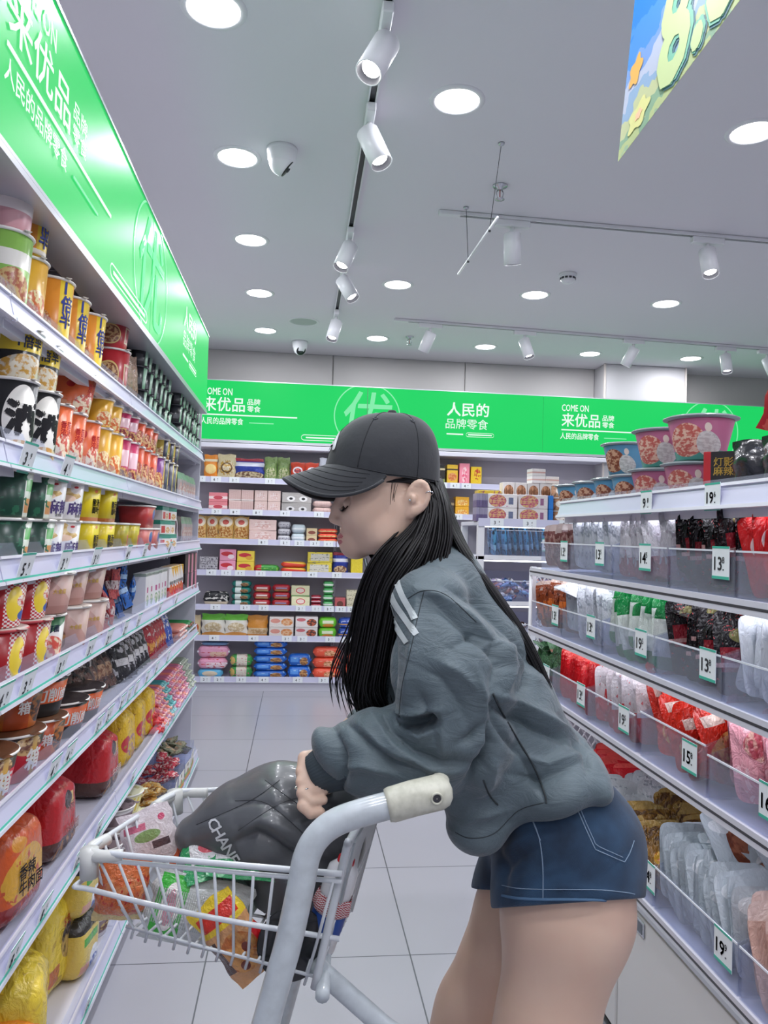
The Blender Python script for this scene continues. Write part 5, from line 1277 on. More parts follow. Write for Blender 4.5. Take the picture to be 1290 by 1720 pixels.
for tier, L in ((1, [(743, '7.9'), (764, '6.9'), (783, '4.9')]), (2, [(770, '3.9'), (752, '5.9')])):
    for i, (px, pr) in enumerate(L):
        p = atY(px, 820, BY-0.01)
        price_tag(pr, (p[0], BY-0.0125, T2[tier]-0.031), 0, f'price tag {pr} on the {ORD[tier-1]} tier of the {RB}', 'price tags on the back shelves', 0.085, 0.05, teal=False)

# ================================================================== gondola end seen between the girl and the right rack
MY, MX0, MX1 = 4.60, 1.115, 2.35
m_mesh = mat('white mesh', '#e2e2e6', 0.4)
m_led = emat('led strip', '#f4f7ff', 6.0)
t = thing('display_rack', 'white display rack behind the jacket back, stacked with cereal boxes', 'rack', (MX0, MY, 0))
L = MX1-MX0
b = MB()
for x in (0.0, L):
    for y in (0.0, 0.46): MB().box(x-0.02, x+0.02, y, y+0.04, 0, 1.4495).build('post', m_white, t)
MB().box(0.02, L-0.02, 0.47, 0.485, 0.0, 1.47).build('back_panel', m_back, t)
MRZ = {1: 1.475, 2: 1.265, 3: 0.985, 4: 0.72, 5: 0.42}
for k, z in MRZ.items():
    b = MB(); b.box(-0.02, L+0.02, 0.0, 0.5, z-0.025, z, 0, 0.003); sh = b.build('shelf', m_shelf, t)
    if k == 1: b = MB(); b.box(-0.02, L+0.02, -0.01, -0.0005, z-0.03, z+0.02); b.build('price_rail', m_rail, sh)
    else:
        b = MB(); b.box(0.02, L-0.02, -0.012, -0.0005, z-0.02, z+0.005); b.build('front_edge', m_white, sh)
    if k < 5: b = MB(); b.box(0.03, L-0.03, 0.02, 0.035, z-0.034, z-0.0255); b.build('light_strip', m_led, sh)
def lattice(x0, x1, z0, z1, y, s=0.03, r=0.0035):
    b = MB()
    def clip(p, q):
        t0, t1 = 0.0, 1.0
        for i, lo, hi in ((0, x0, x1), (1, z0, z1)):
            d = q[i]-p[i]
            if abs(d) < 1e-9: continue
            a, c = (lo-p[i])/d, (hi-p[i])/d
            if a > c: a, c = c, a
            t0, t1 = max(t0, a), min(t1, c)
        return None if t1-t0 < 1e-4 else ((p[0]+(q[0]-p[0])*t0, p[1]+(q[1]-p[1])*t0), (p[0]+(q[0]-p[0])*t1, p[1]+(q[1]-p[1])*t1))
    hh = z1-z0; sl = 0.62
    n = int(((x1-x0)+hh*sl)/s)+2
    for k in range(-n, n+1):
        for sg in (-1, 1):
            p = (x0+k*s, z0); q = (x0+k*s+sg*hh*sl, z1)
            c = clip(p, q)
            if c: b.tube([(c[0][0], y+0.001*sg, c[0][1]), (c[1][0], y+0.001*sg, c[1][1])], r, 4, smooth=False)
    for p, q in (((x0, z0), (x1, z0)), ((x1, z0), (x1, z1)), ((x1, z1), (x0, z1)), ((x0, z1), (x0, z0))): b.tube([(p[0], y, p[1]), (q[0], y, q[1])], 0.008, 6)
    return b
b = lattice(0.02, 0.46, 0.1, 1.22, 0, 0.035); o = b.build('side_mesh', m_mesh, t); o.rotation_euler = (0, 0, PI/2); o.location = (-0.015, 0, 0)
MS = Shelf(('left one', 'right one', 'leftmost', 'rightmost', 'from the left'))
P_cer = PB('cereal box', '#ece7e6', ('ell', 0.32, 0.5, 0.30, 0.46, '#d9a878', '#b54a6a', 9), ('rect', 0.7, 0.86, 0.25, 0.75, '#6a7390'), ('patch', 5, 0.66, '#c8a0b0'))
P_cer2 = PB('cereal box rosy', '#eee6e6', ('ell', 0.36, 0.5, 0.32, 0.46, '#e0b47a', '#c85a7a', 9), ('rect', 0.74, 0.86, 0.25, 0.75, '#a06a90'), ('patch', 5, 0.66, '#e0b0c0'))
carton('cereal', 'white cereal box with dark lettering block', 0.185, 0.10, 0.085, P_cer, flap=False, name='cereal_box', cat='cereal box', group='cereal boxes on the display rack')
carton('cereal2', 'white cereal box with rosy picture', 0.185, 0.10, 0.085, P_cer2, flap=False, name='cereal_box', cat='cereal box', group='cereal boxes on the display rack')
carton('cereal_end', 'purple-grey cereal box seen end-on', 0.018, 0.10, 0.085, PB('purple edge', '#6b5f86', ('band', 0.5, 1, '#9a94ac')), flap=False, name='cereal_box', cat='cereal box', group='cereal boxes on the display rack')
zt = MRZ[1]+0.001
for l in range(2):
    MS.put('cereal', (MX0+0.135, MY+0.07, zt+0.0865*l), 0.02, None, ('lower', 'upper')[l]+' layer, display rack', 1)
    MS.put('cereal2', (MX0+0.33, MY+0.07, zt+0.0865*l), -0.02, None, ('lower', 'upper')[l]+' layer, display rack', 1)
    for k in range(4): MS.put('cereal_end', (MX0-0.018+0.0185*k, MY+0.08, zt+0.0865*l), 0, None, ('lower', 'upper')[l]+' layer, display rack', k)
carton('yellow_case', 'yellow-topped display case of snack bags', 0.15, 0.10, 0.20, PB('yellow case', '#e8c83a', ('band', 0.0, 0.78, '#dcb98a'), ('ell', 0.3, 0.62, 0.18, 0.14, '#c88a6a'), ('ell', 0.72, 0.62, 0.18, 0.14, '#c88a6a'), ('patch', 6, 0.6, '#a86a5c')), flap=False, cat='display case', name='snack_case')
MS.put('yellow_case', (MX0+0.09, MY+0.22, zt), 0, None, 'back row, display rack', 0)
carton('biscuit_box', 'small white biscuit box with brown picture', 0.078, 0.08, 0.255, PB('biscuit box', '#e9e4e2', ('ell', 0.5, 0.78, 0.4, 0.16, '#8a5a3c', '#d8a07a', 6), ('band', 0.0, 0.5, '#d9c9c0')), flap=False, name='biscuit_box', group='biscuit boxes on the display rack')
for k in range(5): MS.put('biscuit_box', (MX0+0.21+0.081*k, MY+0.20, zt), 0.02, None, 'behind cereal boxes, display rack', k)
cup('cookie_tin', 'tan cookie tub with oval label', 0.055, 0.055, 0.08, PB('cookie tub', '#b98a68', ('ell', 0.5, 0.5, 0.34, 0.32, '#efe6dc'), ('patch', 6, 0.6, '#6b4a3c')), lid=mat('tan lid', '#c9a888', 0.4), name='cookie_tub', cat='cookie tub', group='cookie tubs on the display rack')
for l in range(3): MS.put('cookie_tin', (MX0+0.52, MY+0.08, zt+0.0815*l), 0, None, ('bottom', 'middle', 'top')[l]+' of its stack, display rack', 0)
carton('blue_box', 'narrow bright blue box', 0.03, 0.09, 0.085, mat('bright blue card', '#2f7fd0', 0.3), flap=False)
for l in range(2): MS.put('blue_box', (MX0+0.444, MY+0.07, zt+0.0865*l), 0, None, ('lower', 'upper')[l]+' layer, display rack', 0)
carton('white_flat', 'flat white box with pale print', 0.09, 0.09, 0.045, PB('white flat', '#ece8e6', ('band', 0.4, 0.6, '#d8b0a8')), flap=False)
for k, (x, z) in enumerate(((0.40, 0.256), (0.40, 0.302), (0.49, 0.256))): MS.put('white_flat', (MX0+x, MY+0.20, zt+z), 0.1, None, 'on the biscuit boxes, display rack', k)
bag('blue_pouch', 'blue snack pouch', 0.07, 0.17, 0.02, PB('blue pouch', '#5fa0c8', ('patch', 4, 0.54, '#1f2a38'), ('band', 0.2, 0.4, '#9ac8e4')), seed=81, group='blue pouches on the display rack')
for r_ in range(2):
    for k in range(11): MS.put('blue_pouch', (MX0+0.09+0.036*k, MY+0.05+0.07*r_, MRZ[2]+0.006+0.012*r_), (-0.12, rnd.uniform(-.25, .25), PI/2+rnd.uniform(-.4, .4)), 'blue snack pouch', ('front', 'rear')[r_]+' row, display rack bin', k)
MS.finish()
def clear_bin(x0, x1, d, h, label, loc, rot, grp, hb=None, th=0.0035):
    """open-topped clear plastic bin, front lower than back; local x along the shelf, front at y=0"""
    t = thing('clear_bin', label, 'bin', loc, rot, grp); hb = hb or h*1.35
    b = MB(); b.box(x0, x1, 0, th, 0, h); b.build('front_wall', m_bin, t)
    b = MB(); b.box(x0, x1, d-th, d, 0, hb); b.build('rear_wall', m_bin, t)
    for x in (x0, x1-th):
        pts = [(th, 0), (d-th, 0), (d-th, hb), (d*0.35, hb), (th, h)]
        MB().prism(pts, th, lambda y, z, k, x=x: (x+k, y, z)).build('side_wall', m_bin, t)
    MB().box(x0+th, x1-th, th, d-th, 0.0, th).build('bottom', m_bin, t)
    b = MB(); b.box(x0, x1, -0.002, 0.0, h-0.004, h); b.build('rim', mat('bin edge', '#e8ecf4', 0.2), t)
    return t
G = 'bins on the display rack'
clear_bin(0.0, 0.50, 0.30, 0.16, 'clear bin of blue pouches on the display rack', (MX0+0.05, MY+0.01, MRZ[2]+0.001), 0, G)
clear_bin(0.0, 0.52, 0.30, 0.13, 'clear bin of mixed wrapped candies on the display rack', (MX0+0.03, MY+0.01, MRZ[3]+0.001), 0, G)
clear_bin(0.0, 0.52, 0.30, 0.13, 'lower clear bin of pale wrapped candies on the display rack', (MX0+0.03, MY+0.01, MRZ[4]+0.001), 0, G)
def candy_make(c):
    def mk():
        b = MB(); T = Matrix.Translation((0, 0, 0.012)) @ Matrix.Rotation(PI/2, 4, 'Y') @ Matrix.Translation((0, 0, -0.03))
        b.lathe([(0.010, 0), (0.003, 0.012), (0.011, 0.017), (0.012, 0.03), (0.011, 0.043), (0.003, 0.048), (0.010, 0.06)], 8, 0, T=T, cap=False)
        return b.build('wrapped_candy', [c])
    return mk
CAN = [('white', '#e6e2e4'), ('pink', '#d99a8c'), ('blue', '#7f9fd0'), ('lilac', '#b0a0c8'), ('brown', '#6b4f48')]
for n_, c_ in CAN: kind('candy_'+n_, n_+' wrapped candy', 'candy', 'x', candy_make(mat('candy '+n_, c_, 0.2, 0.1)))
def heap(cx, cy, z0, w, d, layers, n, kinds_, label_place, grp):
    for l in range(layers):
        for k in range(n):
            key = rnd.choice(kinds_)
            if key in PROTO: o = copy_tree(PROTO[key])
            else: o = KIND[key]['make'](); PROTO[key] = o
            nm = key.split('_')[1]
            o.location = (cx+(rnd.random()-0.5)*w, cy+(rnd.random()-0.5)*d, z0+0.02*l+rnd.uniform(0, 0.006)); o.rotation_euler = (rnd.uniform(-.4, .4), rnd.uniform(-.5, .5), rnd.uniform(0, 6.28))
            tag(o, f'{nm} wrapped candy {label_place}', 'candy', f'{nm} {grp}')
heap(MX0+0.28, MY+0.10, MRZ[3]+0.008, 0.44, 0.16, 6, 20, ['candy_pink', 'candy_blue', 'candy_white', 'candy_lilac'], 'in the upper candy bin of the display rack', 'candies in the upper bin')
heap(MX0+0.26, MY+0.10, MRZ[4]+0.008, 0.42, 0.16, 6, 15, ['candy_white', 'candy_brown', 'candy_white'], 'in the lower candy bin of the display rack', 'candies in the lower bin')
for px, pr in ((835, '3.8'), (890, '3.8'), (951, '2.8'), (985, '2.8')):
    p = atY(px, 866, MY-0.012)
    price_tag(pr, (p[0], MY-0.0115, MRZ[1]-0.031), 0, f'price tag {pr} on the display rack rail, '+{835: 'leftmost', 890: 'second from the left', 951: 'third from the left', 985: 'rightmost'}[px], 'price tags on the display rack', 0.085, 0.052, teal=False)
price_tag('59.9', (MX0+0.43, MY+0.008, MRZ[2]+0.035), 0, 'price tag 59.9 on the bin of blue pouches', 'price tags on the display rack', 0.085, 0.08)
# ================================================================== right gondola
GX = 0.90                                                     # front plane
RZ = {1: 1.480, 2: 1.268, 3: 1.045, 4: 0.825, 5: 0.478}
GY0, GY1 = 0.30, 2.88
t = thing('gondola_shelving', 'white gondola shelving on the right full of clear bins', 'shelf unit', (GX, GY0, 0))
L = GY1-GY0
MB().box(0.40, 0.42, 0, L, 0.02, 1.475).build('back_panel', m_shelf, t)
for k, z in RZ.items():
    b = MB()
    Lk_ = L-0.32 if k == 1 else L
    b.box(0.0, 0.399, 0, Lk_, z-0.022, z-0.006, 0, 0.002)
    if k == 1: b.box(0.012, 0.02, 0, Lk_, z-0.045, z-0.022)
    sh = b.build('shelf', m_shelf, t)
    b = MB()
    if k == 1:
        tl_ = Matrix.Translation((-0.006, 0, z)) @ Matrix.Rotation(math.radians(16), 4, 'Y')
        b.box(-0.003, 0.003, 0, Lk_, -0.026, 0.026, 0, 0, tl_); b.box(-0.008, -0.003, 0, Lk_, -0.030, -0.022, 1, 0, tl_); b.box(-0.008, -0.003, 0, Lk_, 0.021, 0.028, 1, 0, tl_)
        b.build('price_rail', [m_rail, m_shelf], sh)
        for a, c in ((0.0, 0.86), (0.87, 1.72), (1.73, 2.25)):
            MB().box(-0.006, -0.0045, a, c, 0.024, 0.038, 0, 0, tl_).build('lip', m_clear, sh)
    else:
        b.box(-0.008, 0.004, 0, L, z-0.03-RZ[k], -RZ[k]+z, 0, 0, Matrix.Translation((0, 0, RZ[k]))); b.box(-0.0085, -0.008, 0, L, z-0.018, z-0.012, 1)
        b.build('front_edge', [m_shelf, m_dark], sh)
    if k < 5: MB().box(0.03, 0.042, 0.02, Lk_-0.02, z-0.032, z-0.0225).build('light_strip', m_led, sh)
m_cab = mat('cabinet laminate', '#dcdbd9', 0.35)
cb = t
b = MB(); b.box(0.03, 0.40, 0, L, 0.0, 0.05, 1); b.box(0.012, 0.40, 0, L, 0.05, 0.44, 0); b.build('base_cabinet', [m_cab, m_dark], t)
for a, c in ((0.01, 0.86), (0.87, 1.72), (1.73, 2.57)):
    d = MB().box(-0.006, 0.0115, a, c, 0.055, 0.435, 0, 0.004).build('cabinet_door', m_cab, t)
    hy = c-0.09
    b = MB(); b.box(-0.0095, -0.0062, hy-0.068, hy+0.068, 0.385, 0.423, 0, 0.002); b.box(-0.0105, -0.0096, hy-0.058, hy+0.058, 0.391, 0.416, 1)
    b.build('recessed_handle', [mat('handle silver', '#c2c6cc', 0.25, 0.8), mat('handle recess', '#6f747c', 0.4, 0.5)], d)
b = MB(); b.box(-0.014, 0.03, 0, L, 0.445, 0.4555); b.build('ledge', m_alu, t)
b = lattice(0.0, 0.40, 0.46, 1.26, L+0.004, 0.030, 0.003); b.build('end_mesh', m_mesh, t)
b = MB(); b.box(0.0, 0.02, L, L+0.02, 0.45, 1.27); b.build('end_post', m_white, t)

RS = Shelf()
RT = {1: 'right rack top shelf', 2: 'right rack second tier', 3: 'right rack third tier', 4: 'right rack fourth tier', 5: 'right rack lowest tier'}
def rbowl(key, desc, r, h, body):
    def make():
        b = MB()
        b.lathe([(r*0.62, 0), (r*0.66, 0.003), (r*0.92, h*0.86), (r*0.93, h*0.9)], 32, 0)
        b.lathe([(r*0.93, h*0.9), (r*1.06, h*0.93), (r*1.07, h*0.955), (r*0.95, h*0.96)], 32, 1, cap=False)
        o = b.build('rice_bowl', [body, mat('bowl flange', '#8f9a9e', 0.3)])
        l = MB(); l.lathe([(r*1.05, h*0.956), (r*0.98, h*0.985), (r*0.8, h), (0.001, h)], 32, cap=False); l.build('lid', mat('bowl lid grey', '#a3acb0', 0.18, coat=0.5), o)
        return o
    kind(key, desc, 'rice bowl', 'rice bowls on the right rack', make)
P_rb = pk('pink rice bowl print', '#c06f92', ('ell', 0.5, 0.02, 0.6, 0.22, '#4f9a8e'), ('ell', 0.42, 0.45, 0.24, 0.38, '#c9655c', '#eac0ac', 16), ('ell', 0.68, 0.36, 0.13, 0.28, '#dcd9d6', '#c8c2c0', 20), ('ell', 0.70, 0.72, 0.04, 0.1, '#ecdcd0'), rough=0.25)
P_rbl = pk('blue rice bowl print', '#5f9cc0', ('ell', 0.5, 0.02, 0.6, 0.2, '#3f7a9a'), ('ell', 0.42, 0.45, 0.24, 0.36, '#8a4a34', '#d8a888', 14), ('ell', 0.68, 0.34, 0.13, 0.28, '#e2e0de', '#c8c6c4', 20), ('ell', 0.70, 0.72, 0.04, 0.1, '#ecdcd0'), rough=0.25)
rbowl('bowl_pink', 'pink rice bowl', 0.077, 0.105, P_rb); rbowl('bowl_pink_big', 'largest pink bowl', 0.084, 0.110, P_rb)
rbowl('bowl_blue', 'blue rice bowl', 0.070, 0.100, P_rbl)
def R(tier, kind_, y, z=0.0, x=0.085, rz=-PI/2+0.75, where=None, desc=None, tilt=(0, 0), jit=0.1):
    return RS.put(kind_, (GX+x, y, RZ[tier]-0.005+z), (tilt[0], tilt[1], rz+rnd.uniform(-jit, jit)), desc, where or RT[tier], y)
def ry(px, x): return atX(px, VPY, GX+x)[1]
for p in (972, 1004, 1039, 1072): R(1, 'bowl_blue', ry(p, 0.10), where='lower layer, '+RT[1])
for p in (1113, 1174): R(1, 'bowl_pink', ry(p, 0.10), where='lower layer, '+RT[1])
R(1, 'bowl_blue', ry(1056, 0.10), 0.101, where='upper layer, '+RT[1]); R(1, 'bowl_pink', ry(1119, 0.10), 0.106, where='upper layer, '+RT[1]); R(1, 'bowl_pink_big', ry(1184, 0.10), 0.106, where='upper layer, '+RT[1])
carton('box_beef', 'black and red snack box with gold lettering', 0.115, 0.05, 0.115, pk('beef box print', '#231f20', ('vband', 0, 0.14, '#b5262c'), ('ell', 0.58, 0.18, 0.34, 0.2, '#e0a83a', '#4a2c1e', 9)), [('灯影牛肉\n麻辣火锅', I_gold, 0.042, 0.06, 0.70, 0.02, 0.085)], flap=False, name='snack_box')
R(1, 'box_beef', ry(1232, 0.09), x=0.085, rz=-PI/2+0.85, jit=0)
bag('bag_black', 'glossy black foil bag', 0.12, 0.13, 0.06, mat('black foil', '#1b1c22', 0.22, coat=0.4, bump=(30, 0.6, 0.006)), seed=90)
R(1, 'bag_black', ry(1278, 0.08), x=0.08, rz=-PI/2+0.6)
R(1, 'bag_black', ry(1330, 0.08), x=0.08, rz=-PI/2+0.6)
bag('bag_red_top', 'dark red patterned bag', 0.13, 0.20, 0.05, pk('dark red bag print', '#a8242c', ('patch', 8, 0.56, '#c8564c')), seed=91)
R(1, 'bag_red_top', ry(1325, 0.10), 0.13, x=0.10, tilt=(0.2, 0.3))

# bins: tier, far edge px, near edge px, height, packet kind, label
kinds_r = {
 'brown': ('brown vacuum sachet', pk('brown sachet print', '#7a4a48', ('patch', 5, 0.55, '#a8847c'), ('band', 0.85, 1, '#c9b6b2'), rough=0.2), 0.10, 0.15, 0.012),
 'clear': ('clear white sachet', pk('white sachet print', '#d6d8de', ('band', 0.82, 1, '#eceef2'), ('patch', 6, 0.6, '#b0b4be'), rough=0.18, bump=0.3), 0.11, 0.165, 0.012),
 'whitered': ('white sachet with red base', pk('white red sachet print', '#d9d5da', ('band', 0.0, 0.3, '#b06a74'), ('ell', 0.5, 0.62, 0.3, 0.12, '#efeaf0'), ('patch', 6, 0.62, '#b5aab4'), rough=0.18, bump=0.4), 0.11, 0.175, 0.016),
 'blackred': ('black pouch with red labels', pk('black red pouch print', '#1f1a1d', ('rect', 0.1, 0.9, 0.3, 0.62, '#96222e'), ('ell', 0.5, 0.78, 0.25, 0.1, '#8a8452', '#4a3a2c', 6), ('band', 0.36, 0.42, '#d8a8a4'), ('patch', 7, 0.63, '#c04a4c'), rough=0.18, bump=0.5), 0.125, 0.165, 0.022),
 'red': ('bright red pouch', pk('bright red pouch print', '#cf2a2c', ('ell', 0.45, 0.6, 0.32, 0.2, '#e6d9d9'), ('ell', 0.5, 0.3, 0.4, 0.12, '#d8706a', '#cf2a2c', 7), rough=0.2, bump=0.3), 0.12, 0.17, 0.02),
 'orange': ('orange-brown dried snack sachet', pk('orange sachet print', '#9a4a26', ('band', 0.2, 0.5, '#e2762c'), ('patch', 6, 0.57, '#5f2a1e'), ('band', 0.9, 1, '#d8c0b4'), rough=0.2, bump=0.4), 0.11, 0.15, 0.018),
 'whitegreen': ('white and green pouch', pk('white green pouch print', '#dfe4de', ('band', 0.0, 0.2, '#2c8a4e'), ('band', 0.78, 1.0, '#1f8a48'), ('ell', 0.5, 0.5, 0.2, 0.1, '#c8545c'), rough=0.2, bump=0.3), 0.12, 0.165, 0.02),
 'white': ('plain white pouch', pk('plain white pouch print', '#dcdfe4', ('rect', 0.2, 0.8, 0.5, 0.75, '#c6cbd2'), ('ell', 0.5, 0.3, 0.12, 0.06, '#50535c'), rough=0.2, bump=0.3), 0.12, 0.165, 0.02),
 'greenbr': ('green and brown herb sachet', pk('herb sachet print', '#3f6a44', ('band', 0, 0.4, '#8a5a48'), ('patch', 6, 0.55, '#2a4a30'), rough=0.25, bump=0.4), 0.10, 0.13, 0.018),
 'redstick': ('glossy red sachet', pk('glossy red sachet print', '#d8232b', ('rect', 0.3, 0.7, 0.35, 0.55, '#ee8a84'), ('band', 0.9, 1, '#e8554e'), rough=0.16, bump=0.3), 0.115, 0.16, 0.014),
 'redwhite': ('white sachet with red band', pk('red white sachet print', '#e0d9dc', ('band', 0.0, 0.42, '#cf3a3e'), ('ell', 0.5, 0.66, 0.14, 0.1, '#3c3a40'), ('patch', 6, 0.62, '#d8767a'), rough=0.18, bump=0.3), 0.12, 0.165, 0.018),
 'orangered': ('orange-red spicy snack bag', pk('orange red bag print', '#d6301f', ('ell', 0.5, 0.35, 0.42, 0.26, '#e6a45c', '#c8502a', 9), ('rect', 0.12, 0.5, 0.72, 0.86, '#ecd9cc'), ('diag', 1.2, 1.55, '#e8b04a'), rough=0.18, bump=0.5), 0.14, 0.17, 0.032),
 'pink': ('pale pink snack bag', pk('pale pink bag print', '#d99aa4', ('ell', 0.5, 0.6, 0.36, 0.2, '#b8505e', '#d9b0a0', 7), ('patch', 5, 0.6, '#e6bcc2'), rough=0.2, bump=0.5), 0.15, 0.19, 0.045),
 'bw': ('white and black printed pouch', pk('white black pouch print', '#d5d8dc', ('rect', 0.1, 0.9, 0.1, 0.34, '#26282a'), ('ell', 0.5, 0.2, 0.25, 0.09, '#7aa83a'), ('patch', 6, 0.6, '#aab0b8'), rough=0.18, bump=0.4), 0.125, 0.16, 0.018),
 'gold': ('gold and brown foil pouch', pk('gold pouch print', '#8a6228', ('patch', 5, 0.52, '#5c3d1c'), ('ell', 0.5, 0.45, 0.3, 0.16, '#c9972e', '#d8653a', 7), ('band', 0.92, 1, '#a8884a'), rough=0.2, bump=0.5), 0.125, 0.16, 0.016),
 'silver': ('silver vacuum pouch with brown meat', pk('silver pouch print', '#c3ccd3', ('ell', 0.60, 0.52, 0.26, 0.30, '#7a3f2c', '#a8654a', 5), ('rect', 0.80, 0.92, 0.80, 0.88, '#c8455a'), ('ell', 0.3, 0.78, 0.2, 0.1, '#e6eaee'), rough=0.15, bump=0.3), 0.14, 0.175, 0.013),
 'tan': ('tan rounded meat pouch', pk('tan pouch print', '#d6b0a2', ('ell', 0.5, 0.4, 0.34, 0.3, '#a8582c', '#c98a6a', 6), ('band', 0.8, 1, '#e3c9c0'), rough=0.18, bump=0.3), 0.15, 0.18, 0.02),
}
for k_, (d_, m_, w_, h_, t_) in kinds_r.items():
    flatpack('r_'+k_, d_, w_, h_, t_, m_, group=d_, name='snack_pouch' if t_ > 0.015 else 'snack_sachet', cat='snack pouch', seed=len(k_)*3+1)
I_r = ink('pouch red', '#c23a40')
BINS = []
def rbin(tier, pf, pn, kind_, n, price, tagpx, rows=2, lean=0.22, h=0.098, hz=0.022, fan=0.14, mess=0.0, d=0.30, where=None, lift=0.0):
    y1 = atX(pf, VPY, GX)[1]; y0 = atX(pn, VPY, GX)[1]
    d_, m_, w_, hh, tt = kinds_r[kind_]
    pl = f'in bin tagged {price}, {RT[tier]}' if price else f'in the untagged bin, {RT[tier]}'
    g = f'{d_} {pl}'
    for r_ in range(rows):
        x = 0.007+w_/2+r_*(w_+0.012)
        if x+w_/2 > d+0.06: break
        for k in range(n):
            f = (k+0.5)/n; y = y0+0.012+(y1-y0-0.024)*f
            key = 'r_'+kind_
            o = copy_tree(PROTO[key]) if key in PROTO else PROTO.setdefault(key, KIND[key]['make']())
            o.location = (GX+x+rnd.uniform(0.0, 0.012)*(1+mess*0.5), y, RZ[tier]+0.003+rnd.uniform(0, hz)*(1+mess)+r_*0.018+lift)
            o.rotation_euler = (-lean*(1-f*0.5)+rnd.uniform(-fan, fan)*0.7, rnd.uniform(-fan*0.6, fan)*(1+mess*0.5), rnd.uniform(-fan, fan)*(1+mess*0.6))
            tag(o, f'{d_} {pl}', 'snack pouch', g)
            o['row'] = r_; del o['row']
    for k in range(int(n*0.45) if mess >= 0.5 and lean < 0.6 else 0):     # a few tossed loosely on top
        o = copy_tree(PROTO['r_'+kind_])
        o.location = (GX+0.05+w_*0.5+rnd.uniform(-0.02, 0.13), y0+0.05+(y1-y0-0.10)*rnd.random(), RZ[tier]+hh*0.72+rnd.uniform(0, 0.02))
        o.rotation_euler = (rnd.uniform(-1.5, -0.7), rnd.uniform(-.35, .35), rnd.uniform(-0.7, 0.7))
        tag(o, f'{d_} {pl}', 'snack pouch', g)
    nm = f'clear bin tagged {price} of {d_}s, {RT[tier]}' if price else f'untagged clear bin of {d_}s, {RT[tier]}'
    t = clear_bin(0.0, y1-y0-0.006, d, h, nm, (GX-0.002, y1-0.003, RZ[tier]+0.0005), -PI/2, 'clear bins on the right rack')
    BINS.append(t)
    if price and tagpx:
        p = atX(tagpx[0], tagpx[1], GX-0.006)
        price_tag(price, (GX-0.0045, p[1], RZ[tier]+0.036), (0, 0, -PI/2), f'tag {price} on bin of {d_}s, {RT[tier]}', 'price tags on the right rack', 0.066, 0.070)
rbin(2, 910, 957, 'brown', 9, '13.0', (947, 918))
rbin(2, 958, 1029, 'clear', 13, '13.5', (1007, 920), lift=0.01)
rbin(2, 1030, 1124, 'whitered', 13, '14.5', (1083, 926), mess=0.8)
rbin(2, 1125, 1237, 'blackred', 11, '13.8', (1210, 938), mess=0.8, fan=0.2)
rbin(2, 1238, 1345, 'red', 10, '12.8', (1330, 950), mess=0.5, fan=0.2)
rbin(3, 897, 946, 'orange', 8, '13.2', (932, 1026), mess=0.6)
rbin(3, 947, 1014, 'clear', 12, '13.6', (992, 1050), mess=0.5)
rbin(3, 1015, 1104, 'whitegreen', 12, '19.5', (1076, 1077), mess=0.7)
rbin(3, 1105, 1217, 'blackred', 11, '13.8', (1188, 1107), mess=1.0, fan=0.2)
rbin(3, 1218, 1330, 'white', 10, None, None, mess=0.6, fan=0.2)
rbin(4, 899, 931, 'greenbr', 7, '13.0', (917, 1140), mess=0.5)
rbin(4, 932, 991, 'redstick', 14, '13.8', (975, 1173))
rbin(4, 992, 1075, 'redwhite', 14, '19.5', (1047, 1217), mess=0.6)
rbin(4, 1082, 1194, 'orangered', 10, '15.8', (1157, 1283), mess=1.2, fan=0.25, h=0.115)
rbin(4, 1195, 1310, 'pink', 6, '16.8', (1292, 1350), mess=1.0, fan=0.25)
rbin(5, 935, 988, 'redstick', 16, None, None, lean=0.7, mess=0.3, h=0.07)
rbin(5, 990, 1036, 'bw', 11, '12.9', (1020, 1420), lean=0.8, mess=0.6, h=0.07)
rbin(5, 1037, 1108, 'gold', 18, '14.8', (1090, 1420), lean=0.75, mess=0.5, h=0.075, lift=0.0)
rbin(5, 1109, 1252, 'silver', 20, '19.9', (1214, 1575), lean=0.42, h=0.105, mess=0.55)
rbin(5, 1253, 1400, 'tan', 10, None, None, lean=0.35, h=0.105)
for px, py, pr in ((1090, 838, '9.8'), (1202, 828, '19.6')):
    p = atX(px, py, GX-0.008); price_tag(pr, (GX-0.0145, p[1], RZ[1]-0.030), (0.0, 0, -PI/2), f'price tag {pr} on the {RT[1]} rail', 'price tags on the right rack', 0.062, 0.060)
RS.finish()

# price tags on the left rails: (tier, px, py, price)
tg = [(2, 47, 757, '3.9'), (2, 113, 775, '4.1'), (3, 43, 945, '5.9'), (3, 108, 940, '3.9'), (3, 161, 933, '3.8'), (3, 215, 928, '4.8'), (3, 243, 925, '5.5'), (3, 285, 920, '4.5'),
      (4, 6, 1158, '4.9'), (4, 46, 1131, '3.5'), (4, 103, 1102, '3.5'), (4, 152, 1075, '3.8'), (4, 183, 1056, '2.0'), (4, 211, 1040, '2.9'), (4, 233, 1030, '3.0'), (4, 268, 1013, '4.0'), (4, 296, 1000, '4.2'),
      (5, 91, 1270, '4.9'), (5, 117, 1246, '4.2'), (5, 166, 1198, '3.8'), (5, 183, 1183, '2.5'), (5, 205, 1160, '2.0'), (5, 217, 1148, '1.0'), (5, 229, 1137, '1.5'), (5, 247, 1120, '3.0'), (5, 263, 1106, '2.4'), (5, 282, 1090, '2.2'),
      (6, 25, 1568, '8.8'), (6, 75, 1502, '8.5'), (6, 132, 1415, '12.5'), (6, 167, 1362, '13.5'), (6, 223, 1280, '13.8'), (6, 277, 1205, '2.8'), (6, 293, 1185, '2.6'),
      (7, 150, 1635, '13.9')]
by = {}
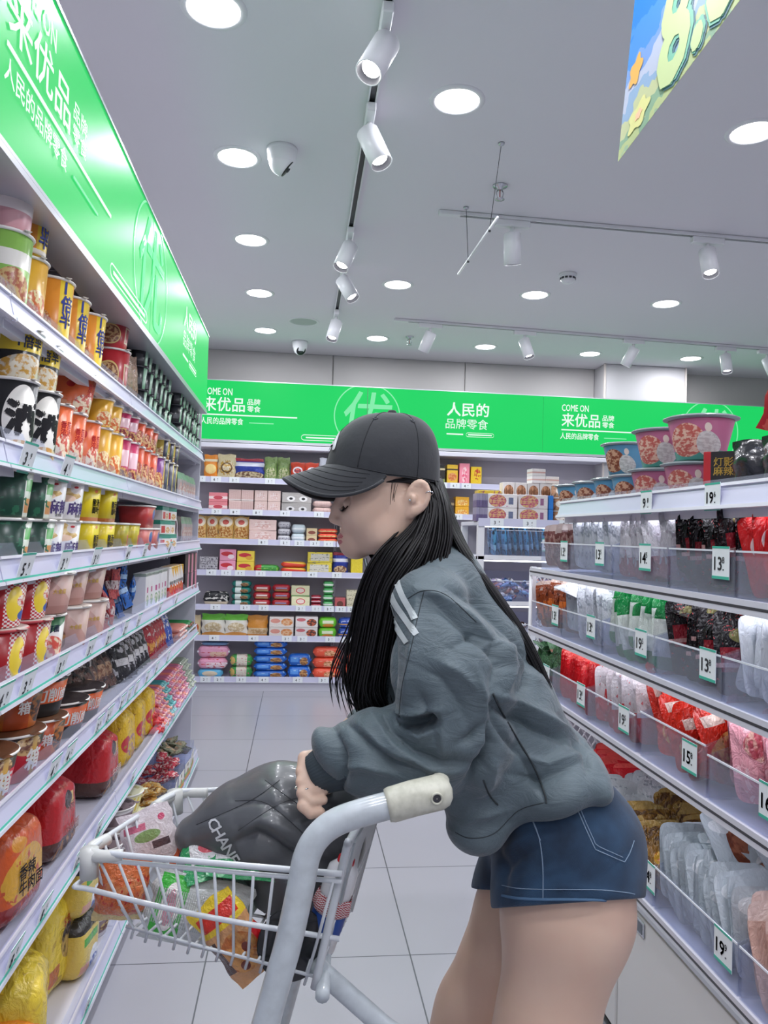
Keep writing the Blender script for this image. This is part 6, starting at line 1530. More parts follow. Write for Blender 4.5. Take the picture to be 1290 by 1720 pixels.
for k, px, py, pr in tg:
    xf = (-0.572 if k < 7 else -0.545)+0.006
    p = atX(px, py, xf+0.01); by.setdefault(k, []).append(pr)
    w_ = 0.080 if p[1] < 2.6 else 0.066
    price_tag(pr, (xf+0.0015, p[1], TZ[k]-0.031), (math.radians(14), 0, PI/2), f'price tag {pr}, {ORD[len(by[k])-1]} from the near end, {TIER[k]} rail', 'price tags on the left rack', w_, 0.066)
# ================================================================== soft shapes: blended volumes turned into one continuous surface
class Vol:
    def __init__(s, xs, ys, zs):
        s.xs, s.ys, s.zs = [np.asarray(a, np.float32) for a in (xs, ys, zs)]
        s.D = np.full((len(xs), len(ys), len(zs)), 1.0, np.float32)
    def sub(s, lo, hi):
        sl = []
        for ax, a, b in zip((s.xs, s.ys, s.zs), lo, hi):
            i = max(0, int(np.searchsorted(ax, a))-1); j = min(len(ax), int(np.searchsorted(ax, b))+1)
            if j-i < 2: return None
            sl.append(slice(i, j))
        return tuple(sl)
    def pts(s, sl): return s.xs[sl[0]][:, None, None], s.ys[sl[1]][None, :, None], s.zs[sl[2]][None, None, :]
    def _mix(s, sl, d, k, op):
        A = s.D[sl]
        if op == 'cut': d = -d
        if k > 0:
            h = np.maximum(k-np.abs(A-d), 0)/k
            s.D[sl] = (np.minimum(A, d)-h*h*k/4) if op == 'add' else (np.maximum(A, d)+h*h*k/4)
        else: s.D[sl] = np.minimum(A, d) if op == 'add' else np.maximum(A, d)
    def cone(s, a, b, r1, r2, k=0.02, op='add', sy=1.0):
        a, b = np.array(a, np.float32), np.array(b, np.float32); R = max(r1, r2)*max(1, sy)+k+0.012
        sl = s.sub(np.minimum(a, b)-R, np.maximum(a, b)+R)
        if sl is None: return s
        X, Y, Z = s.pts(sl); ab = b-a; ab[1] /= sy; L = max(float(ab@ab), 1e-9)
        y = (Y-a[1])/sy
        t = np.clip(((X-a[0])*ab[0]+y*ab[1]+(Z-a[2])*ab[2])/L, 0, 1)
        d = np.sqrt((X-a[0]-t*ab[0])**2+(y-t*ab[1])**2+(Z-a[2]-t*ab[2])**2)-(r1+(r2-r1)*t)
        s._mix(sl, d, k, op); return s
    def chain(s, P, R, k=0.02, op='add', sy=1.0):
        for i in range(len(P)-1): s.cone(P[i], P[i+1], R[i], R[i+1], k, op, sy)
        return s
    def ell(s, c, r, rot=0.0, k=0.02, op='add', yaw=0.0):
        """ellipsoid; rot tilts it in the x-z plane, yaw about z"""
        c = np.array(c, np.float32); R = max(r)+k+0.012
        sl = s.sub(c-R, c+R)
        if sl is None: return s
        X, Y, Z = s.pts(sl); X = X-c[0]; Y = Y-c[1]; Z = Z-c[2]
        if yaw: cy, sy_ = math.cos(yaw), math.sin(yaw); X, Y = X*cy+Y*sy_, -X*sy_+Y*cy
        co, si = math.cos(rot), math.sin(rot); X, Z = X*co+Z*si, -X*si+Z*co
        k0 = np.sqrt((X/r[0])**2+(Y/r[1])**2+(Z/r[2])**2); k1 = np.sqrt((X/r[0]**2)**2+(Y/r[1]**2)**2+(Z/r[2]**2)**2)
        d = k0*(k0-1)/np.maximum(k1, 1e-6)
        s._mix(sl, d, k, op); return s
    def plane(s, p, n, lo, hi, k=0.004):
        """cut away the side the normal points to, inside a box"""
        sl = s.sub(lo, hi)
        if sl is None: return s
        X, Y, Z = s.pts(sl); n = np.array(n, np.float32); n /= np.linalg.norm(n)
        d = (X-p[0])*n[0]+(Y-p[1])*n[1]+(Z-p[2])*n[2]
        s._mix(sl, -d, k, 'cut'); return s
    def surface(s):
        D = s.D; ins = D < 0
        nx, ny, nz = D.shape
        c = np.zeros((nx-1, ny-1, nz-1), np.uint8)
        for i in (0, 1):
            for j in (0, 1):
                for k in (0, 1): c += ins[i:nx-1+i, j:ny-1+j, k:nz-1+k]
        act = np.argwhere((c > 0) & (c < 8))
        idm = np.full(c.shape, -1, np.int32); idm[tuple(act.T)] = np.arange(len(act))
        pos = np.zeros((len(act), 3)); cnt = np.zeros(len(act))
        cor = [(i, j, k) for i in (0, 1) for j in (0, 1) for k in (0, 1)]
        ax = (s.xs, s.ys, s.zs)
        for a in cor:
            for d in range(3):
                if a[d]: continue
                b = list(a); b[d] = 1
                A = act+np.array(a); B = act+np.array(b)
                va, vb = D[tuple(A.T)], D[tuple(B.T)]
                m = (va < 0) != (vb < 0)
                t = np.where(m, va/np.where(m, va-vb, 1), 0)
                for q in range(3):
                    pa, pb = ax[q][A[:, q]], ax[q][B[:, q]]
                    pos[:, q] += np.where(m, pa+(pb-pa)*t, 0)
                cnt += m
        pos /= np.maximum(cnt, 1)[:, None]
        quads = []
        for d in range(3):
            e = [slice(None)]*3; f = [slice(None)]*3; e[d] = slice(0, -1); f[d] = slice(1, None)
            a, b = ins[tuple(e)], ins[tuple(f)]
            ch = np.argwhere(a != b)
            u, v = (d+1) % 3, (d+2) % 3
            ok = (ch[:, u] > 0) & (ch[:, v] > 0) & (ch[:, u] < D.shape[u]-1) & (ch[:, v] < D.shape[v]-1)
            ch = ch[ok]
            q = []
            for du, dv in ((-1, -1), (0, -1), (0, 0), (-1, 0)):
                w = ch.copy(); w[:, u] += du; w[:, v] += dv; q.append(idm[tuple(w.T)])
            q = np.stack(q, 1); fl = ~a[tuple(ch.T)]
            q[fl] = q[fl][:, ::-1]; quads.append(q)
        return pos, np.concatenate(quads)
def smooth_mesh(V, Q, n=2, lam=0.5):
    E = np.concatenate([Q[:, [0, 1]], Q[:, [1, 2]], Q[:, [2, 3]], Q[:, [3, 0]]])
    for _ in range(n):
        acc = np.zeros_like(V); c = np.zeros(len(V))
        for a, b in ((0, 1), (1, 0)):
            np.add.at(acc, E[:, a], V[E[:, b]]); np.add.at(c, E[:, a], 1)
        V = V+lam*(acc/np.maximum(c, 1)[:, None]-V)
    return V
def vnormals(V, Q):
    n = np.cross(V[Q[:, 2]]-V[Q[:, 0]], V[Q[:, 3]]-V[Q[:, 1]]); N = np.zeros_like(V)
    for i in range(4): np.add.at(N, Q[:, i], n)
    return N/np.maximum(np.linalg.norm(N, axis=1), 1e-12)[:, None]
def to_px(V):
    c = (V-ORG) @ CB
    return W/2+F*c[:, 0]/-c[:, 2], H/2-F*c[:, 1]/-c[:, 2]
def fold(V, N, strokes, ok=None, pw=2.0):
    """push cloth in (-) or out (+) along drawn fold lines; a stroke = (points, depth, width)"""
    px, py = to_px(V); off = np.zeros(len(V))
    for pts, amp, wid in strokes:
        best = np.full(len(V), 1e9); tt = np.zeros(len(V)); n = len(pts)-1
        for i in range(n):
            (x0, y0), (x1, y1) = pts[i], pts[i+1]; dx, dy = x1-x0, y1-y0; L = dx*dx+dy*dy+1e-9
            t = np.clip(((px-x0)*dx+(py-y0)*dy)/L, 0, 1)
            d = np.hypot(px-x0-t*dx, py-y0-t*dy); m = d < best
            best[m] = d[m]; tt[m] = (i+t[m])/n
        taper = np.sin(np.clip(tt, 0.04, 0.96)*PI)**0.6
        off += amp*taper*np.exp(-(best/wid)**pw)
    if ok is not None: off = off*ok
    return V+N*off[:, None]
def soft_object(name, V, Q, mats, parent=None, fm=None, origin=None):
    me = bpy.data.meshes.new(name)
    o3 = np.array(origin if origin is not None else (0, 0, 0))
    me.from_pydata((V-o3).tolist(), [], Q.tolist())
    for q in (mats if isinstance(mats, (list, tuple)) else [mats]): me.materials.append(q)
    me.polygons.foreach_set('use_smooth', [True]*len(Q))
    if fm is not None: me.polygons.foreach_set('material_index', fm.astype(np.int32).tolist())
    me.update()
    o = bpy.data.objects.new(name, me); C.objects.link(o)
    if parent: o.parent = parent
    return o
def bvh_of(V, Q): return BVHTree.FromPolygons([tuple(p) for p in V], [tuple(q) for q in Q])
def onto(bvh, px, py, lift=0.002, y0=0.5):
    """the point of a surface that lies under a line of sight, lifted a little along its normal"""
    d = Vector(ray(px, py)).normalized(); h = bvh.ray_cast(Vector(ORG)+d*y0, d)
    if h[0] is None: return None
    return h[0]+(h[1] if h[1].dot(d) < 0 else -h[1])*lift
def dense(pts, step=6):
    out = []
    for (a, b) in zip(pts, pts[1:]):
        n = max(1, int(math.hypot(b[0]-a[0], b[1]-a[1])/step))
        out += [(a[0]+(b[0]-a[0])*i/n, a[1]+(b[1]-a[1])*i/n) for i in range(n)]
    return out+[pts[-1]]
def smooth_poly(pts, n=8):
    """Catmull-Rom through the points"""
    P = [pts[0]]+list(pts)+[pts[-1]]; out = []
    for i in range(1, len(P)-2):
        p0, p1, p2, p3 = [np.array(q, float) for q in P[i-1:i+3]]
        for k in range(n):
            t = k/n; out.append(tuple(0.5*((2*p1)+(-p0+p2)*t+(2*p0-5*p1+4*p2-p3)*t*t+(-p0+3*p1-3*p2+p3)*t**3)))
    return out+[tuple(pts[-1])]
def seam(b, bvh, pts, r=0.001, lift=0.0008, n=5, m=0):
    run = []
    for q in dense(smooth_poly(pts, 6), 4):
        h = onto(bvh, q[0], q[1], lift)
        if h is None or (run and (h-run[-1]).length > 0.05):
            if len(run) > 2: b.tube(run, r, n, m)
            run = []
            if h is None: continue
        run.append(h)
    if len(run) > 2: b.tube(run, r, n, m)
def band(b, bvh, pts, w, lift=0.002, m=0, sub=3):
    """flat strip of width w (picture units) laid on a surface along a drawn line"""
    L = dense(smooth_poly(pts, 6), 4); rows = []
    for i, q in enumerate(L):
        a, c = L[max(i-1, 0)], L[min(i+1, len(L)-1)]; dx, dy = c[0]-a[0], c[1]-a[1]; n = math.hypot(dx, dy) or 1
        r = [onto(bvh, q[0]-dy/n*w*(t/sub-0.5), q[1]+dx/n*w*(t/sub-0.5), lift) for t in range(sub+1)]
        if all(x is not None for x in r): rows.append(r)
        else: rows.append(None)
    for r0, r1 in zip(rows, rows[1:]):
        if r0 and r1 and (r0[0]-r1[0]).length < 0.04:
            for k in range(sub): b.add([r0[k], r0[k+1], r1[k+1], r1[k]], [(0, 1, 2, 3)], m, True)
def letters(b, bvh, s, size, cx, cy, ang, lift=0.002, m=0, bold=0.02, fit=None):
    """lettering laid on a surface: centre (picture), turned by ang"""
    v, f, sz = text_geo(s, bold); k = size/sz[1]; co, si = math.cos(ang), math.sin(ang)
    if fit: k = min(k, fit/sz[0])
    vs = []
    for p in v:
        x, y = p[0]*k, -p[1]*k
        h = onto(bvh, cx+x*co-y*si, cy+x*si+y*co, lift); vs.append(h)
    ok = [q for q in f if all(vs[i] is not None for i in q)]
    vs = [q if q is not None else Vector((0, 0, 0)) for q in vs]
    b.add(vs, ok, m)
# ================================================================== the young woman leaning on the trolley
def P(px, py, y): return np.array(atY(px, py, y))
g = thing('person', 'person in black cap, grey track jacket and denim shorts leaning on the trolley', 'person', (0.42, 1.30, 0))
GO = np.array((0.42, 1.30, 0))
YM = 1.31
# ---- body: one continuous surface
xs = np.concatenate([np.arange(-0.06, 0.145, 0.0021), np.arange(0.147, 0.70, 0.005)])
ys = np.concatenate([np.arange(1.03, 1.14, 0.005), np.arange(1.142, 1.25, 0.0026), np.arange(1.2535, 1.60, 0.0040)])
zs = np.concatenate([np.arange(-0.005, 0.955, 0.008), np.arange(0.957, 1.045, 0.0024), np.arange(1.05, 1.31, 0.006), np.arange(1.312, 1.50, 0.0023), np.arange(1.502, 1.60, 0.006)])
B = Vol(xs, ys, zs)
# legs (near, far)
def leg(hip, mid, low, knee, calf, ank, toe, R):
    B.chain([hip, mid, low, knee], R[:4], 0.03); B.chain([knee, calf, ank], [R[3]*0.94, R[4], R[5]], 0.025)
    B.cone(calf+np.array((0.018, 0, 0.02)), calf+np.array((0.008, 0, -0.08)), R[4]*0.9, R[4]*0.7, 0.03)
    B.cone(ank, toe, R[5], 0.026, 0.02); B.cone(ank+np.array((0.03, 0, -0.035)), ank, 0.03, 0.03, 0.02)
L1 = P(917, 1720, 1.20); k1 = np.array((0.345, 1.195, 0.455)); a1 = np.array((0.41, 1.19, 0.085))
leg(P(958, 1440, 1.215), P(952, 1530, 1.212), L1, k1, np.array((0.395, 1.195, 0.33)), a1, a1+np.array((-0.16, 0, -0.055)), [0.098, 0.1005, 0.0745, 0.056, 0.05, 0.034])
L2 = P(802, 1700, 1.43); k2 = P(752, 1790, 1.43); a2 = np.array((0.30, 1.43, 0.085))
leg(P(905, 1440, 1.41), P(892, 1530, 1.41), L2, k2, np.array((0.29, 1.43, 0.27)), a2, a2+np.array((-0.16, 0, -0.055)), [0.092, 0.097, 0.074, 0.056, 0.05, 0.034])
# pelvis, torso, neck
B.ell(P(935, 1405, YM), (0.115, 0.165, 0.09), 0.4, 0.04)
B.chain([P(920, 1370, YM), P(840, 1220, YM), P(770, 1080, YM), P(735, 990, YM)], [0.085, 0.078, 0.078, 0.068], 0.05, sy=1.35)
B.chain([P(722, 985, YM), P(694, 900, YM)], [0.052, 0.050], 0.04)
# arms
EL1, WR1 = P(768, 1248, 1.165), P(570, 1280, 1.183)
B.chain([P(728, 1022, 1.165), EL1], [0.05, 0.042], 0.03); B.chain([EL1, WR1, P(545, 1292, 1.19)], [0.04, 0.027, 0.025], 0.012)
EL2, WR2 = P(745, 1235, 1.49), P(600, 1225, 1.46)
B.chain([P(728, 1022, 1.455), EL2], [0.05, 0.042], 0.03); B.chain([EL2, WR2], [0.04, 0.026], 0.02)
# head: cranium, face, jaw, nose, lips, lids, ear
B.ell(P(650, 797, YM), (0.081, 0.070, 0.083), 0.1, 0.03)
B.ell(P(631, 843, YM), (0.060, 0.060, 0.080), -0.22, 0.03)
for s_ in (-1, 1):
    B.chain([P(676, 862, YM)+(0, s_*0.052, 0), P(642, 901, YM)+(0, s_*0.040, 0), P(600, 914, YM)+(0, s_*0.012, 0)], [0.022, 0.020, 0.015], 0.030)
    B.ell(P(604, 862, YM)+(0, s_*0.036, 0), (0.028, 0.024, 0.030), 0, 0.03)           # cheek
    B.ell(P(578, 845, YM)+(0, s_*0.034, 0), (0.015, 0.015, 0.013), 0, 0.014, 'cut')   # eye socket
    B.ell(P(588, 847, YM)+(0, s_*0.032, 0), (0.0135, 0.0145, 0.012), 0, 0.004)         # lowered lid
    B.ell(P(574, 877, YM)+(0, s_*0.0115, 0), (0.0105, 0.0068, 0.0070), 0, 0.005)       # nostril wing
B.ell(P(593, 918, YM), (0.018, 0.018, 0.016), 0, 0.022)                                # chin
B.ell(P(590, 902, YM), (0.017, 0.027, 0.020), 0, 0.014)                                # mouth mound
B.chain([P(574, 832, YM), P(567, 852, YM), P(560, 870, YM)], [0.0075, 0.0078, 0.0085], 0.010)   # nose
B.ell(P(568, 876, YM), (0.012, 0.008, 0.006), -0.3, 0.006)
B.ell(P(573.5, 900, YM), (0.0085, 0.017, 0.0042), 0.35, 0.004); B.ell(P(575, 909.5, YM), (0.0085, 0.015, 0.0050), -0.2, 0.004)  # lips
for s_ in (-1, 1):                                                                       # ears
    e = P(690, 838, YM)+(0, s_*0.077, 0)
    B.ell(e, (0.021, 0.008, 0.030), -0.25, 0.006, yaw=0.25*s_)
    B.cone(e+(-0.006, 0, -0.024), e+(-0.010, -s_*0.002, -0.030), 0.0075, 0.006, 0.006)
    B.ell(e+(-0.002, s_*0.0085, 0.003), (0.0145, 0.0080, 0.0215), -0.25, 0.002, 'cut')
    B.ell(e+(-0.008, s_*0.004, -0.004), (0.006, 0.006, 0.009), 0, 0.003)
# hands: palm, thumb and four fingers, the near one hanging over the handle
def hand(wr, kn, side, fv=(0, 1, 0), curl=((-0.008, 0, -0.031), (0.013, 0, -0.020), (0.021, 0, 0.0)), th=(-0.012, -0.014, -0.020)):
    """wr wrist, kn middle of the knuckle row; fv the way the row runs from little finger to index; three bends per finger"""
    wr, kn, fv = np.array(wr), np.array(kn), np.array(fv)
    for i, o in enumerate((-0.030, -0.010, 0.010, 0.029)):
        ln = (0.80, 0.96, 1.05, 0.96)[i]; k0 = kn+fv*o*0.92+np.array((0.0, 0, 0.002-0.004*abs(i-1.4)))
        B.cone(wr+fv*o*0.5, k0, 0.0165, 0.0112, 0.008)
        q1 = k0+np.array(curl[0])*ln; q2 = q1+np.array(curl[1])*ln; q3 = q2+np.array(curl[2])*ln
        B.chain([k0, q1, q2, q3], [0.0100, 0.0090, 0.0083, 0.0072], 0.0016)
    t0 = wr+fv*0.022+np.array((-0.004, 0, -0.006)); t1 = t0+np.array(th); t2 = t1+np.array(th)*0.9+np.array((0.012, 0, -0.004)); t3 = t2+np.array((0.014, 0, -0.010))
    B.chain([t0, t1, t2, t3], [0.0135, 0.0115, 0.0100, 0.0084], 0.004)
HW, HK = P(546, 1290, 1.19), P(513, 1298, 1.185)
hand(HW, HK, -1, (-0.05, 0.55, 0.83), ((-0.005, -0.016, -0.017), (0.015, -0.005, -0.012), (0.018, 0.004, 0.001)), (-0.008, 0.012, -0.022))
hand(P(592, 1222, 1.455), P(566, 1237, 1.45), 1, (0, -1, 0))
V, Q = B.surface(); V = smooth_mesh(V, Q, 1, 0.4)
cen = V[Q].mean(1); fm = np.zeros(len(Q), int)
px, py = to_px(cen)
lip = (np.abs(cen[:, 1]-YM) < 0.021) & (px < 592) & (py > 901.5) & (py < 922.5)
up = P(575, 900.5, YM); lo = P(576.5, 909.5, YM)
lip = (((cen[:, 0]-up[0])/0.013)**2+((cen[:, 1]-YM)/0.021)**2+((cen[:, 2]-up[2])/0.0068)**2 < 1) | (((cen[:, 0]-lo[0])/0.012)**2+((cen[:, 1]-YM)/0.019)**2+((cen[:, 2]-lo[2])/0.0075)**2 < 1)
fm[lip] = 1
m_skin = mat('skin', '#dfc0aa', 0.45, sss=0.12, var=(14, '#d6b09a', 0.5), bump=(400, 0.08, 0.0006))
m_lips = mat('lips', '#b86a6c', 0.35, sss=0.2)
del B
body = soft_object('body', V, Q, [m_skin, m_lips], g, fm, GO)
bodyV, bodyQ = V, Q
bb = bvh_of(V, Q)
m_hair = mat('black hair', '#0d0c0e', 0.42, spec=0.35)
m_lash = mat('lashes', '#1a1413', 0.6)
b = MB()   # closed-eye lash line and brow
for s_ in (-1, 1):
    c = P(583, 852.5, YM)+(0, s_*0.032, 0)
    pts = []
    for t_ in np.linspace(-1, 1, 14):
        q = Vector((c[0]-0.030, c[1]+t_*0.0125*1.0, c[2]-0.0030*(1-t_*t_)+0.001*t_*t_)); h = bb.ray_cast(q, Vector((1, 0, 0)))
        if h[0]: pts.append(h[0]+Vector((-0.0006, 0, 0)))
    if len(pts) > 3:
        b.tube([p-Vector(GO) for p in pts], 0.0009, 5)
        for p in pts: b.tube([p-Vector(GO), p-Vector(GO)+Vector((-0.004, (p.y-c[1])*0.1, -0.0042)), p-Vector(GO)+Vector((-0.0075, (p.y-c[1])*0.25, -0.0045))], [0.0006, 0.0004, 0.0002], 4)
b.build('eyelashes', m_lash, g)

# ---- denim shorts
m_denim = None
def denim():
    m, nt, b = new_mat('denim'); N, Lk = nt.nodes.new, nt.links.new
    tc = N('ShaderNodeTexCoord'); nz = N('ShaderNodeTexNoise'); nz.inputs['Scale'].default_value = 14; nz.inputs['Detail'].default_value = 5
    Lk(tc.outputs['Object'], nz.inputs['Vector'])
    cr = N('ShaderNodeValToRGB'); e = cr.color_ramp; e.elements[0].position = 0.3; e.elements[0].color = lin('#132a42'); e.elements[1].position = 0.72; e.elements[1].color = lin('#2f5374')
    Lk(nz.outputs['Fac'], cr.inputs[0])
    wv = N('ShaderNodeTexWave'); wv.inputs['Scale'].default_value = 330; wv.wave_type = 'BANDS'; wv.bands_direction = 'DIAGONAL'
    Lk(tc.outputs['Object'], wv.inputs['Vector'])
    mx = N('ShaderNodeMix'); mx.data_type = 'RGBA'; mx.blend_type = 'MULTIPLY'; mx.inputs[0].default_value = 0.3
    Lk(cr.outputs[0], mx.inputs[6]); Lk(wv.outputs['Color'], mx.inputs[7]); Lk(mx.outputs[2], b.inputs['Base Color'])
    b.inputs['Roughness'].default_value = 0.85; b.inputs['Sheen Weight'].default_value = 0.15
    bp = N('ShaderNodeBump'); bp.inputs['Strength'].default_value = 0.25; bp.inputs['Distance'].default_value = 0.001; Lk(wv.outputs['Fac'], bp.inputs['Height']); Lk(bp.outputs[0], b.inputs['Normal'])
    return m
D = Vol(np.arange(0.16, 0.68, 0.0036), np.arange(1.06, 1.56, 0.0045), np.arange(0.70, 1.05, 0.0036))
D.ell(P(940, 1400, YM), (0.122, 0.172, 0.095), 0.4, 0.04)
D.ell(P(984, 1425, 1.225), (0.088, 0.085, 0.092), 0.3, 0.04); D.ell(P(960, 1425, 1.40), (0.088, 0.085, 0.092), 0.3, 0.04)
D.chain([P(953, 1420, 1.215), P(950, 1500, 1.212), P(944, 1580, 1.212)], [0.109, 0.113, 0.109], 0.03)
D.chain([P(905, 1430, 1.41), P(894, 1510, 1.41), P(880, 1580, 1.41)], [0.103, 0.107, 0.104], 0.03)
D.chain([P(930, 1390, YM), P(905, 1320, YM)], [0.105, 0.10], 0.04, sy=1.35)
hz = P(955, 1517, 1.12)
D.plane(hz, (0.04, -0.50, -1), (0, 1, 0.6), (1, 1.315, 1.0), 0.003)
hz2 = P(830, 1497, 1.33)
D.plane(hz2, (0.02, -0.40, -1), (0, 1.31, 0.6), (1, 1.7, 1.0), 0.003)
V, Q = D.surface(); V = smooth_mesh(V, Q, 1, 0.4); N_ = vnormals(V, Q)
V = fold(V, N_, [([(835, 1480), (870, 1440), (930, 1410)], -0.004, 7), ([(850, 1500), (890, 1470), (960, 1450)], 0.003, 8), ([(830, 1455), (860, 1420), (900, 1395)], 0.004, 8), ([(1000, 1480), (1040, 1450), (1062, 1420)], -0.003, 8),
                 ([(846, 1510), (848, 1450), (835, 1420)], -0.006, 8), ([(880, 1500), (960, 1490), (1060, 1505)], 0.002, 6)])
sv, sq = V, Q
shorts = soft_object('denim_shorts', V, Q, [denim()], g, None, GO)
bs = bvh_of(V, Q)
def hem_ring(name, m, pts, r, lift):
    b = MB(); seam(b, bs, pts, r, lift, 6); b.v = [tuple(np.array(p)-GO) for p in b.v]
    return b.build(name, m, shorts) if b.f else None
m_thread = mat('pale thread', '#7f93a8', 0.7); m_fray = mat('frayed hem', '#50708f', 0.9)
NEARHEM = [(843, 1506), (870, 1511), (910, 1513), (960, 1513), (1010, 1514), (1050, 1518), (1066, 1521)]
hem_ring('hem', m_fray, [(x, y-2) for x, y in NEARHEM], 0.0022, 0.0)
hem_ring('hem_stitch', m_thread, [(x, y-19) for x, y in NEARHEM], 0.0007, 0.0003)
hem_ring('pocket_stitch', m_thread, [(962, 1338), (975, 1372), (992, 1410), (1000, 1427)], 0.0008, 0.0003)
hem_ring('pocket_stitch', m_thread, [(1000, 1427), (1030, 1440), (1049, 1448)], 0.0008, 0.0003)
hem_ring('pocket_stitch', m_thread, [(1049, 1448), (1058, 1432), (1065, 1412)], 0.0008, 0.0003)
hem_ring('pocket_stitch', m_thread, [(967, 1338), (980, 1372), (996, 1408), (1003, 1420), (1030, 1433), (1046, 1440)], 0.0007, 0.0003)
hem_ring('side_seam', m_thread, [(886, 1360), (900, 1390), (908, 1420), (912, 1460), (912, 1512)], 0.0008, 0.0003)
hem_ring('front_pocket_stitch', m_thread, [(886, 1352), (896, 1382), (908, 1412)], 0.0008, 0.0006)

# ---- track jacket
def nylon(name, c1, c2):
    m, nt, b = new_mat(name); N, Lk = nt.nodes.new, nt.links.new
    tc = N('ShaderNodeTexCoord')
    b.inputs['Base Color'].default_value = lin(c1); b.inputs['Roughness'].default_value = 0.55; b.inputs['Sheen Weight'].default_value = 0.25; b.inputs['Sheen Roughness'].default_value = 0.4
    nz = N('ShaderNodeTexNoise'); nz.inputs['Scale'].default_value = 15; nz.inputs['Detail'].default_value = 7; nz.inputs['Distortion'].default_value = 1.8; nz.inputs['Roughness'].default_value = 0.6
    mp = N('ShaderNodeMapping'); mp.inputs['Rotation'].default_value = (0, 0.5, 0); mp.inputs['Scale'].default_value = (1.0, 1, 2.2); Lk(tc.outputs['Object'], mp.inputs[0]); Lk(mp.outputs[0], nz.inputs['Vector'])
    bp = N('ShaderNodeBump'); bp.inputs['Strength'].default_value = 0.5; bp.inputs['Distance'].default_value = 0.010; Lk(nz.outputs['Fac'], bp.inputs['Height']); Lk(bp.outputs[0], b.inputs['Normal'])
    n2 = N('ShaderNodeTexNoise'); n2.inputs['Scale'].default_value = 300; Lk(tc.outputs['Object'], n2.inputs['Vector'])
    mx = N('ShaderNodeMix'); mx.data_type = 'RGBA'; Lk(n2.outputs['Fac'], mx.inputs[0]); mx.inputs[6].default_value = lin(c1); mx.inputs[7].default_value = lin(c2); Lk(mx.outputs[2], b.inputs['Base Color'])
    return m
m_nylon = nylon('grey nylon', '#56656b', '#606f75')
J = Vol(np.arange(-0.03, 0.60, 0.0030), np.concatenate([np.arange(1.01, 1.30, 0.0036), np.arange(1.304, 1.62, 0.007)]), np.arange(0.86, 1.40, 0.0030))
YT = 1.32
J.chain([P(738, 1012, YT), P(780, 1110, YT), P(826, 1210, YT), P(868, 1275, YT)], [0.092, 0.100, 0.104, 0.100], 0.05, sy=1.45)
J.ell(P(716, 968, YT), (0.075, 0.12, 0.055), 0.5, 0.04)                         # yoke up to the collar
J.ell(P(892, 1284, 1.30), (0.098, 0.19, 0.060), 0.35, 0.04)                     # back of the hem
J.ell(P(958, 1285, 1.29), (0.036, 0.16, 0.043), 0.5, 0.03)
J.chain([P(800, 1300, 1.20), P(806, 1375, 1.19)], [0.075, 0.048], 0.04)          # front corner hanging
J.chain([P(790, 1300, 1.40), P(800, 1360, 1.41)], [0.075, 0.048], 0.04)
J.ell(P(795, 1395, 1.195), (0.040, 0.05, 0.030), -0.2, 0.02)
J.chain([P(668, 1010, 1.28), P(655, 1100, 1.28), P(655, 1200, 1.28)], [0.03, 0.035, 0.03], 0.04, sy=1.6)  # front hanging free
# near sleeve
J.chain([P(722, 1020, 1.168), P(752, 1120, 1.145), P(768, 1210, 1.14)], [0.062, 0.084, 0.080], 0.03)
J.chain([P(778, 1245, 1.145), P(700, 1262, 1.15), P(632, 1260, 1.165), P(590, 1262, 1.178)], [0.068, 0.063, 0.058, 0.046], 0.025)
J.ell(P(552, 1262, 1.185), (0.022, 0.040, 0.040), 0.5, 0.014)
J.ell(P(628, 1302, 1.172), (0.055, 0.045, 0.032), 0, 0.02)
J.ell(P(690, 1222, 1.15), (0.05, 0.04, 0.03), 0.2, 0.012)
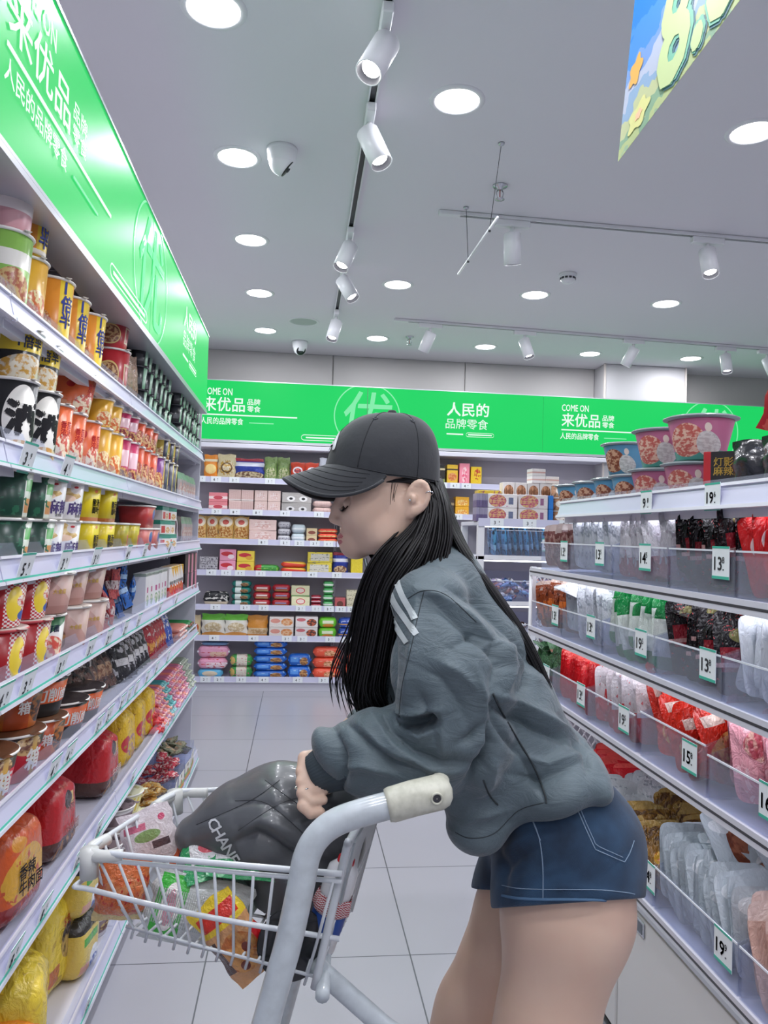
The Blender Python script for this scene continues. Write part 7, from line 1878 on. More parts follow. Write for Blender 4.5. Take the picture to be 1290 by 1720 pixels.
# far sleeve
J.chain([P(722, 1020, 1.46), P(735, 1130, 1.49), P(745, 1225, 1.495)], [0.062, 0.082, 0.075], 0.03)
J.chain([P(745, 1232, 1.49), P(660, 1225, 1.475), P(615, 1222, 1.465)], [0.066, 0.055, 0.042], 0.025)
V, Q = J.surface(); V = smooth_mesh(V, Q, 1, 0.5); N_ = vnormals(V, Q)
near = 1/(1+np.exp((V[:, 1]-1.33)/0.012))
FO = [  # (line, out/in, width)
    ([(700, 990), (735, 1000), (790, 1040), (850, 1090), (905, 1140)], 0.007, 12), ([(720, 1005), (780, 1055), (845, 1110)], -0.007, 10),
    ([(745, 985), (800, 1015), (860, 1070), (915, 1135)], -0.005, 10), ([(700, 1000), (702, 1060), (690, 1130), (678, 1200)], 0.008, 14),
    ([(760, 1090), (800, 1060), (830, 1075), (838, 1120), (820, 1160)], -0.008, 12), ([(845, 1080), (855, 1120), (845, 1165)], 0.009, 12), ([(870, 1075), (890, 1110), (885, 1150), (860, 1175)], -0.008, 12),
    ([(820, 1165), (870, 1180), (930, 1215), (985, 1240)], 0.009, 14), ([(818, 1180), (850, 1195), (900, 1225), (960, 1250)], -0.010, 10),
    ([(825, 1170), (832, 1210), (855, 1245), (890, 1290), (915, 1345)], -0.006, 7), ([(800, 1120), (812, 1170), (818, 1220), (815, 1270)], 0.006, 10),
    ([(818, 1200), (826, 1250), (812, 1290), (780, 1320)], -0.014, 11), ([(700, 1120), (740, 1140), (770, 1180), (790, 1230)], -0.005, 14), ([(735, 1110), (775, 1130), (800, 1160)], 0.005, 12),
    ([(640, 1190), (655, 1225), (690, 1262), (740, 1282), (800, 1285)], -0.010, 12), ([(625, 1200), (660, 1250), (720, 1290), (790, 1300)], 0.007, 12),
    ([(580, 1212), (610, 1240), (660, 1280), (720, 1300)], -0.008, 12), ([(562, 1225), (572, 1260), (578, 1300), (570, 1330)], -0.009, 8), ([(600, 1215), (640, 1255), (700, 1285)], 0.006, 10),
    ([(672, 1208), (700, 1215), (735, 1212)], -0.022, 10), ([(664, 1195), (700, 1196), (740, 1190)], 0.010, 9), ([(685, 1228), (705, 1240), (725, 1228), (735, 1212)], 0.008, 8),
    ([(575, 1290), (610, 1285), (660, 1300)], 0.006, 9), ([(770, 1250), (790, 1240), (812, 1215)], -0.008, 10),
    ([(800, 1340), (822, 1310), (836, 1270)], 0.007, 12), ([(782, 1330), (800, 1300), (822, 1280)], -0.007, 9), ([(850, 1300), (905, 1310), (975, 1280)], -0.006, 11), ([(860, 1265), (920, 1285), (985, 1262)], 0.006, 12),
    ([(930, 1195), (965, 1225), (1000, 1262)], -0.006, 9), ([(960, 1240), (985, 1262), (990, 1300)], -0.008, 8), ([(770, 1390), (800, 1370), (850, 1362)], 0.005, 10), ([(650, 1010), (658, 1090), (662, 1180)], -0.006, 9),
    ([(860, 990), (905, 1080), (930, 1160)], 0.004, 16), ([(740, 1180), (745, 1240), (742, 1275)], 0.006, 14), ([(700, 1160), (722, 1200), (730, 1240)], -0.006, 10)]
V = fold(V, N_, [(a, b*1.9, c*0.85) for a, b, c in FO], near, 1.2); V = smooth_mesh(V, Q, 1, 0.2)
# hem cut: keep the cloth edge crisp and hollow below
jacket = soft_object('track_jacket', V, Q, [m_nylon], g, None, GO)
bj = bvh_of(V, Q)
def on_jacket(name, m, fn):
    b = MB(); fn(b); b.v = [tuple(np.array(p)-GO) for p in b.v]
    return b.build(name, m, jacket) if b.f else None
m_stripe = mat('white stripe', '#c9d2d2', 0.55)
for pts, w_ in (([(688, 938), (676, 955), (668, 975), (676, 1000), (690, 1025), (697, 1040)], 10), ([(668, 968), (655, 985), (662, 1010), (678, 1035), (692, 1055), (699, 1066)], 10),
                ([(657, 988), (648, 1003), (655, 1020), (660, 1036)], 9), ([(660, 1040), (672, 1062), (684, 1080)], 9)):
    on_jacket('sleeve_stripe', m_stripe, lambda b: band(b, bj, pts, w_, 0.0016))
m_seamd = mat('dark seam', '#2c3336', 0.7)
on_jacket('pocket_seam', m_seamd, lambda b: seam(b, bj, [(828, 1165), (845, 1200), (868, 1240), (895, 1285), (914, 1330), (918, 1350)], 0.0016, 0.0004))
on_jacket('shoulder_seam', m_seamd, lambda b: seam(b, bj, [(686, 1005), (712, 992), (750, 1000), (800, 1045)], 0.0007, 0.0002))
on_jacket('armhole_seam', m_seamd, lambda b: seam(b, bj, [(712, 994), (703, 1030), (690, 1090), (676, 1150), (670, 1205)], 0.0007, 0.0002))
on_jacket('pocket_welt', m_seamd, lambda b: seam(b, bj, [(812, 1310), (822, 1335), (836, 1352)], 0.0014, 0.0004))
on_jacket('hem_stitch', m_seamd, lambda b: seam(b, bj, [(765, 1398), (790, 1408), (830, 1400), (870, 1362), (915, 1348)], 0.0007, 0.0002))
# collar, cuffs, zip
m_collar = mat('dark collar', '#343c42', 0.7, bump=(60, 0.3, 0.003))
b = MB()
def col_fn(u, v):
    a = 2*PI*u; top, bot = P(690, 918, YM), P(706, 960, YM)
    c = bot+(top-bot)*v; rx, ry = 0.058+0.006*(1-v), 0.066+0.012*(1-v)
    return (c[0]+rx*math.cos(a)-GO[0]-0.012*math.cos(a)*(math.cos(a) < 0)*-1.2*v, c[1]+ry*math.sin(a)-GO[1], c[2]+(-0.030*math.cos(a))*-0.55*1+0.006*math.sin(a*3)-GO[2])
b.grid(col_fn, 36, 6, 0, closeu=True)
b.grid(lambda u, v: tuple(np.array(col_fn(u, v))*(1, 1, 1)+np.array((0.006*-math.cos(2*PI*u), 0.006*-math.sin(2*PI*u), -0.001))), 36, 6, 0, closeu=True, flip=True)
b.build('collar', m_collar, jacket)
def cuff(a, c, ra, rb, name='cuff'):
    a, c = Vector(a), Vector(c); d = (c-a); q = d.to_track_quat('Z', 'Y').to_matrix().to_4x4(); L = d.length
    T = Matrix.Translation(a-Vector(GO)) @ q
    n = 132
    bb_ = MB(); bb_.lathe([(ra, 0), (ra+0.002, L*0.15), (ra+(rb-ra)*0.7, L*0.7), (rb, L*0.95), (rb-0.004, L)], n, T=T, cap=False, fn=lambda t: 1+0.022*(round(t/(2*PI)*n) % 3 == 0)-0.012, sy=1.15)
    return bb_.build(name, mat('ribbed cuff', '#3c474d', 0.8), jacket)
cuff(P(584, 1274, 1.182), P(526, 1303, 1.19), 0.036, 0.0275); cuff(P(622, 1222, 1.467), P(592, 1222, 1.457), 0.034, 0.027)
b = MB(); z0, z1 = P(613, 938, 1.27), P(617, 985, 1.27)
b.tube([z0-GO, (z0+z1)/2-GO+(0.003, 0, 0), z1-GO], 0.003, 6); b.box(z1[0]-GO[0]-0.003, z1[0]-GO[0]+0.003, z1[1]-GO[1]-0.004, z1[1]-GO[1], z1[2]-GO[2]-0.02, z1[2]-GO[2])
b.build('zip', mat('zip metal', '#70787c', 0.35, 0.6), jacket)

# ---- baseball cap
m_cap = mat('black cotton', '#2a2d31', 0.75, sheen=0.2, bump=(90, 0.25, 0.002))
CC = P(642, 799, YM); ca, cbb, chh = 0.0985, 0.083, 0.107
def crown(u, v):
    a = 2*PI*u; q = v*PI/2
    rr = math.cos(q)**0.62; hz_ = math.sin(q)**1.06
    x = -ca*math.cos(a)*rr; y = cbb*math.sin(a)*rr
    if x < 0: x *= 0.99
    x += 0.014*hz_*1.0
    base = 0.012*math.cos(a)-0.006*(1-abs(math.cos(a)))
    k = 1+0.004*abs(math.sin(3*a))**8*-1
    wob = 0.0018*mnoise.noise(Vector((math.cos(a)*3, math.sin(a)*3, v*5)))
    return (CC[0]-GO[0]+(x*k)*(1+wob*6), CC[1]-GO[1]+y*k*(1+wob*6), CC[2]-GO[2]+base*(1-hz_)+chh*hz_)
cap_o = thing('baseball_cap', 'black baseball cap worn low by the leaning person', 'cap', tuple(GO))
cap_o.parent = g; cap_o.location = (0, 0, 0)
for k_ in ('label', 'category'): del cap_o[k_]
b = MB(); b.grid(crown, 96, 22, 0, closeu=True); b.build('crown', m_cap, cap_o)
def brim(u, v, dz=0.0):
    a = (u*2-1)*1.56
    rx, ry = -ca*0.995*math.cos(a), cbb*math.sin(a)
    cc = max(0, math.cos(a)); e = 0.0700*cc**0.55
    x = rx-e*v; z = 0.013*math.cos(a)-0.005*(1-abs(math.cos(a)))-0.34*e*v-0.052*math.sin(a)**2*v*cc**0.45
    return (CC[0]-GO[0]+x, CC[1]-GO[1]+ry*(1+0.04*v), CC[2]-GO[2]+z+dz)
b = MB(); b.grid(lambda u, v: brim(u, v, 0.0022), 48, 12, 0, flip=True); b.grid(lambda u, v: brim(u, v, -0.0022), 48, 12, 0)
b.tube([brim(i/60, 1.0) for i in range(61)], 0.0028, 6)
b.build('visor', m_cap, cap_o)
b = MB()
for vv in (0.16, 0.34, 0.52, 0.70, 0.86): b.tube([brim(i/40, vv, 0.0023) for i in range(3, 38)], 0.0006, 4)
b.build('visor_stitching', mat('cap thread', '#1b1d20', 0.8), cap_o)
b = MB(); top = crown(0, 1.0); b.lathe([(0.0075, -0.002), (0.0085, 0.002), (0.0065, 0.006), (0.001, 0.0068)], 16, T=Matrix.Translation(top)); b.build('top_button', m_cap, cap_o)
for aa in (0.20, 0.36, 0.70, 0.86):
    q = Vector(crown(aa-0.03, 0.66)); b = MB()
    n_ = (q-(Vector(tuple(CC-GO))+Vector((0, 0, 0.02)))).normalized(); T = Matrix.Translation(q+n_*0.0005) @ n_.to_track_quat('Z', 'Y').to_matrix().to_4x4()
    b.lathe([(0.0022, 0.0006), (0.0036, 0.0012), (0.0046, 0.0)], 14, T=T, cap=False); b.build('eyelet', mat('cap eyelet', '#3d4146', 0.6), cap_o)
b = MB()
for k_ in range(6):
    a_ = k_/6+0.0; b.tube([tuple(Vector(crown(a_, t_))*1.0) for t_ in np.linspace(0.02, 0.98, 20)], 0.0009, 4)
b.tube([crown(t_/60, 0.02) for t_ in range(61)], 0.0013, 4)
b.build('crown_seams', mat('cap seam', '#212428', 0.8), cap_o)
# front emblem: interlocked letters, seen edge-on
b = MB()
def emb(x, y, off=0.0018):
    a = 0.0+x/0.075; v_ = 0.34+y/0.16
    p = Vector(crown((a/(2*PI)) % 1.0, v_)); n_ = (p-Vector(tuple(CC-GO))).normalized(); return p+n_*off
b.text('L', 0.042, lambda x, y: emb(x+0.009, y+0.006), 0, 0.05); b.text('A', 0.040, lambda x, y: emb(x-0.012, y-0.004, 0.0026), 0, 0.05)
b.build('emblem', mat('white embroidery', '#dfe2e4', 0.7), cap_o)

# ---- hair
HB = MB()
rs = random.Random(3)
def strand(pts, r, n=5):
    P_ = smooth_poly([tuple(p) for p in pts], 6); k = len(P_)
    HB.tube([tuple(np.array(p)-GO) for p in P_], [r*(0.55+0.45*math.sin(PI*min(1, 0.15+i/(k-1)*0.85)))*(1 if i < k-4 else (k-1-i+0.4)/4.4) for i in range(k)], n)
def sheet(n, A, Bc, r, jit=0.004):
    """a fall of strands between two guide lines"""
    for i in range(n):
        t = (i+rs.uniform(-.4, .4))/max(1, n-1); t = min(1.03, max(-0.03, t)); jx = [rs.gauss(0, jit) for _ in range(3)]
        pts = []
        for q, (a_, c_) in enumerate(zip(A, Bc)):
            p = np.array(a_)+(np.array(c_)-np.array(a_))*t; w_ = min(1, q/2.0)
            pts.append(p+np.array(jx)*w_*(1+0.5*q/len(A)))
        strand(pts, r*rs.uniform(0.7, 1.3))
near_y = YM-0.078
# side of the head: from under the cap, behind the ear, down to the shoulder
sheet(150, [P(708, 804, 1.252), P(716, 846, 1.245), P(700, 895, 1.228), P(672, 955, 1.215), P(652, 1010, 1.215)],
          [P(735, 800, 1.30), P(748, 850, 1.25), P(752, 900, 1.235), P(748, 935, 1.225), P(740, 965, 1.215)], 0.0026)
sheet(90, [P(712, 804, 1.256), P(722, 850, 1.242), P(716, 900, 1.228), P(700, 945, 1.222)], [P(737, 805, 1.35), P(757, 860, 1.33), P(762, 905, 1.32), P(768, 930, 1.31)], 0.0028)
# front lock falling past the collar down to the forearm
sheet(230, [P(712, 832, 1.252), P(694, 884, 1.238), P(654, 934, 1.222), P(628, 990, 1.22), P(618, 1050, 1.22), P(606, 1120, 1.22), P(600, 1170, 1.22), P(622, 1198, 1.22)],
          [P(726, 832, 1.246), P(724, 884, 1.232), P(706, 934, 1.212), P(668, 990, 1.20), P(652, 1050, 1.20), P(640, 1110, 1.20), P(632, 1160, 1.205), P(650, 1203, 1.21)], 0.0023, 0.0055)
sheet(120, [P(704, 856, 1.258), P(668, 902, 1.25), P(634, 952, 1.24), P(610, 1010, 1.24), P(598, 1070, 1.24), P(590, 1140, 1.24), P(604, 1196, 1.235)],
          [P(716, 856, 1.25), P(694, 902, 1.24), P(672, 952, 1.22), P(650, 1010, 1.22), P(636, 1070, 1.22), P(622, 1140, 1.22), P(632, 1200, 1.22)], 0.0020, 0.0065)
sheet(16, [P(640, 930, 1.25), P(606, 1000, 1.25), P(590, 1060, 1.25), P(570, 1100, 1.25), P(556, 1140, 1.25), P(560, 1185, 1.25)],
          [P(650, 930, 1.24), P(622, 1000, 1.24), P(606, 1060, 1.24), P(596, 1110, 1.24), P(584, 1160, 1.24), P(600, 1200, 1.24)], 0.0012, 0.006)
# far side lock seen under the chin
sheet(40, [P(670, 880, 1.38), P(632, 935, 1.38), P(612, 990, 1.37), P(604, 1060, 1.36), P(600, 1120, 1.36)], [P(700, 880, 1.37), P(672, 940, 1.36), P(648, 1000, 1.35), P(634, 1060, 1.34), P(628, 1130, 1.34)], 0.0028)
# long fall down the back
sheet(120, [P(728, 800, 1.27), P(752, 880, 1.255), P(782, 940, 1.24), P(822, 1000, 1.235), P(862, 1062, 1.235), P(898, 1130, 1.235), P(920, 1196, 1.235)],
          [P(742, 805, 1.33), P(772, 895, 1.31), P(802, 955, 1.29), P(846, 1015, 1.27), P(888, 1080, 1.26), P(920, 1150, 1.25), P(938, 1210, 1.245)], 0.0021, 0.003)
# around the back of the head
sheet(110, [P(738, 800, 1.32), P(752, 850, 1.33), P(760, 900, 1.335), P(770, 935, 1.33)], [P(700, 800, 1.385), P(720, 860, 1.39), P(735, 910, 1.385), P(742, 945, 1.38)], 0.0032)
# hair swept under the cap over the ear, a few temple wisps
sheet(44, [P(648, 810, 1.240), P(682, 811, 1.240), P(708, 820, 1.244), P(722, 850, 1.243)], [P(668, 805, 1.238), P(700, 804, 1.240), P(722, 816, 1.246), P(736, 850, 1.25)], 0.0014, 0.0014)
sheet(6, [P(656, 810, 1.240), P(656, 832, 1.243), P(659, 848, 1.246), P(657, 862, 1.248)], [P(668, 812, 1.234), P(663, 834, 1.240), P(661, 850, 1.244), P(654, 866, 1.248)], 0.0004, 0.0016)
HB.build('hair', m_hair, g)
# earrings and ring
b = MB(); e = P(690, 838, YM)+(0, -0.077, 0)-GO
b.lathe([(0.0001, -0.0024), (0.0022, -0.001), (0.0022, 0.001), (0.0001, 0.0024)], 10, T=Matrix.Translation(e+np.array((-0.014, -0.008, -0.006))))
b.build('ear_stud', mat('silver', '#e8e8ea', 0.12, 1.0), g)
b = MB(); b.tube([tuple(e+np.array((0.018, -0.002, 0.006))+np.array((0.006*math.cos(t_), -0.004*math.sin(t_)-0.003, 0.003*math.sin(t_)))) for t_ in np.linspace(0, 2*PI, 16)[:-1]], 0.0011, 6, closed=True)
b.build('ear_hoop', mat('silver', '#e8e8ea', 0.12, 1.0), g)
rk = HK+np.array((-0.05, 0.55, 0.83))*-0.0092+np.array((-0.003, -0.007, -0.010))-GO
b = MB(); b.tube([tuple(rk+np.array((0.0120*math.cos(t_), 0.0120*math.sin(t_), 0.002*math.cos(t_)))) for t_ in np.linspace(0, 2*PI, 20)[:-1]], 0.0018, 6, closed=True)
b.build('ring', mat('silver', '#e8e8ea', 0.12, 1.0), g)
# shoes
m_shoe = mat('white trainer', '#dcdcde', 0.5); m_sole = mat('trainer sole', '#b9b9bd', 0.6)
for a_ in (a1, a2):
    Sv = Vol(np.arange(a_[0]-0.21, a_[0]+0.09, 0.006), np.arange(a_[1]-0.07, a_[1]+0.07, 0.006), np.arange(-0.01, 0.15, 0.005))
    Sv.chain([a_+(0.03, 0, -0.045), a_+(-0.06, 0, -0.045), a_+(-0.155, 0, -0.055)], [0.040, 0.042, 0.036], 0.02); Sv.cone(a_+(0.01, 0, -0.03), a_+(0.0, 0, 0.02), 0.044, 0.042, 0.02)
    Sv.plane((0, 0, 0.012), (0, 0, -1), (a_[0]-1, 0, -1), (a_[0]+1, 3, 1), 0.002)
    Vs, Qs = Sv.surface(); so = soft_object('shoe', smooth_mesh(Vs, Qs, 1), Qs, m_shoe, g, None, GO)
    b = MB(); pts = [(0.075*math.cos(t_)*0.9-0.02, 0.047*math.sin(t_)) if math.cos(t_) > 0 else (0.165*math.cos(t_)-0.02, 0.044*math.sin(t_)) for t_ in np.linspace(0, 2*PI, 32)[:-1]]
    b.prism(pts, 0.02, lambda x, y, k: (a_[0]+x-GO[0], a_[1]+y-GO[1], k+0.0005)); b.build('sole', m_sole, so)
# ================================================================== small shopping trolley and what is in it
def Zp(px, py, z): return np.array(atZ(px, py, z))
ct = thing('shopping_trolley', 'small white wire shopping trolley with cream handle ends, full of snacks', 'trolley', (0.0, 1.24, 0))
CO = np.array((0.0, 1.24, 0))
m_wire = mat('white coated wire', '#d5dade', 0.3, coat=0.3, var=(30, '#b9bfc4', 0.35))
m_frame = mat('white coated tube', '#cfd8dc', 0.3, coat=0.3, var=(45, '#a9b0b3', 0.45))
m_cream = mat('cream plastic', '#dcdccb', 0.45, var=(70, '#a9aa98', 0.6))
m_bump = mat('clear bumper plastic', '#d4d6d2', 0.35, var=(30, '#b8bab4', 0.4))
def L(p): return tuple(np.array(p)-CO)
# basket corners: top and bottom, near/far side, front/rear
TZc = 0.915
NF, NR = Zp(152, 1432, TZc), Zp(575, 1468, TZc); FF, FR = Zp(300, 1330, TZc), np.array((0.145, 1.43, TZc))
nf, nr = np.array(atY(212, 1556, 1.165)), np.array(atY(528, 1640, 1.09)); ff, fr = FF+(0.055, -0.02, -0.118), np.array((0.10, 1.41, nr[2]))
def lerp(a, b, t): return a+(b-a)*t
mid = lambda T, Bt, t=0.46: lerp(T, Bt, t)
RW, rw = 0.0045, 0.0022
b = MB()
cn = lerp(NF, FF, 0.06); cf = lerp(NF, FF, 0.92)
rim = [NR, lerp(NR, NF, 0.5), NF+(0.012, 0.0, 0), cn+(-0.006, 0.006, 0), lerp(NF, FF, 0.5)+(-0.008, 0, 0), cf+(-0.004, -0.004, 0), FF+(0.02, 0.004, 0), lerp(FF, FR, 0.5), FR]
b.tube([L(p) for p in smooth_poly(rim, 6)], RW, 8)
b.tube([L(np.array(p)-(0, -0.002, 0.011)) for p in smooth_poly(rim[:3], 6)], RW*0.8, 8)
b.build('rim', m_wire, ct)
b = MB()
mN = mid(NF, nf)+(-0.035, -0.018, 0.006); mR = mid(NR, nr, 0.62); mF = mid(FF, ff)+(-0.02, 0.0, 0)
b.tube([L(p) for p in smooth_poly([mR+(0.02, -0.004, 0), lerp(mR, mN, 0.5)+(0, -0.006, 0), mN+(0.02, 0, -0.002), mN+(-0.004, 0.014, 0.002), lerp(mN, mF, 0.5)+(-0.004, 0, 0.0), mF, lerp(mF, mid(FR, fr), 0.5), mid(FR, fr)], 6)], RW*0.85, 8)
b.build('middle_band', m_wire, ct)
b = MB()
for i in range(13):     # near side uprights, their ends turned under the floor of the basket
    t_ = (i+0.55)/13; a_, c_ = lerp(NF, NR, t_)-(0, 0, 0.012), lerp(nf, nr, t_)
    b.tube([L(a_), L(lerp(a_, c_, 0.6)+(0, -0.004, 0)), L(c_+(0, 0, 0.0)), L(c_+(-0.004, 0.004, -0.016))], rw, 6)
b.build('near_grille', m_wire, ct)
b = MB()
for i in range(13):
    t_ = (i+0.5)/13; b.tube([L(lerp(FF, FR, t_)), L(lerp(ff, fr, t_))], rw, 6)
b.tube([L(mid(FF, ff)), L(mid(FR, fr))], rw, 6); b.build('far_grille', m_wire, ct)
b = MB()
for i in range(9):
    t_ = (i+0.5)/9; a_, c_ = lerp(NF, FF, t_)+(-0.006, 0, 0), lerp(nf, ff, t_)
    b.tube([L(a_), L(lerp(a_, c_, 0.45)+(-0.012, 0, 0)), L(c_)], rw, 6)
b.build('front_grille', m_wire, ct)
b = MB()
for i in range(12): t_ = (i+0.5)/12; b.tube([L(lerp(nf, nr, t_)), L(lerp(ff, fr, t_))], rw, 6)
for i in range(6): t_ = i/5; b.tube([L(lerp(nf, ff, t_)), L(lerp(nr, fr, t_))], rw*1.2, 6)
b.build('floor_grille', m_wire, ct)
# hinged rear gate
gt0, gt1 = np.array(atY(585, 1412, 1.075)), np.array((0.185, 1.42, 0.96)); gb0, gb1 = np.array(atY(528, 1660, 1.075)), np.array((0.115, 1.40, 0.70))
b = MB()
b.tube([L(p) for p in smooth_poly([gb0, lerp(gb0, gt0, 0.9), gt0+(0.004, 0.006, 0.0), lerp(gt0, gt1, 0.5), gt1-(0, 0.01, 0), lerp(gt1, gb1, 0.1), gb1], 6)], 0.0058, 8); b.build('gate_frame', m_wire, ct)
b = MB()
for i in range(14): t_ = (i+0.5)/14; b.tube([L(lerp(gt0, gt1, t_)), L(lerp(gb0, gb1, t_))], rw, 6)
for t_ in (0.12, 0.3, 0.48, 0.66, 0.84, 0.97): b.tube([L(lerp(gt0, gb0, t_)), L(lerp(gt1, gb1, t_))], rw*1.1, 6)
b.build('gate_grille', m_wire, ct)
b = MB(); gm = [lerp(lerp(gt0, gt1, u), lerp(gb0, gb1, u), v)+(0.006, 0, 0) for v in (0.10, 0.52) for u in (0.12, 0.9)]
n_ = Vector(np.cross(gm[1]-gm[0], gm[2]-gm[0])).normalized()*0.003
vs = [L(gm[i]) for i in (0, 1, 3, 2)]; vs += [tuple(Vector(v_)+n_) for v_ in vs]
b.add(vs, [(0, 1, 2, 3), (7, 6, 5, 4), (0, 4, 5, 1), (1, 5, 6, 2), (2, 6, 7, 3), (3, 7, 4, 0)]); b.build('seat_flap', mat('seat flap grey', '#aeb4b8', 0.4), ct)
# corner bumpers
def bumper(path, r): 
    b = MB(); b.tube([L(p) for p in smooth_poly(path, 6)], r, 10, flat=1.0); return b
b = bumper([NF+(0.045, -0.002, -0.004), NF+(0.008, -0.002, -0.004), cn+(-0.010, 0.01, -0.004), lerp(NF, FF, 0.22)+(-0.008, 0, -0.003)], 0.0088)
b.tube([L(NF+(-0.002, 0.002, 0.004)), L(NF+(-0.002, 0.006, -0.036))], 0.0135, 10); b.build('corner_bumper', m_bump, ct)
b = bumper([lerp(NF, FF, 0.74)+(-0.008, 0, -0.003), cf+(-0.008, 0, -0.004), FF+(0.006, 0.004, -0.004), FF+(0.05, 0.005, -0.004)], 0.0088)
b.tube([L(FF+(-0.006, -0.004, 0.004)), L(FF+(-0.004, -0.004, -0.036))], 0.0135, 10); b.build('corner_bumper', m_bump, ct)
# side frames: swept from the handle down to the front castors
def frame(y, dx=0.0):
    P_ = [P(735, 1331, y), P(655, 1352, y), P(604, 1366, y), P(562, 1382, y), P(533, 1406, y), P(515, 1440, y), P(505, 1490, y), P(484, 1585, y), P(446, 1720, y)]
    last = P_[-1]; d = P_[-1]-P_[-2]; d /= abs(d[2]); P_ += [last+d*(last[2]-0.16), np.array((last[0]+d[0]*(last[2]-0.13)-0.03, y, 0.125))]
    return [p+(dx, 0, 0) for p in P_]
YN, YFc = 1.035, 1.475
fn_ = frame(YN); f0 = frame(YN)
for y in (YN, YFc):
    sc_ = [np.array((p[0]+(0.085 if y > 1.2 else 0), y, p[2])) for p in f0]
    b = MB(); b.tube([L(p) for p in smooth_poly(sc_, 7)], 0.0185, 12); b.build('side_frame', m_frame, ct)
    h0, h1 = sc_[0], sc_[1]; d = h0-h1; d /= np.linalg.norm(d)
    b = MB(); b.tube([L(h1-d*0.004), L(h1+d*0.002), L(lerp(h1, h0, 0.5)+(0, 0, 0.001)), L(h0+d*0.002), L(h0+d*0.012), L(h0+d*0.018), L(h0+d*0.0205)], [0.0215, 0.0232, 0.0235, 0.0235, 0.0200, 0.0125, 0.002], 16)
    cap_ = b.build('handle_end', m_cream, ct)
    s_ = -1 if y == YN else 1
    T = Matrix.Translation(L(lerp(h1, h0, 0.92)+(0, s_*0.0236, 0.001))) @ Matrix.Rotation(PI/2*s_*-1, 4, 'X')
    b = MB(); b.lathe([(0.0078, -0.002), (0.0085, 0.0015), (0.0060, 0.0018), (0.0055, -0.001)], 18, 0, T=T, cap=False); b.lathe([(0.0054, 0.0004), (0.001, 0.0008)], 12, 1, T=T, cap=False)
    b.build('screw', [m_cream, m_dark], cap_)
hb = f0[0]; b = MB(); b.tube([L((hb[0]+0.002, YN, hb[2]+0.0)), L((hb[0]+0.087, YFc, hb[2]))], 0.0145, 14); b.build('handle_bar', m_cream, ct)
# base: rails back to the rear castors, cross tubes, castors
for y in (1.105, 1.405):
    a_ = np.array(atY(545, 1636, 1.105)); c_ = np.array(atY(640, 1720, 1.105))
    d = (c_-a_)/np.linalg.norm(c_-a_)
    path = [a_-d*0.02, a_+d*0.06, c_, c_+d*0.10, np.array((c_[0]+0.11, 0, 0.50)), np.array((c_[0]+0.13, 0, 0.14))]
    if y > 1.2: path = [np.array((0.05, y, 0.74)), np.array((0.0, y, 0.58)), np.array((-0.035, y, 0.40)), np.array((-0.045, y, 0.14))]
    b = MB(); b.tube([L((p[0], y, p[2])) for p in smooth_poly(path, 6)], 0.0150, 10, flat=0.8); b.build('rear_leg', m_frame, ct)
b = MB(); b.tube([L((nr[0]+0.01, 1.05, nr[2]-0.004)), L((fr[0]-0.02, 1.46, nr[2]-0.004))], 0.010, 10); b.build('cross_tube', m_frame, ct)
e0 = f0[-1]; b = MB(); b.tube([L((e0[0], YN, 0.13)), L((e0[0]+0.085, YFc, 0.13))], 0.010, 10)
b.build('front_axle_tube', m_frame, ct)
for y in (YN, YFc): b = MB(); b.tube([L((e0[0]+(0.085 if y > 1.2 else 0), y, 0.13)), L((0.265 if y == YN else -0.045, 1.105 if y == YN else 1.405, 0.145))], 0.011, 10); b.build('base_rail', m_frame, ct)
for x, y in ((e0[0], YN), (e0[0]+0.085, YFc), (0.265, 1.105), (-0.045, 1.405)):
    b = MB(); b.box(x-0.014-CO[0], x+0.014-CO[0], y-0.018-CO[1], y-0.013-CO[1], 0.05, 0.13); b.box(x-0.014-CO[0], x+0.014-CO[0], y+0.013-CO[1], y+0.018-CO[1], 0.05, 0.13); b.box(x-0.014-CO[0], x+0.014-CO[0], y-0.018-CO[1], y+0.018-CO[1], 0.122, 0.13)
    c = b.build('castor', m_chrome, ct)
    T = Matrix.Translation((x-CO[0], y-CO[1], 0.0505)) @ Matrix.Rotation(PI/2, 4, 'X')
    MB().lathe([(0.012, -0.011), (0.046, -0.010), (0.05, -0.005), (0.05, 0.005), (0.046, 0.010), (0.012, 0.011)], 28, T=T).build('wheel', m_dark, c)

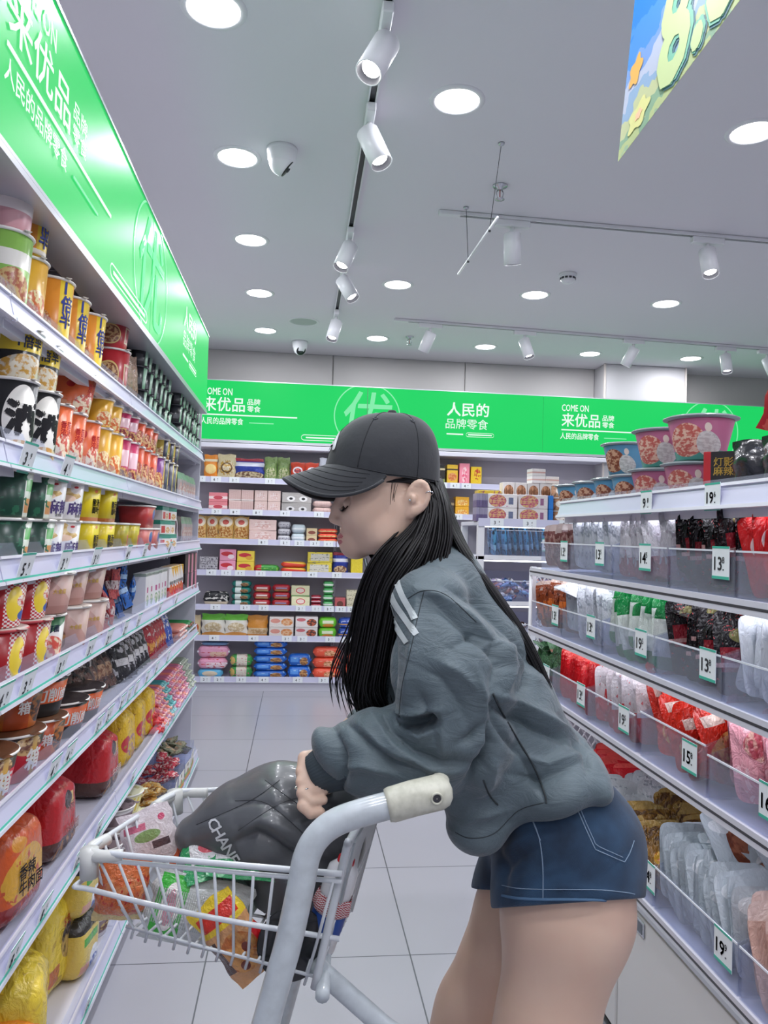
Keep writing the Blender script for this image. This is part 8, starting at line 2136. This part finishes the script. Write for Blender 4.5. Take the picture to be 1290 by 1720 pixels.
# ---- grey quilted leather-look bag lying in the basket
BG = Vol(np.arange(-0.21, 0.19, 0.0034), np.arange(1.11, 1.44, 0.005), np.arange(0.79, 1.07, 0.0034))
yb = 1.27
BG.chain([P(326, 1402, yb), P(400, 1376, yb), P(470, 1368, yb), P(540, 1372, yb)], [0.030, 0.053, 0.073, 0.066], 0.03, sy=1.25)
BG.chain([P(455, 1345, yb+0.02), P(510, 1345, yb+0.02)], [0.045, 0.045], 0.03, sy=1.4)
BG.chain([P(420, 1430, yb), P(500, 1460, yb), P(560, 1420, yb)], [0.035, 0.062, 0.05], 0.04, sy=1.2)
BG.ell(P(480, 1500, yb), (0.05, 0.07, 0.045), 0, 0.03)
V, Q = BG.surface(); V = smooth_mesh(V, Q, 2, 0.5); N_ = vnormals(V, Q)
qu = [([(330, 1385), (420, 1345), (470, 1310)], -0.004, 4), ([(395, 1345), (450, 1350), (520, 1410), (560, 1440)], -0.005, 5), ([(400, 1395), (470, 1350), (540, 1330)], -0.004, 5), ([(445, 1310), (500, 1350), (560, 1385)], -0.004, 5), ([(470, 1390), (520, 1365), (575, 1350)], -0.004, 5),
      ([(390, 1420), (430, 1400), (490, 1440), (560, 1455)], -0.016, 12), ([(400, 1395), (440, 1378), (500, 1400)], 0.010, 14), ([(380, 1450), (430, 1440), (470, 1470)], 0.008, 12), ([(520, 1390), (555, 1400), (575, 1430)], -0.008, 9), ([(470, 1460), (510, 1490), (530, 1520)], -0.008, 10)]
V = fold(V, N_, qu, None, 1.3)
bo = np.array((-0.02, 1.27, 0.80))
m_bag = mat('grey leatherette', '#595c5f', 0.34, coat=0.15, bump=(30, 0.25, 0.004))
bag_o = thing('handbag', 'grey quilted soft handbag with pale lettering lying in the trolley', 'bag', tuple(bo))
shell = soft_object('bag_body', V, Q, m_bag, bag_o, None, bo); bbg = bvh_of(V, Q)
b = MB()
for ch, (x, y, a_) in zip('CHANEL', ((360, 1384, 1.0), (368, 1398, 1.05), (376, 1413, 1.05), (385, 1428, 1.05), (394, 1443, 1.05), (402, 1457, 1.0))): letters(b, bbg, ch, 19, x, y, a_, 0.0016, 0, 0.03)
b.v = [tuple(np.array(p)-bo) for p in b.v]
if b.f: b.build('lettering', mat('pale grey print', '#d4d7d9', 0.4), shell)
b = MB()
for pts in ([(330, 1385), (420, 1345), (470, 1310)], [(395, 1345), (450, 1350), (520, 1410)], [(400, 1395), (470, 1350), (540, 1330)], [(445, 1310), (500, 1350), (560, 1385)]): seam(b, bbg, pts, 0.0006, 0.0002, 4)
b.v = [tuple(np.array(p)-bo) for p in b.v]; b.build('quilt_stitching', mat('bag stitching', '#3f4245', 0.6), shell)

# ---- groceries in the basket: flat shapes laid by position, each with its own turn
def laid(key, label, loc, rot, cat='snack pack'):
    o = KIND[key]['make'](); o.location = loc; o.rotation_euler = rot; return tag(o, label, cat)
def bag2(key, w, h, t_, m_, texts=(), **k): bag(key, key, w, h, t_, m_, texts, **k)
m_film = clear('film', '#f3f6f8', 0.16, 0.12)
# bread in a clear bag, orange print
bag2('bread', 0.072, 0.105, 0.05, pk('bread bag print', '#e0743a', ('band', 0.0, 0.16, '#e9cf8a'), ('ell', 0.5, 0.5, 0.42, 0.3, '#d8682e', '#e8925a', 4), ('patch', 6, 0.63, '#c8301f'), rough=0.18, bump=0.5, coat=0.4), seed=31, name='bread_bag')
laid('bread', 'orange bread bag at the front corner of the trolley', P(197, 1545, 1.20), (0.25, 0.1, 0.2), 'bread')
# noodle pack with green label: clear pack and white noodles
bag2('green_label', 0.15, 0.10, 0.035, pk('green label pack print', '#c9cfce', ('rect', 0.08, 0.36, 0.06, 0.94, '#3bb83a'), ('ell', 0.22, 0.5, 0.09, 0.34, '#f1ece6'), ('ell', 0.22, 0.5, 0.05, 0.26, '#d8849a'), ('ell', 0.82, 0.5, 0.12, 0.26, '#4cba3c'), ('vstripes', 50, '#aeb6b4', 0.25, 0.75), ('rect', 0.55, 0.70, 0.3, 0.6, '#e6dfc8'), rough=0.2, bump=0.3, coat=0.4), [('禾', I_green, 0.03, 0.32, 0.5, 0.05, None)], seed=32, name='noodle_pack')
laid('green_label', 'clear pack with bright green label at the near side of the trolley', P(316, 1590, 1.195), (-0.12, 0.26, 0.05))
bag2('cookie_yr', 0.072, 0.130, 0.035, pk('yellow red cookie print', '#d9a06c', ('band', 0.66, 1.0, '#f0cf2e'), ('rect', 0.1, 0.9, 0.72, 0.88, '#d8331f'), ('ell', 0.5, 0.34, 0.36, 0.24, '#e0a058', '#b5652c', 5), ('ell', 0.4, 0.2, 0.08, 0.06, '#7a2f22'), ('ell', 0.62, 0.36, 0.08, 0.06, '#7a2f22'), ('rect', 0.0, 0.2, 0.2, 0.6, '#5a4038'), ('rect', 0.85, 1, 0.3, 0.5, '#d8232b'), rough=0.18, bump=0.35, coat=0.4), seed=33, name='cookie_pack')
laid('cookie_yr', 'yellow and red pack of round cookies leaning on the near wires of the trolley', P(440, 1634, 1.14), (-0.1, -0.68, 0.05))
bag2('pouch_white', 0.085, 0.085, 0.02, pk('white berry pouch print', '#dcd2d4', ('diag', -0.5, 0.55, '#e6dde0'), ('rect', 0.1, 0.5, 0.62, 0.74, '#d0728a'), ('ell', 0.5, 0.5, 0.24, 0.1, '#8aa86a'), ('ell', 0.8, 0.75, 0.06, 0.06, '#c8456a'), ('rect', 0.55, 0.85, 0.25, 0.38, '#5c4a4e'), rough=0.2, bump=0.3), seed=34, name='snack_pouch')
laid('pouch_white', 'white and pink pouch poking up beside the grey bag', P(262, 1450, 1.26), (-0.3, -0.35, 0.0), 'snack pouch')
bag2('pouch_green', 0.13, 0.085, 0.022, pk('green seafood pouch print', '#2f9a5c', ('diag', 0.2, 0.92, '#1f7a48'), ('rect', 0.12, 0.62, 0.3, 0.8, '#e0e0e0'), ('ell', 0.38, 0.55, 0.16, 0.14, '#d8606a'), ('ell', 0.78, 0.5, 0.18, 0.3, '#e08a5a', '#d8c49a', 8), ('patch', 7, 0.64, '#8fd0a0'), rough=0.18, bump=0.4, coat=0.4), seed=35, name='snack_pouch')
laid('pouch_green', 'glossy green pouch with white label lying in front of the lettered bag', P(384, 1468, 1.20), (-0.85, -0.25, 0.10), 'snack pouch')
o = copy_tree(KIND and bpy.data.objects[[q.name for q in bpy.data.objects if q.name.startswith('snack_pouch') and q.get('label', '').startswith('glossy green')][0]])
o.location = P(415, 1478, 1.19); o.rotation_euler = (-0.9, 0.10, 0.0); o['label'] = 'second green pouch flat against the lower side of the grey bag'
bag2('clear_bag', 0.12, 0.10, 0.045, clear('clear wrapper', '#eef2f4', 0.28, 0.1, '#e4eaee'), seed=36, name='clear_snack_bag')
laid('clear_bag', 'clear film snack bag between bread and green label pack', P(268, 1520, 1.26), (-0.3, 0.2, 0.1), 'snack bag')
bag2('navy_pack', 0.05, 0.07, 0.02, pk('navy pack print', '#1e2f5e', ('band', 0.3, 0.5, '#c9d2e4'), ('vband', 0, 0.2, '#c8582c'), rough=0.2), seed=37, name='snack_pack')
laid('navy_pack', 'small navy blue packet behind the green label pack', P(300, 1490, 1.25), (-0.3, 0.3, 0.0))
bag2('pale_green', 0.10, 0.075, 0.03, pk('pale green pack print', '#b9cfc4', ('rect', 0.15, 0.45, 0.5, 0.8, '#e3e8e6'), ('patch', 7, 0.6, '#8fb0a0'), rough=0.2, bump=0.4), seed=38, name='snack_pack')
laid('pale_green', 'pale green film pack with barcode in the middle of the trolley', P(372, 1530, 1.23), (-0.5, 0.35, 0.0))
# round black bowl, wrapped
tb = thing('black_bowl', 'round black bowl wedged at the rear of the trolley', 'bowl', tuple(P(490, 1584, 1.135)), (1.40, 0.1, 0.1))
MB().lathe([(0.028, -0.03), (0.032, -0.03), (0.046, 0.0), (0.048, 0.004), (0.050, 0.004), (0.050, 0.001)], 36, cap=True).build('bowl', mat('black bowl plastic', '#17181c', 0.35), tb)
MB().lathe([(0.049, 0.0045), (0.044, 0.0065), (0.001, 0.007)], 36, cap=False).build('lid', mat('black lid', '#1f2024', 0.25, coat=0.3), tb)
# bottle with gingham cloth
tb = thing('gift_bottle', 'white bottle with red cap and red gingham cloth at the rear of the trolley', 'bottle', tuple(P(535, 1590, 1.16)), (0.05, 0.28, 0))
MB().lathe([(0.0235, 0), (0.0245, 0.004), (0.0245, 0.05), (0.0235, 0.08), (0.0245, 0.10), (0.0225, 0.122), (0.012, 0.133), (0.001, 0.135)], 28).build('body', mat('white glossy plastic', '#dfe0e2', 0.25, coat=0.3), tb)
MB().lathe([(0.012, 0.128), (0.0135, 0.131), (0.0125, 0.139), (0.001, 0.141)], 20).build('cap', mat('red cap plastic', '#c2202c', 0.3), tb)
def ging():
    m, nt, bb_ = new_mat('red gingham'); N, Lk = nt.nodes.new, nt.links.new
    tc = N('ShaderNodeTexCoord'); ck = N('ShaderNodeTexChecker'); ck.inputs['Scale'].default_value = 16; ck.inputs['Color1'].default_value = lin('#a8222e'); ck.inputs['Color2'].default_value = lin('#e3d6d6')
    Lk(tc.outputs['Generated'], ck.inputs[0]); Lk(ck.outputs[0], bb_.inputs['Base Color']); bb_.inputs['Roughness'].default_value = 0.8; return m
MB().lathe([(0.0250, 0.058), (0.029, 0.062), (0.0275, 0.075), (0.0255, 0.084)], 40, cap=False, fn=lambda a: 1+0.04*math.sin(a*9)).build('gingham_cloth', ging(), tb)
MB().lathe([(0.0250, 0.03), (0.0254, 0.035), (0.0254, 0.052), (0.0250, 0.057)], 28, cap=False).build('blue_label', mat('blue label', '#1f4a9a', 0.4), tb)
